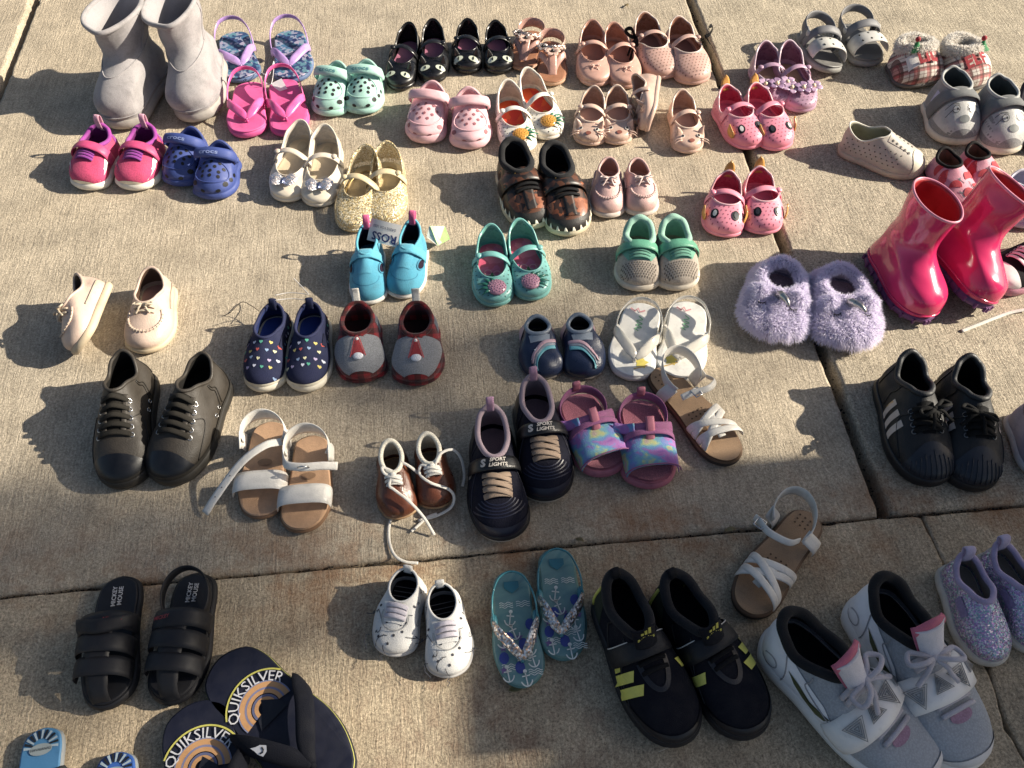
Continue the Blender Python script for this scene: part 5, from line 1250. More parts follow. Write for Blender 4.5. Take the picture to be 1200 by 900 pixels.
def white_band_sandal(s, undone=False):
    w = mat('dedad2', 'leather', .4); bed = mat('c69c76', 'leather', .5); sm = mat('8a6647', 'rubber'); tan = mat('b98a5c', 'suede')
    s.layer('sole', s.zb, lambda t: s.zs(t)-.003, sm); s.layer('footbed', lambda t: s.zs(t)-.003, s.zs, bed, out=-.0012, bul=0)
    s.arch(.70, .72, .030, .022, w, .0025, .52, name='toe_band', p=3.0)
    f = s.f
    th = np.linspace(-2.0, 2.0, 17); P = [(.45*s.W*math.sin(q), (.24-.16*math.cos(q))*s.L, .040+.012*math.cos(q)) for q in th]
    s.band(P, [(math.sin(q), -math.cos(q), .05) for q in th], np.interp(np.linspace(0, 1, 40), [0, .5, 1], [.016, .030, .016]), w, .0025, 40, 'heel_counter')
    for g in (-1, 1): s.band([(g*.46*s.W, .22*s.L, .008), (g*.47*s.W, .26*s.L, .028), (g*.45*s.W, .32*s.L, .044)], (g, 0, 0), .026, w, .0025, 10, 'side_strap')
    if undone:
        P = [(-.42*s.W*f, .36*s.L, .046), (-.10*s.W*f, .42*s.L, .052), (.35*s.W*f, .56*s.L, .044), (.85*s.W*f, .80*s.L, .020), (1.08*s.W*f, .92*s.L, .006)]
        s.band(P, (0, .1, 1), .012, w, .002, 26, 'ankle_strap')
        it = []
        Q, NN = s.last; b = MB()
        for k in (15, 17, 19): b.add(*ball_geo(Q[k]+NN[k]*.0012, (.0012, .0012, .0005), 6, 3))
        s.part('strap_holes', b.V, b.F, mat('5a5148', 'leather'))
    else:
        P = [(-.44*s.W*f, .34*s.L, .046), (-.34*s.W*f, .46*s.L, .052), (0, .50*s.L, .054), (.36*s.W*f, .48*s.L, .050), (.66*s.W*f, .46*s.L, .042)]
        s.band(P, [(-1*f, .4, .3), (-.5*f, .6, .7), (0, .6, .8), (.4*f, .6, .7), (.6*f, .5, .6)], .012, w, .002, 26, 'ankle_strap')
        P, NN = s.last; c = P[13]+NN[13]*.0025; q = np.linspace(0, 2*np.pi, 18, endpoint=False); V, F = tube_geo([c+np.array((.008*math.cos(t), .003*math.sin(t), .008*math.sin(t))) for t in q], .0011, 6, True); s.part('buckle', V, F, STEEL)
    s.decal('size_print', disc(.011, 16, .006), mat('9a7757', 'leather'), 0, .45, z=float(s.zs(.45))+.0008)
def brown_baby(s, loose=True):
    m = mat('6e3a22', 'leather', .32); w = mat('e4dccb', 'felt'); s.layer('sole', s.zb, s.zs, mat('a8845a', 'rubber'))
    s.upper(m, mat('c9bfae', 'felt'), .034, .50, [(0, .050), (.25, .049), (.6, .048), (1, .056)], back=.02, ow=.52, taper=.06, bulge=.007, slope=.30, k2=.58, wav=.0016)
    s.footbed(mat('6a5a4c', 'felt'), .006, .002); s.collar(.0036, w); quarter(s, 'heel_panel', mat('5a2c1a', 'leather', .3), .72, 1, .1, .85)
    cap_decal(s, 'tongue', mat('8d939b', 'fabric'), .505, .62, lambda y: 14, .0012)
    for g in (-1, 1): s.strap([(g*18, .50), (g*20, .60), (g*24, .68)], .009, mat('5f3420', 'leather', .35), .0018, name='eyestay')
    lm = mat('e3ded4', 'fabric'); s.laces([.545, .60, .65], .20, lm, .0026, .5, cross=True, lift=.003)
    z = s.topz(0, .54*s.L, .05); s.lacep = (0, .54*s.L, z+.004)
    V, F = ball_geo(s.lacep, (.005, .004, .003)); s.part('lace_knot', V, F, lm)
def sport_navy(s):
    m = mat('17182a', 'mesh', var=.08); bk = mat('141418', 'leather', .4)
    runner(s, m, mat('8f7d88', 'fabric'), mat('16161c', 'rubber'), mat('c7b8a4', 'rubber'), heel=.082, zt=.076, side=.064, throat=.47, ow=.52, collar=.0042, col_m=mat('a8929c', 'fabric'), tab=mat('b387a6', 'fabric'), tongue=None, toe_h=.034)
    quarter(s, 'heel_panel', bk, .66, 1, .0, .9); mudguard(s, 'toe_guard', mat('1a1c30', 'rubber', .4), .26, .36, .0012)
    for k in range(5):
        q = np.linspace(.12*np.pi, .88*np.pi, 20); r = .020+.0045*k
        s.decal('overlay_line', stroke(np.stack([r*1.05*np.cos(q), -r*.9*np.sin(q)+.01], 1), .0014), mat('20243e', 'rubber', .4), 0, .76, off=.0006)
    s.laces([.585, .635, .685, .735], .24, mat('9d8570', 'fabric'), .0042, .28, cross=True, lift=.003)
    s.seams(mat('23243a', 'leather'), [[(9, 0), (10, .5), (8, .9)], [(20, 0), (19, .5), (14, .95)]])
    s.strap([(-62, .46), (-30, .505), (0, .525), (30, .505), (62, .46)], .021, bk, .0028, name='velcro_strap', bump=.005)
    P, NN = s.last; wl = mat('d8cfc4', 'leather')
    b = MB()
    def on_strap(g, du, dv):
        V2, F = g; i0 = (len(P)-1)/2; tot = np.linalg.norm(np.diff(P, axis=0), axis=1).sum(); out = []
        for u, v in V2:
            j = min(len(P)-1.001, max(0, i0-(u+du)/tot*(len(P)-1))); k = int(j); fr = j-k; p = P[k]*(1-fr)+P[k+1]*fr; n = NN[k]*(1-fr)+NN[k+1]*fr; T = P[k+1]-P[k]; T = T/np.linalg.norm(T); B = np.cross(n, T); B = B if B[1] < 0 else -B
            out.append(p+n*.0022+B*(v+dv))
        return out, F
    for gm_, du, dv in ((text('S', .016, .05), -.018, 0), (text('SPORT', .0078, .03, .2), .003, .004), (text('LIGHTS', .0078, .03, .2), .003, -.004)): b.add(*on_strap(gm_, du, dv))
    s.part('strap_lettering', b.V, b.F, wl)
    s.decal('side_logo', join2(text('S', .03, .05)), mat('b9b0a8', 'leather'), 0, .48, mode='wrap', a=58*s.f, off=.0016)
def shell_black(s):
    m = mat('1a1b1d', 'leather', .62); sm = mat('15161a', 'rubber', .5); wt = mat('c9bcb2', 'leather')
    s.layer('midsole', s.zb, s.zs, sm, out=.0018, bul=.0015)
    s.upper(m, mat('0f0f11', 'fabric'), .038, .43, [(0, .084), (.18, .080), (.55, .064), (.8, .078), (1, .086)], back=.03, ow=.50, taper=.08, bulge=.004, slope=.46, k2=.55, wav=.0006)
    s.footbed(mat('0c0c0d', 'fabric'), .006, .003); s.collar(.0045, mat('202226', 'leather', .55))
    mudguard(s, 'shell_toe', mat('1c2430', 'rubber', .45), .62, .23, .0016)
    for i in range(-6, 7):
        P = [s.A[int(v), (i*1) % N]+s.An[int(v), (i*1) % N]*.0018 for v in range(1, max(3, int(15*.60*(1-(abs(i)/32/.23)**2.2))))]; V, F = tube_geo(P, .0009, 5); s.part('shell_ridge', V, F, mat('1c2430', 'rubber', .45))
    for g in (-1, 1):
        for k, (y, ln) in enumerate(((.40, .030), (.495, .030), (.59, .028))): s.decal('side_stripe', rect(.034, .0105, 6, 2, .1*g), wt, 0, y, mode='wrap', a=g*64, off=.0012, rot=.12*g)
    s.seams(mat('0c0c0e', 'leather'), [[(8, .1), (11, .55), (6, .8)], [(21, .1), (19, .6), (13, .95)], [(26, .1), (25, .95)]], .001)
    quarter(s, 'heel_patch', wt, .86, 1, .55, .97, .0014)
    cap_decal(s, 'tongue', mat('131416', 'fabric'), .475, .70, lambda y: 13, .0006)
    bl = mat('131313', 'fabric'); s.laces([.52, .57, .62, .67], .22, bl, .0042, .4, cross=True, lift=.004, eyelet=mat('8a8a8a', 'metal'))
    z = s.topz(0, .53*s.L, .08); s.bow((-.08*s.W*s.f, .55*s.L, z+.008), .024, bl, .0028, .6, True, 'lace_bow', .4*s.f, .9)
    s.decal('side_lettering', text('SUPERSTAR', .0045, .01, maxw=.022), mat('b59a4a', 'metal'), 0, .375, mode='wrap', a=60*s.f, off=.0014)
def white_baby(s):
    m = mat('dcdad6', 'fabric', var=.05); sm = mat('cfcbc6', 'rubber')
    s.layer('midsole', s.zb, s.zs, sm, out=.001, bul=.001)
    s.upper(m, mat('1b1a1c', 'fabric'), .032, .46, [(0, .046), (.25, .045), (.6, .042), (1, .046)], back=.03, ow=.60, taper=.02, bulge=.006, slope=.26, k2=.6, wav=.001)
    bed = mat('17161a', 'knit'); s.footbed(bed, .006, .002); s.collar(.0018, m)
    ln = mat('4e4e55', 'fabric'); rg = np.random.default_rng(5); it = []
    for x, y in ((-.25, .62), (.2, .66), (-.05, .80), (.28, .82), (-.28, .80), (.05, .92), (.3, .55), (-.33, .5)):
        P = cat(rg.normal(0, .005, (6, 2)).cumsum(0)*.8-.004, 18); it.append((stroke(P, .0009), (x, y), dict(off=.0007)))
        it.append((disc(.0018, 7), (x+rg.uniform(-.1, .1), y+rg.uniform(-.05, .05)), dict(off=.0007)))
    for g in (-1, 1):
        for y in (.2, .35, .5, .65): it.append((stroke(cat(rg.normal(0, .005, (5, 2)).cumsum(0)*.8, 14), .0009), (0, y), dict(mode='wrap', a=g*66, off=.0007)))
    s.decals('dinosaur_outline_print', it, ln)
    for k in range(5): s.decal('insole_stripe', rect(.034, .0012, 3, 1), mat('8a8580', 'fabric'), 0, .16+.06*k, z=float(s.zs(.2))+.0036, rot=.05)
    cap_decal(s, 'eyestay_panel', mat('e2e0dc', 'fabric'), .47, .70, lambda y: 36, .0014)
    q = np.linspace(-.1*np.pi, 1.1*np.pi, 20); s.decal('panel_stitch', stroke(np.stack([.018*np.cos(q), -.018*np.sin(q)], 1), .0012), mat('a9a8a6', 'fabric'), 0, .62, off=.0018)
    s.laces([.51, .57, .63], .22, mat('cfc8d2', 'fabric'), .0034, .45, lift=.004)
    P = [(0, .04*s.L, .034), (0, .02*s.L, .046), (0, .01*s.L, .052), (0, .04*s.L, .051), (0, .06*s.L, .040)]
    s.band(P, [(0, -1, 0), (0, -1, .2), (0, 0, 1), (0, 1, .3), (0, 1, 0)], .012, mat('e6e3de', 'fabric'), .0016, 16, 'heel_tab')
def anchor_thong(s):
    bed = swirl([(.3, '4f7d84'), (.5, '71928f'), (.7, '5b7c80')], 'teal_rubber', 20, .35); st = mat('3a8794', 'jelly')
    gl = glitter(['cfc6c0', 'efe6df', '9c948f', 'c9a892', 'b7c2cc'], 'rhinestone', 420, .85)
    flipflop(s, mat('5c8e8e', 'rubber'), bed, st, back=.018, sw=.013, glit=gl)
    z = lambda y: float(s.zs(y))+.0006; wt = mat('e4e4dc', 'rubber'); rg = np.random.default_rng(4)
    q = np.linspace(.1*np.pi, .9*np.pi, 10); anc = join2(stroke([(0, .009), (0, -.008)], .0016), stroke([(-.005, .004), (.005, .004)], .0016), stroke(np.stack([.0075*np.cos(q), .001-.010*np.sin(q)], 1), .0016), moved(disc(.0026, 8), 0, .010))
    s.decals('anchor_print', [(anc, (x, y), dict(z=z(y), rot=r)) for x, y, r in ((.05, .56, .3), (-.25, .70, 0), (-.28, .80, .2), (.25, .90, .1), (.1, .44, -.2), (.3, .62, .2), (-.1, .95, .1))], wt)
    s.decals('wave_print', [(stroke(np.stack([np.linspace(-.009, .009, 12), .0012*np.sin(np.linspace(0, 12, 12))], 1), .0009), (x, y+k*.018), dict(z=z(y))) for x, y in ((-.2, .30), (.22, .82), (-.3, .88), (-.1, .76), (.15, .30)) for k in range(3)], wt)
    s.decals('blob_print', [(disc(.0065, 10, .008), (x, y), dict(z=z(y)-.0001)) for x, y in ((.16, .60), (-.12, .66), (.3, .76), (-.3, .50), (.0, .85))], mat('3a4aa0', 'rubber'))
    s.decals('star_print', [(star(.0055), (x, y), dict(z=z(y)-.0001)) for x, y in ((.3, .68), (-.05, .60), (-.34, .63), (.33, .86))], mat('80609c', 'rubber'))
    s.decal('heel_logo', fan(np.array([(-.010, .006), (.010, .006), (.010, -.003), (0, -.011), (-.010, -.003)]), (1,)), mat('2f7a8a', 'rubber'), 0, .15, z=z(.15))
def adi_navy(s):
    m = mat('0b0e1c', 'fabric', var=.08); bk = mat('090b14', 'leather', .6); yl = mat('dcd548', 'leather', .5)
    runner(s, m, mat('16171f', 'fabric'), mat('12141c', 'rubber'), None, heel=.084, zt=.080, side=.066, throat=.43, ow=.50, collar=.0065, col_m=mat('10121a', 'felt'), tab=mat('15161c', 'fabric'), tongue=mat('171922', 'mesh'), toe_h=.034, tab_h=.012)
    s.seams(mat('07080c', 'leather'), [[(10, .1), (12, .5), (7, .85)], [(12, .15), (14, .5), (9, .9)], [(19, .05), (20, .6), (15, .95)]], .001)
    quarter(s, 'heel_panel', mat('2c3326', 'fabric'), .72, 1, .05, .8); mudguard(s, 'toe_guard', mat('0f121e', 'rubber', .4), .22, .5, .0014)
    s.strap([(-82, .40), (-45, .455), (0, .485), (45, .455), (82, .40)], .026, mat('0b0d15', 'leather', .6), .003, name='velcro_strap')
    P, NN = s.last; V, F = tube_geo((P-np.array((0, .0122, 0)))[4:-4], .0008, 5); s.part('strap_edge', V, F, mat('d7d3cb', 'fabric'))
    q = np.linspace(0, np.pi, 20); s.decal('lace_surround', stroke(np.stack([.017*np.cos(q), -.036*np.sin(q)+.006], 1), .006), mat('14161f', 'leather', .4), 0, .58, off=.0014)
    s.laces([.56, .61], .2, mat('0d0e13', 'fabric'), .003, .5)
    for g in (-1, 1):
        for k, (y, ln) in enumerate(((.50, .014), (.575, .036), (.66, .040)) if g*s.f > 0 else ((.60, .028),)):
            s.decal('side_stripe', rect(ln, .0125, 8, 3, .35*g), yl, 0, y, mode='wrap', a=g*57, off=.0018, rot=-.25*g)
        P = [s.A[3, i % N]+s.An[3, i % N]*.001 for i in (range(24, 33) if g > 0 else range(32, 41))]
    P = [s.A[j, (N//2-5*s.f) if s.f else 0]+s.An[j, N//2-5]*.0012 for j in range(1, 12)]
    idx = [N//2-4+k//3 for k in range(9)]
    for sd in (4, -4):
        P = [s.A[j, (N//2+sd) % N]+s.An[j, (N//2+sd) % N]*.0014 for j in range(0, 11)]; V, F = tube_geo(P, .0022, 6, False); s.part('heel_accent', V, F, yl)
    tz = .080+.012; tr = join2(moved(rect(.0032, .004), -.0045, -.002), moved(rect(.0032, .007), 0, -.0005), moved(rect(.0032, .010), .0045, .001))
    gg = join2(moved(tr, 0, .005), moved(text('adidas', .0085, .02), 0, -.005))
    V2, F = gg; Pt, Nt = s.tng; c = Pt[10]+np.array((0, .0085, .002)); O = [c+np.array((-u, -v*.35, v*.9))*1.1 for u, v in V2]; s.part('tongue_logo', O, F, yl)
    for g in (-1, 1): s.decal('toe_reflector', rect(.018, .004, 5, 1), mat('d9d5cd', 'rubber'), g*.22, .97, mode='toe', z=.010, off=.004)
def hoop_white(s):
    w = mat('f6f4f4', 'leather', .45, .04); gr = mat('b4b8bd', 'mesh', var=.06); bk = mat('131418', 'felt'); pk = mat('d66a86', 'fabric')
    runner(s, gr, bk, mat('efebe5', 'rubber', var=.05), None, heel=.096, zt=.086, side=.074, throat=.42, ow=.50, collar=.007, col_m=bk, tongue=None, toe_h=.036)
    tP = [(0, .50*s.L, .080), (0, .44*s.L, .094), (0, .39*s.L, .108), (0, .355*s.L, .120)]
    s.band([(x, y-.006, z-.001) for x, y, z in tP], [(0, .6, .8)]*4, np.linspace(.30, .46, 14)*s.W, mat('d0668a', 'fabric'), .005, 14, 'tongue_lining', crown=.008)
    s.band(tP, [(0, .6, .8)]*4, np.linspace(.30, .44, 14)*s.W, mat('dedade', 'fabric', var=.05), .004, 14, 'tongue', crown=.008); s.tng = s.last
    quarter(s, 'quarter_panel', w, .42, 1, lambda q: 0.0, lambda q: min(.97, .55+(q-.42)*1.6), .0016)
    mudguard(s, 'toe_bumper', mat('dad7d4', 'rubber'), .22, .2, .0016); s.seams(mat('a9a6a8', 'leather'), [[(14, .3), (18, .6), (13, .9)], [(24, .0), (23, .7), (20, .95)]], .0009, .0022)
    # forefoot strap with embossed triangles
    s.strap([(-82, .52), (-45, .585), (0, .615), (45, .60), (80, .56)], .042, mat('f0ece6', 'rubber', .4, .05), .0045, name='forefoot_strap', crown=.002, n=32)
    P, NN = s.last; tm = mat('a5a19c', 'rubber', .4)
    for i, k in enumerate((7, 12, 17, 22)):
        n = NN[k]; T = P[k+1]-P[k]; T = T/np.linalg.norm(T); B = np.cross(n, T)
        for j, r in enumerate((.017, .0125, .008, .0035)):
            tri = [P[k]+n*.0052+(B*math.sin(q)+T*math.cos(q))*r*(1 if i % 2 else .8) for q in (math.pi/2*(1 if i % 2 else -1)+t*2*math.pi/3 for t in range(3))]
            V, F = tube_geo(np.array(tri), .0009, 5, True); s.part('strap_emboss', V, F, tm)
    lm = mat('c9c3ca', 'fabric'); s.laces([.70, .745], .24, lm, .0032, .7, lift=.004)
    s.laces([.465, .50], .25, lm, .0036, .7, lift=.010)
    z = s.topz(0, .50*s.L, .08); s.bow((-.06*s.W*s.f, .49*s.L, z+.016), .034, lm, .0034, .8, True, 'lace_bow', .3*s.f, .7)
    Pt, Nt = s.tng; c = Pt[-1]; s.band([c+np.array((-.22*s.W, 0, -.004)), c+np.array((0, .001, .006)), c+np.array((.22*s.W, 0, -.004))], [(-.3, .6, .8), (0, .6, .8), (.3, .6, .8)], .011, pk, .006, 12, 'tongue_top')
    ol = mat('5c6038', 'leather'); 
    for g in (-1, 1):
        P2 = [(-.55, .20), (-.30, .02), (0, -.12), (.35, -.17), (.55, -.10), (.62, .02), (.45, -.04), (.1, -.02), (-.2, .10)]
        s.decal('side_mark', fan(np.array(P2)*.06, (.5, 1)), ol, 0, .34, mode='wrap', a=g*58, rot=math.pi/2, rev=False, off=.0026)
    q = np.linspace(0, 2*np.pi, 18)
    for sx in (-1, 1): s.decal('heel_emboss', stroke(np.stack([.009*np.cos(q), .012*np.sin(q)], 1), .002), mat('bdb9bc', 'leather', .4), 0, .10, mode='wrap', a=sx*58, off=.0026)
    s.decal('toe_tint', disc(.016, 14, .008, (.5, 1)), mat('b98fa8', 'mesh'), 0, .775, off=.0009)
    if s.f > 0: s.decal('side_flash', fan(np.array([(-.03, -.008), (.03, -.014), (.034, 0), (0, .008), (-.034, .004)]), (.5, 1)), mat('d9d6d4', 'rubber'), 0, .84, mode='wrap', a=-s.f*74, rot=math.pi/2, off=.002)
def glitter_slipon(s):
    g1 = glitter(['a7c3c6', 'c9a9d6', 'd4d8dd', '8fb3b9', 'b58fc4', 'e6dce6', '9d8aa8'], 'unicorn_glitter', 620, .6); lv = mat('b3a3c6', 'fabric')
    s.layer('midsole', s.zb, s.zs, mat('cfc8bb', 'rubber'), out=.0018, bul=.0015)
    s.upper(g1, mat('a59a8e', 'fabric'), .032, .52, [(0, .060), (.25, .057), (.55, .046), (1, .056)], back=.02, ow=.60, taper=.02, bulge=.004, slope=.36, k2=.58)
    s.footbed(mat('9c9184', 'fabric'), .006, .003); s.collar(.0042, lv)
    for g in (-1, 1): s.decal('elastic_gore', rect(.011, .026, 4, 6), mat('9d8cb6', 'knit'), 0, .50, mode='wrap', a=g*50, off=.0014)
    P = [(0, .02*s.L, .046), (0, .004, .056), (0, -.002, .068), (0, .003, .073), (0, .008, .066), (0, .010, .05)]
    s.band(P, [(0, -1, 0), (0, -1, 0), (0, -1, .3), (0, 0, 1), (0, 1, .3), (0, 1, 0)], .014, mat('c4b6d4', 'fabric'), .0018, 20, 'heel_tab')
def black_sandal(s):
    m = mat('14141a', 'rubber', .62); bed = mat('121219', 'rubber'); s.layer('sole', s.zb, lambda t: s.zs(t)-.003, m, out=.001, bul=.002); s.layer('footbed', lambda t: s.zs(t)-.003, s.zs, bed, out=-.002, bul=0)
    s.arch(.44, .46, .024, .040, m, .003, .50, name='instep_band', p=2.5); P, NN = s.last
    s.decal('strap_lettering', text('MICKEY', .0085, .02, maxw=.026), mat('a3252e', 'rubber'), -.18*s.f, .45, z=.070) if False else None
    V2, F = text('MICKEY', .008, .02, maxw=.024); k = 13 if s.f < 0 else 8; n = NN[k]; T = P[k+1]-P[k]; T = T/np.linalg.norm(T); B = np.cross(n, T); B = B if B[1] < 0 else -B
    s.part('strap_lettering', [P[k]+n*.0022-T*u+B*v for u, v in V2], F, mat('a3252e', 'rubber'))
    s.arch(.61, .59, .024, .038, m, .003, .50, name='mid_band', p=2.5); s.arch(.77, .75, .024, .032, m, .003, .49, name='toe_band', p=2.5)
    s.band([(0, .985*s.L, .012), (0, .93*s.L, .034), (0, .80*s.L, .048), (0, .62*s.L, .056), (0, .46*s.L, .060)], [(0, 1, .4), (0, .7, .7), (0, .3, 1), (0, .2, 1), (0, .2, 1)], [.024]*7+list(np.linspace(.026, .034, 13)), m, .003, 20, 'center_strap')
    s.decal('heel_lettering', join2(moved(text('MICKEY', .008, .02), 0, .004), moved(text('MOUSE', .008, .02), 0, -.004)), mat('c9c6c4', 'rubber'), 0, .17, rot=math.pi/2, z=float(s.zs(.17))+.0006)
    if s.f < 0:
        th = np.linspace(-2.3, 2.3, 17); P = [(.44*s.W*math.sin(q), (.25-.21*math.cos(q))*s.L, .038+.012*math.cos(q)) for q in th]
    else:
        P = None
    th = np.linspace(-2.3, 2.3, 17); lo = .038 if s.f < 0 else .020
    if s.f > 0:                                                # heel strap folded forward over the instep
        P = [(-.48*s.W, .40*s.L, .020), (-.46*s.W, .45*s.L, .050), (0, .50*s.L, .066), (.46*s.W, .45*s.L, .050), (.48*s.W, .40*s.L, .020)]; s.band(P, [(-1, 0, .2), (-.9, .2, .4), (0, .3, 1), (.9, .2, .4), (1, 0, .2)], .018, m, .003, 30, 'heel_strap')
    else: s.band(P, [(math.sin(q), -math.cos(q), 0) for q in th], .016, m, .003, 40, 'heel_strap')
def big_thong(s):
    nv = mat('0f1322', 'rubber'); bed = mat('10142a', 'rubber', .6); s.layer('sole', s.zb, lambda t: s.zs(t)-.004, nv, bul=.002); s.layer('edge_stripe', lambda t: s.zs(t)-.004, lambda t: s.zs(t)-.0026, mat('b9b84a', 'rubber'), out=.0006, bul=0); s.layer('footbed', lambda t: s.zs(t)-.0026, s.zs, bed, out=0, bul=0)
    z = lambda y: float(s.zs(y))+.0006
    def arc(r, a0, a1, n=40): q = np.linspace(a0, a1, n); return np.stack([r*np.cos(q), r*np.sin(q)], 1)
    W = s.W; pk = [(.465, 'c9c24a', .0022), (.315, '7f86a8', .003), (.28, 'c8935a', .007), (.235, '7f7f9e', .003), (.20, 'c8935a', .005), (.15, '5f6386', .003), (.11, 'c8935a', .005)]
    for i, (r, c, w) in enumerate(pk): s.decal('arc_print', stroke(arc(r*W, (-.06 if i else .16)*np.pi, (1.06 if i else .84)*np.pi), w), mat(c, 'rubber'), 0, .40, z=z(.2)+i*.00012)
    V2, F = text('QUIKSILVER', .022, .0, 0, 1.02, maxw=.95*W); out = []
    R = .375*W
    for u, v in V2:
        q = math.pi/2-u/R*.98; rr = R+v; out.append((rr*math.cos(q), rr*math.sin(q)))
    s.decal('lettering', (np.array(out), F), mat('d3d2d6', 'rubber'), 0, .40, z=z(.2)+.0009)
    wv = fan(np.array([(-.2, -.12), (.2, -.12), (.16, .02), (.02, .16), (-.05, .04), (-.15, .0)])*W, (.5, 1)); s.decal('wave_print', wv, nv, 0, .42, z=z(.35)+.0011)
    flipflop2(s, mat('0d101c', 'fabric'))
    P, NN = s.last; k = 12
    lg = fan(np.array([(-.006, -.007), (.0, -.0095), (.006, -.007), (.0055, .0), (.003, .006), (.0015, .012), (-.001, .006), (-.0045, .001)]), (1,)); wv2 = stroke([(-.003, -.002), (-.001, -.005), (.002, -.005), (.004, -.002)], .0018); n = NN[k]; T = P[k+1]-P[k]; T /= np.linalg.norm(T); B = np.cross(n, T)
    s.part('strap_logo', [P[k]+n*.0036+B*u+T*v for u, v in lg[0]], lg[1], mat('d6d6da', 'rubber'))
    s.part('strap_logo_wave', [P[k]+n*.0042+B*u+T*v for u, v in wv2[0]], wv2[1], nv)
def flipflop2(s, m, w=.023):
    zt = lambda y: float(s.zs(y)); px = -.05*s.f*s.W
    for g in (-1, 1):
        P = [(px, .80*s.L, zt(.8)+.014), (px+g*.10*s.W, .72*s.L, zt(.7)+.022), (g*.34*s.W, .56*s.L, zt(.55)+.024), (g*.46*s.W, .45*s.L, zt(.45)+.014), (g*.485*s.W, .41*s.L, zt(.4)-.001)]
        s.band(P, [(0, .2, 1), (g*.15, .2, 1), (g*.35, .1, 1), (g*.8, .1, .6), (g, 0, .2)], np.interp(np.linspace(0, 1, 26), [0, .3, 1], [.012, w, w]), m, .004, name='thong_strap', crown=.0015)
    V, F = tube_geo(np.array([(px, .80*s.L, zt(.8)-.001), (px, .80*s.L+.001, zt(.8)+.016)]), .004, 8); s.part('toe_post', V, F, m)
def striped_thong(s):
    bed = mat('3f7fae' if s.f > 0 else '2a5cae', 'rubber'); bk = mat('1c2026', 'rubber'); s.layer('sole', s.zb, lambda t: s.zs(t)-.003, mat('8a8f92', 'rubber')); s.layer('footbed', lambda t: s.zs(t)-.003, s.zs, bed, out=-.0005, bul=0)
    z = float(s.zs(.2))+.0006
    for i, q in enumerate(np.linspace(.0, np.pi, 13)):
        d = np.array((math.cos(q), math.sin(q))); P = np.array([d*.022, d*.030*np.array((1, 1))]); V, F = fan(np.array([d*.010+np.array((-d[1], d[0]))*.0008, d*.010-np.array((-d[1], d[0]))*.001, d*.0205-np.array((-d[1], d[0]))*.0028, d*.0205+np.array((-d[1], d[0]))*.0005]), (1,))
        s.decal('stripe_print', (V, F), bk if i % 2 else mat('9fb2bd', 'rubber'), 0, .17, z=z)
    s.decal('heel_label', disc(.0135, 20, .007), mat('8f9a9c', 'rubber'), 0, .19, z=z+.0002); s.decal('heel_lettering', text('HAVAIANAS', .006, .01, maxw=.024), mat('3c4448', 'rubber'), 0, .19, z=z+.0005)
    flipflop2(s, mat('2a3038', 'rubber'), .014)
def edge_lilac(s):
    m = mat('a5a2b4', 'fabric'); runner(s, m, mat('6a6674', 'fabric'), mat('c9c6c4', 'rubber'), None, heel=.062, zt=.056, tongue=m); s.laces([.6, .66, .72], .24, mat('d0cdd4', 'fabric'), .003, .5)

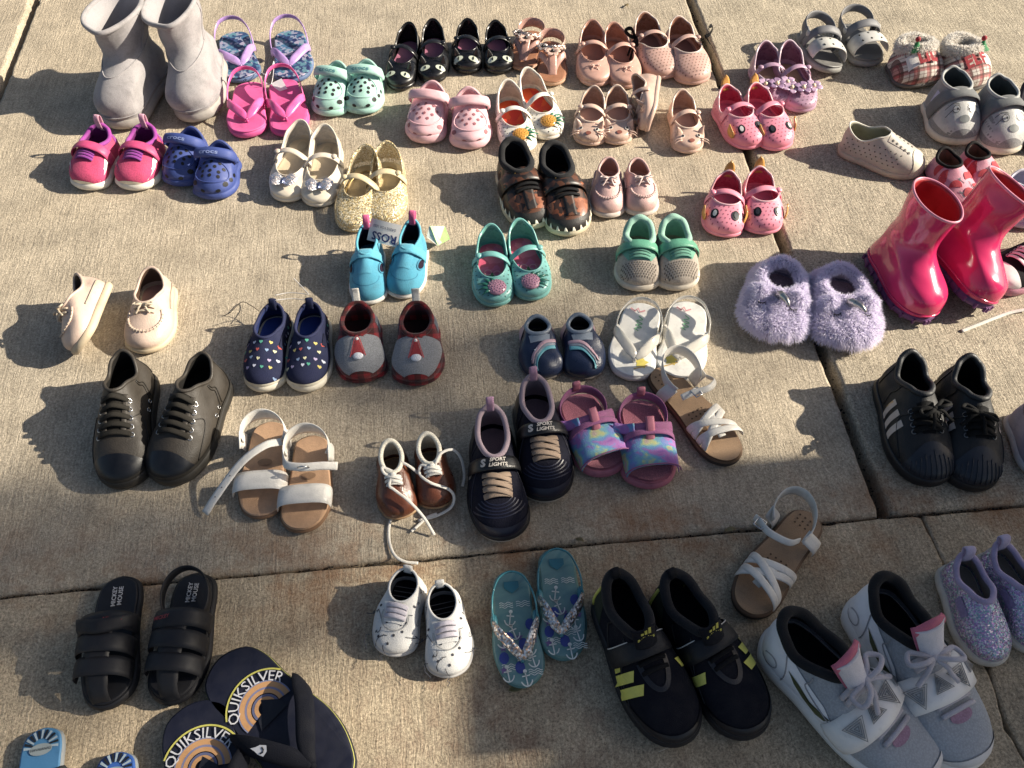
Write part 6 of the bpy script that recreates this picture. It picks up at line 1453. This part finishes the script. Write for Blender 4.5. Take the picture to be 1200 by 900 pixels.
# ---------------------------------------------------------------- where every shoe stands
# builder, name, category, group, width, heel height, shoe options, [ (toe px, heel px, label, extra) ... ]
T = [
 (suede_boot, 'suede_boot', 'boot', 'pair of grey suede boots', .092, .0, dict(base=.020, rnd=.6), [
   ((137, 152), None, 'grey suede boot next to the magenta sneakers, casting the longest shadow', dict(head=-14, L=.195, f=1, roll=4)),
   ((233, 145), None, 'grey suede boot standing beside the purple thong sandal', dict(head=3, L=.195, f=-1, roll=8))]),
 (purple_thong, 'thong_sandal', 'sandal', 'pair of purple thong sandals', .086, .014, dict(base=.014, rnd=.5), [
   ((284, 97), (273, 37), 'purple strapped toddler thong sandal with blue floral footbed beside the grey boot', dict(f=1)),
   ((346, 97), (338, 35), 'purple strapped toddler thong sandal with blue floral footbed, away from the grey boot', dict(f=-1))]),
 (pink_thong, 'thong_sandal', 'sandal', 'pair of hot pink thong sandals', .080, .016, dict(base=.017, rnd=.5), [
   ((288, 162), (293, 96), 'hot pink toddler thong sandal with heel strap beside the blue clogs', dict(f=1)),
   ((343, 160), (331, 93), 'hot pink toddler thong sandal with its toe behind the pearl white shoe', dict(f=-1))]),
 (clog_mint, 'clog', 'clog', 'pair of mint green clogs', .073, .040, dict(base=.016, rnd=.8), [
   ((381, 136), (398, 78), 'mint green foam clog with vent holes beside the purple and pink sandals', dict(f=1)),
   ((424, 134), (431, 76), 'mint green foam clog with vent holes nearest the black cat shoes', dict(f=-1))]),
 (magenta_runner, 'sneaker', 'sneaker', 'pair of magenta sneakers', .078, .064, dict(base=.016, rnd=.4), [
   ((98, 222), (119, 145), 'magenta toddler sneaker with purple collar, farther from the blue clogs', dict(f=1)),
   ((156, 223), (171, 144), 'magenta toddler sneaker with purple collar beside the blue clog', dict(f=-1))]),
 (clog_blue, 'clog', 'clog', 'pair of blue clogs', .075, .040, dict(base=.016, rnd=.8), [
   ((206, 218), (228, 155), 'blue foam clog with vent holes touching the magenta sneaker', dict(f=1)),
   ((249, 234), (260, 171), 'blue foam clog with vent holes in front of the other blue clog', dict(f=-1))]),
 (pearl_jelly, 'mary_jane', 'shoe', 'pair of pearl jelly shoes', .078, .056, dict(base=.010, rnd=.3), [
   ((332, 237), (353, 139), 'pearl white jelly shoe with silver butterfly under the pink thong sandals', dict(f=1)),
   ((376, 243), (380, 144), 'pearl white jelly shoe with silver butterfly beside the gold glitter shoe', dict(f=-1))]),
 (gold_jelly, 'mary_jane', 'shoe', 'pair of gold glitter jelly shoes', .080, .060, dict(base=.010, rnd=.3), [
   ((410, 272), (430, 168), 'gold glitter jelly shoe beside the pearl white shoe', dict(f=1)),
   ((450, 264), (453, 164), 'gold glitter jelly shoe behind the paper price tag', dict(f=-1))]),
 (cat_black, 'mary_jane', 'shoe', 'black cat face shoes', .066, .056, dict(base=.010, rnd=.3), [
   ((465, 106), (480, 25), 'black cat-face jelly shoe next to the mint clog', dict(f=1)),
   ((508, 98), (507, 21), 'black cat-face jelly shoe directly behind the pink clogs, strap end sticking out', dict(f=-1)),
   ((546, 86), (548, 21), 'black cat-face jelly shoe of the second pair, beside the first pair', dict(f=1)),
   ((587, 86), (580, 23), 'black cat-face jelly shoe next to the rose gold sandals', dict(f=-1))]),
 (clog_pink, 'clog', 'clog', 'pair of pale pink clogs', .078, .042, dict(base=.020, rnd=.8), [
   ((495, 168), (508, 100), 'pale pink foam clog in front of the black cat shoes', dict(f=1)),
   ((553, 175), (549, 107), 'pale pink foam clog beside the white pineapple shoe', dict(f=-1))]),
 (pine_white, 'mary_jane', 'shoe', 'pair of white pineapple shoes', .072, .060, dict(base=.010, rnd=.3), [
   ((611, 180), (594, 92), 'white shoe with yellow pineapple, toe hidden behind the dinosaur sneaker', dict(f=1)),
   ((650, 163), (616, 78), 'white shoe with yellow pineapple and orange insole below the rose gold sandal', dict(f=-1))]),
 (rose_sandal, 'jeweled_sandal', 'sandal', 'pair of rose gold sandals', .066, .010, dict(base=.011, rnd=.3), [
   ((609, 83), (626, 36), 'rose gold sandal with flower straps touching the black cat shoe', dict(f=1)),
   ((648, 101), (645, 48), 'rose gold sandal with flower straps beside the blush ballet shoe', dict(f=-1))]),
 (ballet_blush, 'mary_jane', 'shoe', 'pair of plain blush jelly shoes', .074, .056, dict(base=.011, rnd=.2), [
   ((697, 102), (694, 22), 'plain blush jelly shoe with thin bow next to the rose gold sandal', dict(f=1)),
   ((738, 104), (718, 25), 'plain blush jelly shoe with thin bow next to the perforated shoe', dict(f=-1))]),
 (perf_blush, 'mary_jane', 'shoe', 'pair of perforated blush shoes', .084, .064, dict(base=.010, rnd=.4), [
   ((780, 93), (754, 13), 'blush perforated shoe with black ribbon beside the plain blush jelly shoe', dict(f=1)),
   ((819, 99), (794, 18), 'blush perforated shoe with black ribbon at the slab joint', dict(f=-1))]),
 (cat_blush, 'mary_jane', 'shoe', 'blush cat face shoes', .066, .056, dict(base=.010, rnd=.3), [
   ((688, 171), (697, 100), 'blush cat-face jelly shoe above the pale pink moccasins', dict(f=1)),
   ((725, 170), (723, 99), 'blush cat-face jelly shoe next to the tipped over one', dict(f=-1)),
   ((762, 163), (772, 99), 'blush jelly shoe lying tipped over on its side', dict(f=1, roll=82, L=.145)),
   ((810, 180), (799, 104), 'upright blush cat-face jelly shoe beside the pink fish-eye shoe', dict(f=-1))]),
 (horn_pink, 'mary_jane', 'shoe', 'pink fin shoes with eyes', .075, .058, dict(base=.010, rnd=.4), [
   ((883, 175), (850, 98), 'pink perforated shoe with gold fins and eyes, strap undone beside the blush cat shoe', dict(f=1)),
   ((919, 176), (884, 96), 'pink perforated shoe with gold fins tucked beneath the lilac flower shoe', dict(f=-1)),
   ((845, 278), (855, 199), 'pink perforated fin shoe of the front pair, farther from the slab joint', dict(f=1)),
   ((898, 275), (890, 194), 'pink perforated fin shoe of the front pair, standing on the slab joint', dict(f=-1))]),
 (lilac_flower, 'mary_jane', 'shoe', 'pair of lilac flower shoes', .074, .066, dict(base=.010, rnd=.3), [
   ((912, 126), (897, 47), 'lilac jelly shoe with flowers touching the pink fin shoes', dict(f=1)),
   ((944, 132), (924, 46), 'lilac jelly shoe with flowers beside the grey strap sandal', dict(f=-1))]),
 (grey_croc_sandal, 'strap_sandal', 'sandal', 'pair of grey rubber sandals', .078, .016, dict(base=.018, rnd=.6), [
   ((968, 90), (944, 40), 'grey rubber strap sandal leaning beside the lilac flower shoe', dict(f=1, roll=-14)),
   ((1022, 78), (992, 28), 'grey rubber strap sandal nearest the plaid slippers', dict(f=-1))]),
 (lambda s: elf_slipper(s, 'LIL'), 'plaid_slipper', 'slipper', 'pair of plaid elf slippers', .105, .060, dict(base=.010, rnd=.8), [
   ((1082, 102), (1066, 44), 'red plaid fleece slipper lettered LIL', dict(f=1))]),
 (lambda s: elf_slipper(s, 'ELF'), 'plaid_slipper', 'slipper', 'pair of plaid elf slippers', .102, .060, dict(base=.010, rnd=.8), [
   ((1144, 106), (1118, 44), 'red plaid fleece slipper lettered ELF', dict(f=-1))]),
 (grey_velcro, 'high_top', 'shoe', 'pair of grey hook-and-loop shoes', .090, .090, dict(base=.016, rnd=.6), [
   ((1122, 170), (1117, 77), 'grey felt high-top with wide strap and drawn face below the plaid slippers', dict(f=1)),
   ((1180, 181), (1169, 86), 'grey felt high-top with wide strap and drawn face above the pink rain boots', dict(f=-1))]),
 (beige_perf, 'slip_on', 'shoe', None, .076, .060, dict(base=.014, rnd=.3), [
   ((1079, 203), (994, 144), 'single beige perforated rubber slip-on lying alone', dict(f=1))]),
 (swim_shoe, 'water_shoe', 'shoe', 'pair of pink water shoes', .074, .050, dict(base=.006, rnd=.5), [
   ((1134, 243), (1105, 172), 'pink water shoe with red mushrooms touching the rain boot', dict(f=1)),
   ((1166, 227), (1139, 166), 'pink water shoe with red mushrooms beneath the grey high-top', dict(f=-1))]),
 (rain_boot, 'rain_boot', 'boot', 'pair of pink rain boots', .080, 0, dict(base=.012, rnd=.5), [
   ((1079, 380), None, 'shiny pink rain boot standing upright beside the fluffy slipper', dict(head=14, L=.165, f=1, roll=-9)),
   ((1148, 371), None, 'shiny pink rain boot leaning over the black canvas sneaker', dict(head=22, L=.165, f=-1, roll=-27))]),
 (canvas_pinksole, 'canvas_sneaker', 'sneaker', None, .078, .066, dict(base=.020, rnd=.2), [
   ((1160, 338), None, 'black canvas sneaker with pink sole and white laces behind the rain boot', dict(head=-58, L=.17, f=-1))]),
 (lilac_clog, 'slip_on', 'shoe', None, .080, .056, dict(base=.014, rnd=.6), [
   ((1206, 268), (1199, 198), 'lilac glitter perforated slip-on beside the pink rain boot', dict(f=1))]),
 (red_black, 'sneaker', 'sneaker', None, .080, .078, dict(base=.016, rnd=.3), [
   ((1222, 178), (1210, 92), 'black toddler sneaker with red heel tab beside the grey high-top', dict(f=1))]),
 (unicorn_slipper, 'fluffy_slipper', 'slipper', 'pair of lilac fluffy slippers', .104, .060, dict(base=.008, rnd=.9), [
   ((899, 401), (923, 296), 'lilac fluffy slipper with silver horn beside the slab joint', dict(f=1)),
   ((996, 412), (984, 302), 'lilac fluffy slipper with silver horn next to the pink rain boot', dict(f=-1))]),
 (dino_sneaker, 'dinosaur_sneaker', 'sneaker', 'pair of dinosaur sneakers', .086, .076, dict(base=.014, rnd=.4), [
   ((627, 268), (598, 162), 'black and brown dinosaur sneaker with teeth in front of the white pineapple shoes', dict(f=1)),
   ((673, 276), (646, 166), 'black and brown dinosaur sneaker with teeth beside the pale pink moccasin', dict(f=-1))]),
 (moc_pink, 'moccasin', 'shoe', 'pair of pale pink moccasins', .062, .050, dict(base=.012, rnd=.5), [
   ((710, 255), (714, 184), 'pale pink moccasin with bow next to the dinosaur sneaker', dict(f=1)),
   ((755, 253), (746, 185), 'pale pink moccasin with bow, away from the dinosaur sneakers', dict(f=-1))]),
 (pine_aqua, 'mary_jane', 'shoe', 'pair of aqua pineapple shoes', .070, .058, dict(base=.011, rnd=.3), [
   ((578, 360), (575, 261), 'aqua jelly shoe with pink pineapple above the navy baby shoes', dict(f=1)),
   ((630, 352), (607, 255), 'aqua jelly shoe with pink pineapple in front of the dinosaur sneakers', dict(f=-1))]),
 (mint_runner, 'sneaker', 'sneaker', 'pair of mint and beige sneakers', .074, .070, dict(base=.015, rnd=.4), [
   ((747, 341), (750, 254), 'mint and beige knit toddler sneaker casting its shadow on bare concrete', dict(f=1)),
   ((799, 340), (788, 253), 'mint and beige knit toddler sneaker behind the white thong sandals', dict(f=-1))]),
 (aqua_tstrap, 't_strap_shoe', 'shoe', 'pair of aqua strap shoes', .064, .068, dict(base=.010, rnd=.3), [
   ((430, 357), (430, 262), 'aqua strap shoe with the paper price tag leaning on it', dict(f=1)),
   ((471, 350), (484, 257), 'aqua strap shoe with the green tipped tag', dict(f=-1))]),
 (heart_slipon, 'slip_on', 'shoe', 'pair of navy heart slip-ons', .068, .052, dict(base=.016, rnd=.5), [
   ((305, 459), (322, 354), 'navy slip-on with coloured hearts, farther from the gnome slippers', dict(f=1)),
   ((361, 459), (364, 353), 'navy slip-on with coloured hearts next to the gnome slipper', dict(f=-1))]),
 (gnome_slipper, 'gnome_slipper', 'slipper', 'pair of grey gnome slippers', .080, .056, dict(base=.010, rnd=.7), [
   ((424, 449), (418, 353), 'grey felt slipper with red gnome hat next to the navy heart slip-on', dict(f=1)),
   ((490, 452), (488, 353), 'grey felt slipper with red gnome hat under the aqua strap shoe', dict(f=-1))]),
 (navy_baby, 'baby_shoe', 'shoe', 'pair of navy baby shoes', .070, .050, dict(base=.004, rnd=.7), [
   ((637, 445), (628, 363), 'soft navy baby shoe with star behind the heel of the navy sneaker', dict(f=1)),
   ((690, 444), (676, 361), 'soft navy baby shoe with turquoise stripe beside the white thong sandals', dict(f=-1))]),
 (white_thong, 'thong_sandal', 'sandal', 'pair of white thong sandals', .080, .014, dict(base=.016, rnd=.5), [
   ((735, 446), (755, 356), 'white thong sandal with clear straps beside the navy baby shoe', dict(f=1)),
   ((794, 448), (808, 354), 'white thong sandal with clear straps under the tan woven sandal', dict(f=-1))]),
 (woven_sandal, 'woven_sandal', 'sandal', 'pair of white woven sandals', .068, .014, dict(base=.016, rnd=.2), [
   ((862, 543), (768, 432), 'white woven strap sandal on tan footbed beside the tie-dye sandal', dict(f=-1)),
   ((866, 719), (952, 602), 'white woven strap sandal lying across the slab joint near the big white sneaker', dict(f=1))]),
 (tiedye_sandal, 'tie_dye_sandal', 'sandal', 'pair of tie-dye sandals', .080, .016, dict(base=.018, rnd=.6), [
   ((713, 558), (672, 464), 'tie-dye toddler sandal next to the navy lettered sneaker', dict(f=1)),
   ((765, 573), (747, 470), 'tie-dye toddler sandal next to the tan woven sandal', dict(f=-1))]),
 (boat_beige, 'boat_shoe', 'shoe', 'pair of beige boat shoes', .074, .056, dict(base=.013, rnd=.5), [
   ((104, 424), (118, 334), 'beige boat shoe tipped on its side showing its sole', dict(f=1, roll=50, L=.135)),
   ((173, 414), (177, 312), 'beige boat shoe standing upright behind the black leather sneaker', dict(f=-1))]),
 (black_sneaker, 'leather_sneaker', 'sneaker', 'pair of worn black sneakers', .086, .080, dict(base=.020, rnd=.2), [
   ((142, 573), (144, 407), 'worn black leather sneaker touching the tipped beige boat shoe', dict(f=1)),
   ((197, 569), (240, 410), 'worn black leather sneaker beside the white band sandal', dict(f=-1))]),
 (lambda s: white_band_sandal(s, True), 'band_sandal', 'sandal', 'pair of white band sandals', .072, .010, dict(base=.012, rnd=.2), [
   ((303, 609), (318, 494), 'white band sandal with its ankle strap undone', dict(f=1))]),
 (white_band_sandal, 'band_sandal', 'sandal', 'pair of white band sandals', .072, .010, dict(base=.012, rnd=.2), [
   ((356, 625), (367, 510), 'white band sandal with its ankle strap buckled', dict(f=-1))]),
 (brown_baby, 'baby_shoe', 'shoe', 'pair of brown baby shoes', .058, .056, dict(base=.006, rnd=.6), [
   ((468, 609), (456, 515), 'brown leather baby shoe with cream collar near the white band sandals', dict(f=1)),
   ((515, 596), (499, 507), 'brown leather baby shoe with cream collar beside the navy lettered sneaker', dict(f=-1))]),
 (sport_navy, 'running_shoe', 'sneaker', 'pair of navy lettered sneakers', .082, .082, dict(base=.017, rnd=.3), [
   ((588, 635), (574, 473), 'navy sneaker with tan laces lettered SPORT LIGHTS beside the brown baby shoe', dict(f=1)),
   ((646, 588), (624, 438), 'navy sneaker with tan laces lettered SPORT LIGHTS beside the tie-dye sandal', dict(f=-1))]),
 (shell_black, 'leather_sneaker', 'sneaker', 'pair of black shell toe sneakers', .088, .086, dict(base=.020, rnd=.3), [
   ((1087, 570), (1066, 408), 'black shell-toe sneaker with three pale stripes on its side toward the slab joint', dict(f=1)),
   ((1143, 576), (1136, 413), 'black shell-toe sneaker with its bow loop hanging, farther from the slab joint', dict(f=-1))]),
 (white_baby, 'baby_shoe', 'shoe', 'pair of white baby shoes', .062, .046, dict(base=.008, rnd=.5), [
   ((456, 768), (479, 664), 'white printed baby shoe half in sunlight', dict(f=1)),
   ((531, 793), (515, 681), 'white printed baby shoe next to the teal anchor flip-flop', dict(f=-1))]),
 (anchor_thong, 'thong_sandal', 'sandal', 'pair of teal anchor flip-flops', .064, .013, dict(base=.014, rnd=.4), [
   ((612, 807), (597, 668), 'teal anchor flip-flop with glitter strap next to the white baby shoe', dict(f=1)),
   ((664, 775), (650, 642), 'teal anchor flip-flop with glitter strap next to the navy yellow-striped sneaker', dict(f=-1))]),
 (adi_navy, 'running_shoe', 'sneaker', 'pair of navy yellow striped sneakers', .086, .084, dict(base=.024, rnd=.1), [
   ((796, 874), (718, 668), 'navy sneaker with yellow stripes next to the teal anchor flip-flop', dict(f=1)),
   ((888, 860), (783, 669), 'navy sneaker with yellow stripes beside the big white sneaker', dict(f=-1))]),
 (hoop_white, 'basketball_shoe', 'sneaker', 'pair of white and grey basketball shoes', .102, .096, dict(base=.028, toe_base=.024, rnd=.05), [
   ((1085, 914), (917, 716), 'white and grey basketball shoe touching the white woven sandal', dict(f=1)),
   ((1141, 897), (1030, 672), 'white and grey basketball shoe next to the glitter slip-on', dict(f=-1))]),
 (glitter_slipon, 'slip_on', 'shoe', 'pair of glitter slip-ons', .062, .056, dict(base=.016, rnd=.4), [
   ((1160, 780), (1130, 647), 'lilac and silver glitter slip-on beside the white basketball shoe', dict(f=1)),
   ((1222, 766), (1170, 634), 'lilac and silver glitter slip-on on the far side of its mate from the basketball shoe', dict(f=-1))]),
 (black_sandal, 'strap_sandal', 'sandal', 'pair of black rubber sandals', .070, .014, dict(base=.018, rnd=.5), [
   ((124, 832), (143, 676), 'black rubber sandal with heel strap folded forward', dict(f=1)),
   ((203, 826), (232, 672), 'black rubber sandal with heel strap standing up', dict(f=-1))]),
 (big_thong, 'flip_flop', 'flip-flop', 'pair of navy lettered flip-flops', .104, .018, dict(base=.022, rnd=1.0), [
   ((405, 930), (258, 772), 'large navy flip-flop with arched lettering beside the black rubber sandal', dict(f=-1)),
   ((262, 1030), (228, 824), 'large navy flip-flop with arched lettering, overlapped heel beside the first one', dict(f=1))]),
 (striped_thong, 'flip_flop', 'flip-flop', 'pair of blue striped flip-flops', .062, .012, dict(base=.014, rnd=.3), [
   ((40, 1000), (52, 853), 'pale blue striped flip-flop, only its heel in view', dict(f=1)),
   ((125, 1025), (138, 881), 'deep blue striped flip-flop, only its heel in view', dict(f=-1))]),
 (edge_lilac, 'sneaker', 'sneaker', None, .074, .062, dict(base=.014, rnd=.3), [
   ((1236, 566), (1214, 462), 'greyish lilac sneaker at the side of the black shell-toe sneaker', dict(f=1))]),
]
SHOES = {}
import time as _t
for bld, name, catg, grp, W, zh, opt, lst in T:
    for toe, heel, label, ex in lst:
        k = dict(opt); k.update(ex)
        s = Shoe(name, label, catg, grp, toe, heel, zh, W, **k)
        bld(s); s.finish(); SHOES[label] = s

# ---------------------------------------------------------------- loose small things
def tagged(o, label, category, group=None):
    o['label'] = label; o['category'] = category
    if group: o['group'] = group
    return o
def root(name, label, category, loc=(0, 0, 0)):
    o = bpy.data.objects.new(name, None); COL.objects.link(o); o.location = loc; o.empty_display_size = .02; return tagged(o, label, category)
def wpt(px, py, z): p = at(px, py, z); return np.array(p)
# paper price tag leaning on the aqua shoes
r = root('price_tag', 'white paper price tag with navy letters leaning between the aqua strap shoes', 'tag', tuple(at(452, 300, 0)))
c0 = wpt(430, 281, .052); c1 = wpt(465, 290, .052); c2 = wpt(468, 262, .078); c3 = wpt(438, 256, .078); L0 = np.array(r.location)
ux = c1-c0; uw = np.linalg.norm(ux); ux = ux/uw; uy = c3-c0; uy = uy-ux*np.dot(uy, ux); uh = np.linalg.norm(uy); uy = uy/uh; un = np.cross(ux, uy)
n_ = 6; V = []
for sgn in (1, -1):
    for j in range(n_+1):
        for i in range(n_+1): V.append(c0+ux*uw*i/n_+uy*uh*j/n_+un*(.0004*sgn+.003*math.sin(i/n_*3.1))-L0)
k_ = (n_+1)**2; F = grid_faces(n_+1, n_+1, False)+[tuple(q+k_ for q in f[::-1]) for f in grid_faces(n_+1, n_+1, False)]
mesh('tag_card', V, F, mat('dcd9d4', 'plastic', .5, .04), r)
def on_card(g, u0, v0, rot, name, m):
    V2, F = moved(g, u0, v0, rot); mesh(name, [c0+ux*u+uy*v+un*(.0010+.003*math.sin(max(0, min(1, u/uw))*3.1))-L0 for u, v in V2], F, m, r)
nav = mat('26356b', 'plastic'); on_card(text('ROSS', .024, .02, maxw=uw*.8), uw*.55, uh*.30, math.pi, 'lettering', nav); on_card(text('DRESS FOR LESS', .006, .01, maxw=uw*.75), uw*.5, uh*.72, math.pi, 'small_lettering', mat('6a6f86', 'plastic'))
# green tipped tag
r = root('shoe_tag', 'small white and green tag hanging at the aqua strap shoe', 'tag', tuple(at(512, 285, 0))); L0 = np.array(r.location)
def quad_card(pts, name, m, par, L0, t=.0005):
    P = [np.array(p) for p in pts]; n = np.cross(P[1]-P[0], P[3]-P[0]); n /= np.linalg.norm(n)
    V = [p+n*t-L0 for p in P]+[p-n*t-L0 for p in P]; return mesh(name, V, [(0, 1, 2, 3), (7, 6, 5, 4)]+[(i, i+4, (i+1) % 4+4, (i+1) % 4) for i in range(4)], m, par, False)
quad_card([wpt(500, 278, .03), wpt(513, 288, .02), wpt(518, 284, .02), wpt(503, 264, .045)], 'tag_card', mat('d6d6cc', 'plastic'), r, L0)
quad_card([wpt(513, 288, .02), wpt(527, 280, .012), wpt(521, 265, .03), wpt(504, 265, .045)], 'tag_tip', mat('6fae1e', 'plastic'), r, L0)
# plastic tag at the pink and purple sandals
r = root('plastic_tag', 'clear white plastic tag and loop between the pink and purple thong sandals', 'tag', tuple(at(322, 96, 0))); L0 = np.array(r.location)
quad_card([wpt(318, 98, .018), wpt(325, 108, .016), wpt(337, 104, .020), wpt(330, 92, .024)], 'tag_card', mat('d9dadb', 'plastic'), r, L0)
b = MB(); b.add(*tube_geo(cat([wpt(304, 84, .02), wpt(315, 88, .04), wpt(321, 72, .05), wpt(318, 98, .02), wpt(309, 96, .03)], 24)-L0, .0008, 5)); b.build('plastic_loop', mat('e0e0e0', 'plastic'), r)
# thread between the heart slip-ons
r = root('tag_string', 'thin white string tied between the heel tabs of the navy heart slip-ons', 'string', tuple(at(343, 372, 0))); L0 = np.array(r.location)
b = MB()
for pts in ([(322, 346, .066), (340, 343, .060), (362, 345, .066)], [(322, 352, .062), (342, 350, .055), (360, 352, .062)], [(362, 345, .066), (352, 334, .070), (344, 326, .078)]):
    b.add(*tube_geo(cat([wpt(*p) for p in pts], 14)-L0, .0007, 5))
b.build('thread', mat('d5d0cc', 'fabric'), r)
r = root('black_thread', 'thin black loop of thread on the concrete behind the navy heart slip-on', 'string', tuple(at(275, 365, 0))); L0 = np.array(r.location)
b = MB(); b.add(*tube_geo(cat([wpt(303, 364, .03), wpt(294, 358, .012), wpt(283, 354, .004), wpt(270, 366, .003), wpt(262, 370, .003)], 20)-L0, .0006, 5)); b.build('thread', mat('201a18', 'fabric'), r)
# long white laces of the brown baby shoes run over the ground: children of their shoes
def lace_of(label, pts, w=.0042, m=None, name='loose_lace'):
    s = SHOES[label]; Mi = np.array((Matrix.Translation(s.root.location) @ s.root.rotation_euler.to_matrix().to_4x4()).inverted())
    P = np.array([wpt(*p) for p in pts]); P = cat(P, 40); V, F = ribbon_geo(P, (0, -.15, 1), w, .0014, .0003)
    V = (np.c_[V, np.ones(len(V))] @ Mi.T)[:, :3]; mesh(name, V, F, m or mat('e3ded4', 'fabric'), s.root)
a_, b_ = 'brown leather baby shoe with cream collar near the white band sandals', 'brown leather baby shoe with cream collar beside the navy lettered sneaker'
lace_of(a_, [(462, 553, .050), (456, 568, .052), (462, 574, .050), (480, 588, .040), (497, 607, .022), (509, 627, .004)])
lace_of(a_, [(462, 553, .050), (448, 548, .055), (452, 556, .052), (464, 556, .05)])
lace_of(a_, [(466, 596, .003), (457, 612, .003), (456, 633, .003), (462, 650, .004), (474, 658, .004), (490, 660, .004)], name='lace_end')
lace_of(a_, [(470, 541, .052), (482, 548, .048), (492, 558, .034), (494, 575, .022), (492, 586, .016)])
lace_of(b_, [(509, 547, .052), (516, 532, .058), (530, 527, .052), (540, 537, .036), (544, 556, .016), (542, 570, .004)])
lace_of(b_, [(507, 549, .052), (494, 545, .050), (492, 556, .044), (505, 566, .044), (525, 573, .034), (532, 582, .022), (528, 595, .010), (510, 605, .004), (490, 610, .003)])
lace_of(b_, [(482, 623, .003), (492, 614, .003), (501, 606, .004), (512, 602, .006)], name='lace_end')
lace_of('black canvas sneaker with pink sole and white laces behind the rain boot', [(1127, 388, .002), (1145, 381, .003), (1165, 373, .003), (1185, 366, .004), (1206, 362, .006)], .006)

# ---------------------------------------------------------------- beyond the frame: added blockers that throw the big soft shade from the right
def gpt(x, y): X, Y = w2(x, y); return X, Y
# unseen wall with a coping, added on the right to cast the straight-edged shade
wr = root('shade_blocker_wall', 'unseen low wall with coping, added to shade the pavement', 'wall', (*w2(2.65, -1.2), 0))
wr.rotation_euler = (0, 0, ROT)
wm = mat('9a8f80', 'felt', key='blocker_render'); wlen = 1.15; wy1 = .5976+1.2; H_ = 1.44
V, F = box_geo((0, wy1-wlen/2, H_/2-.06), (.20, wlen, H_-.0)); mesh('blocker_body', V, F, wm, wr, False)
for i in range(3):
    V, F = box_geo((0, wy1-.004-wlen/3*(i+.5), H_-.06+.0225), (.24, wlen/3-.008, .045)); mesh('blocker_cap', V, F, mat('8a8378', 'felt'), wr, False)
# unseen tree farther off, added for the soft shade patches
tx, ty = w2(9.5, -.10)
tr = root('shade_blocker_tree', 'unseen leafy tree, added to cast soft patches of shade', 'tree', (tx, ty, 0))
P = cat([(0, 0, -.1), (.04, .03, 1.6), (-.03, .0, 3.4), (.02, .02, 5.0), (0, 0, 6.0)], 24); V, F = tube_geo(P, np.linspace(.085, .015, 24), 10, up=(0, 1, 0)); mesh('blocker_trunk', V, F, mat('5a4a3a', 'felt', key='bark'), tr)
rg = np.random.default_rng(21); b = MB(); lb = MB()
for i in range(26):
    a = rg.uniform(0, 6.28); z0 = rg.uniform(4.8, 5.7); r_ = rg.uniform(.2, .5)
    e = np.array((math.cos(a)*r_, math.sin(a)*r_, z0+rg.uniform(.15, .6))); lb.add(*tube_geo(cat([(0, 0, z0), e*np.array((.5, .5, 1))-np.array((0, 0, .1)), e], 7), np.linspace(.02, .004, 7), 5))
lb.build('blocker_limbs', mat('5a4a3a', 'felt', key='bark'), tr)
for lx, ly, rx, ry, cnt in ((-.72, .50, .50, .20, 430), (-.07, .79, .25, .25, 210), (-.72, .12, .55, .42, 170)):  # leaf clumps placed and sized by where the added shade should fall
    zc = (9.5-lx)*math.tan(SUN_EL); n_l = 0
    while n_l < cnt:
        p = rg.normal(0, .5, 3)
        if np.linalg.norm(p) > 1: continue
        c = np.array((p[0]*.45, (ly+.10)+p[1]*ry, zc+p[2]*rx*math.tan(SUN_EL))); d = rg.normal(0, 1, 3); d /= np.linalg.norm(d); e = np.cross(d, rg.normal(0, 1, 3)); e /= np.linalg.norm(e); l_ = rg.uniform(.05, .09)
        b.add([c-d*l_*.5, c+e*l_*.28, c+d*l_*.5+np.array((0, 0, -.01)), c-e*l_*.28], [(0, 1, 2), (0, 2, 3)]); n_l += 1
lf = mat('4d6b2c', 'leather', key='leaf_green'); o = b.build('crown', lf, tr, False); o['kind'] = 'stuff'
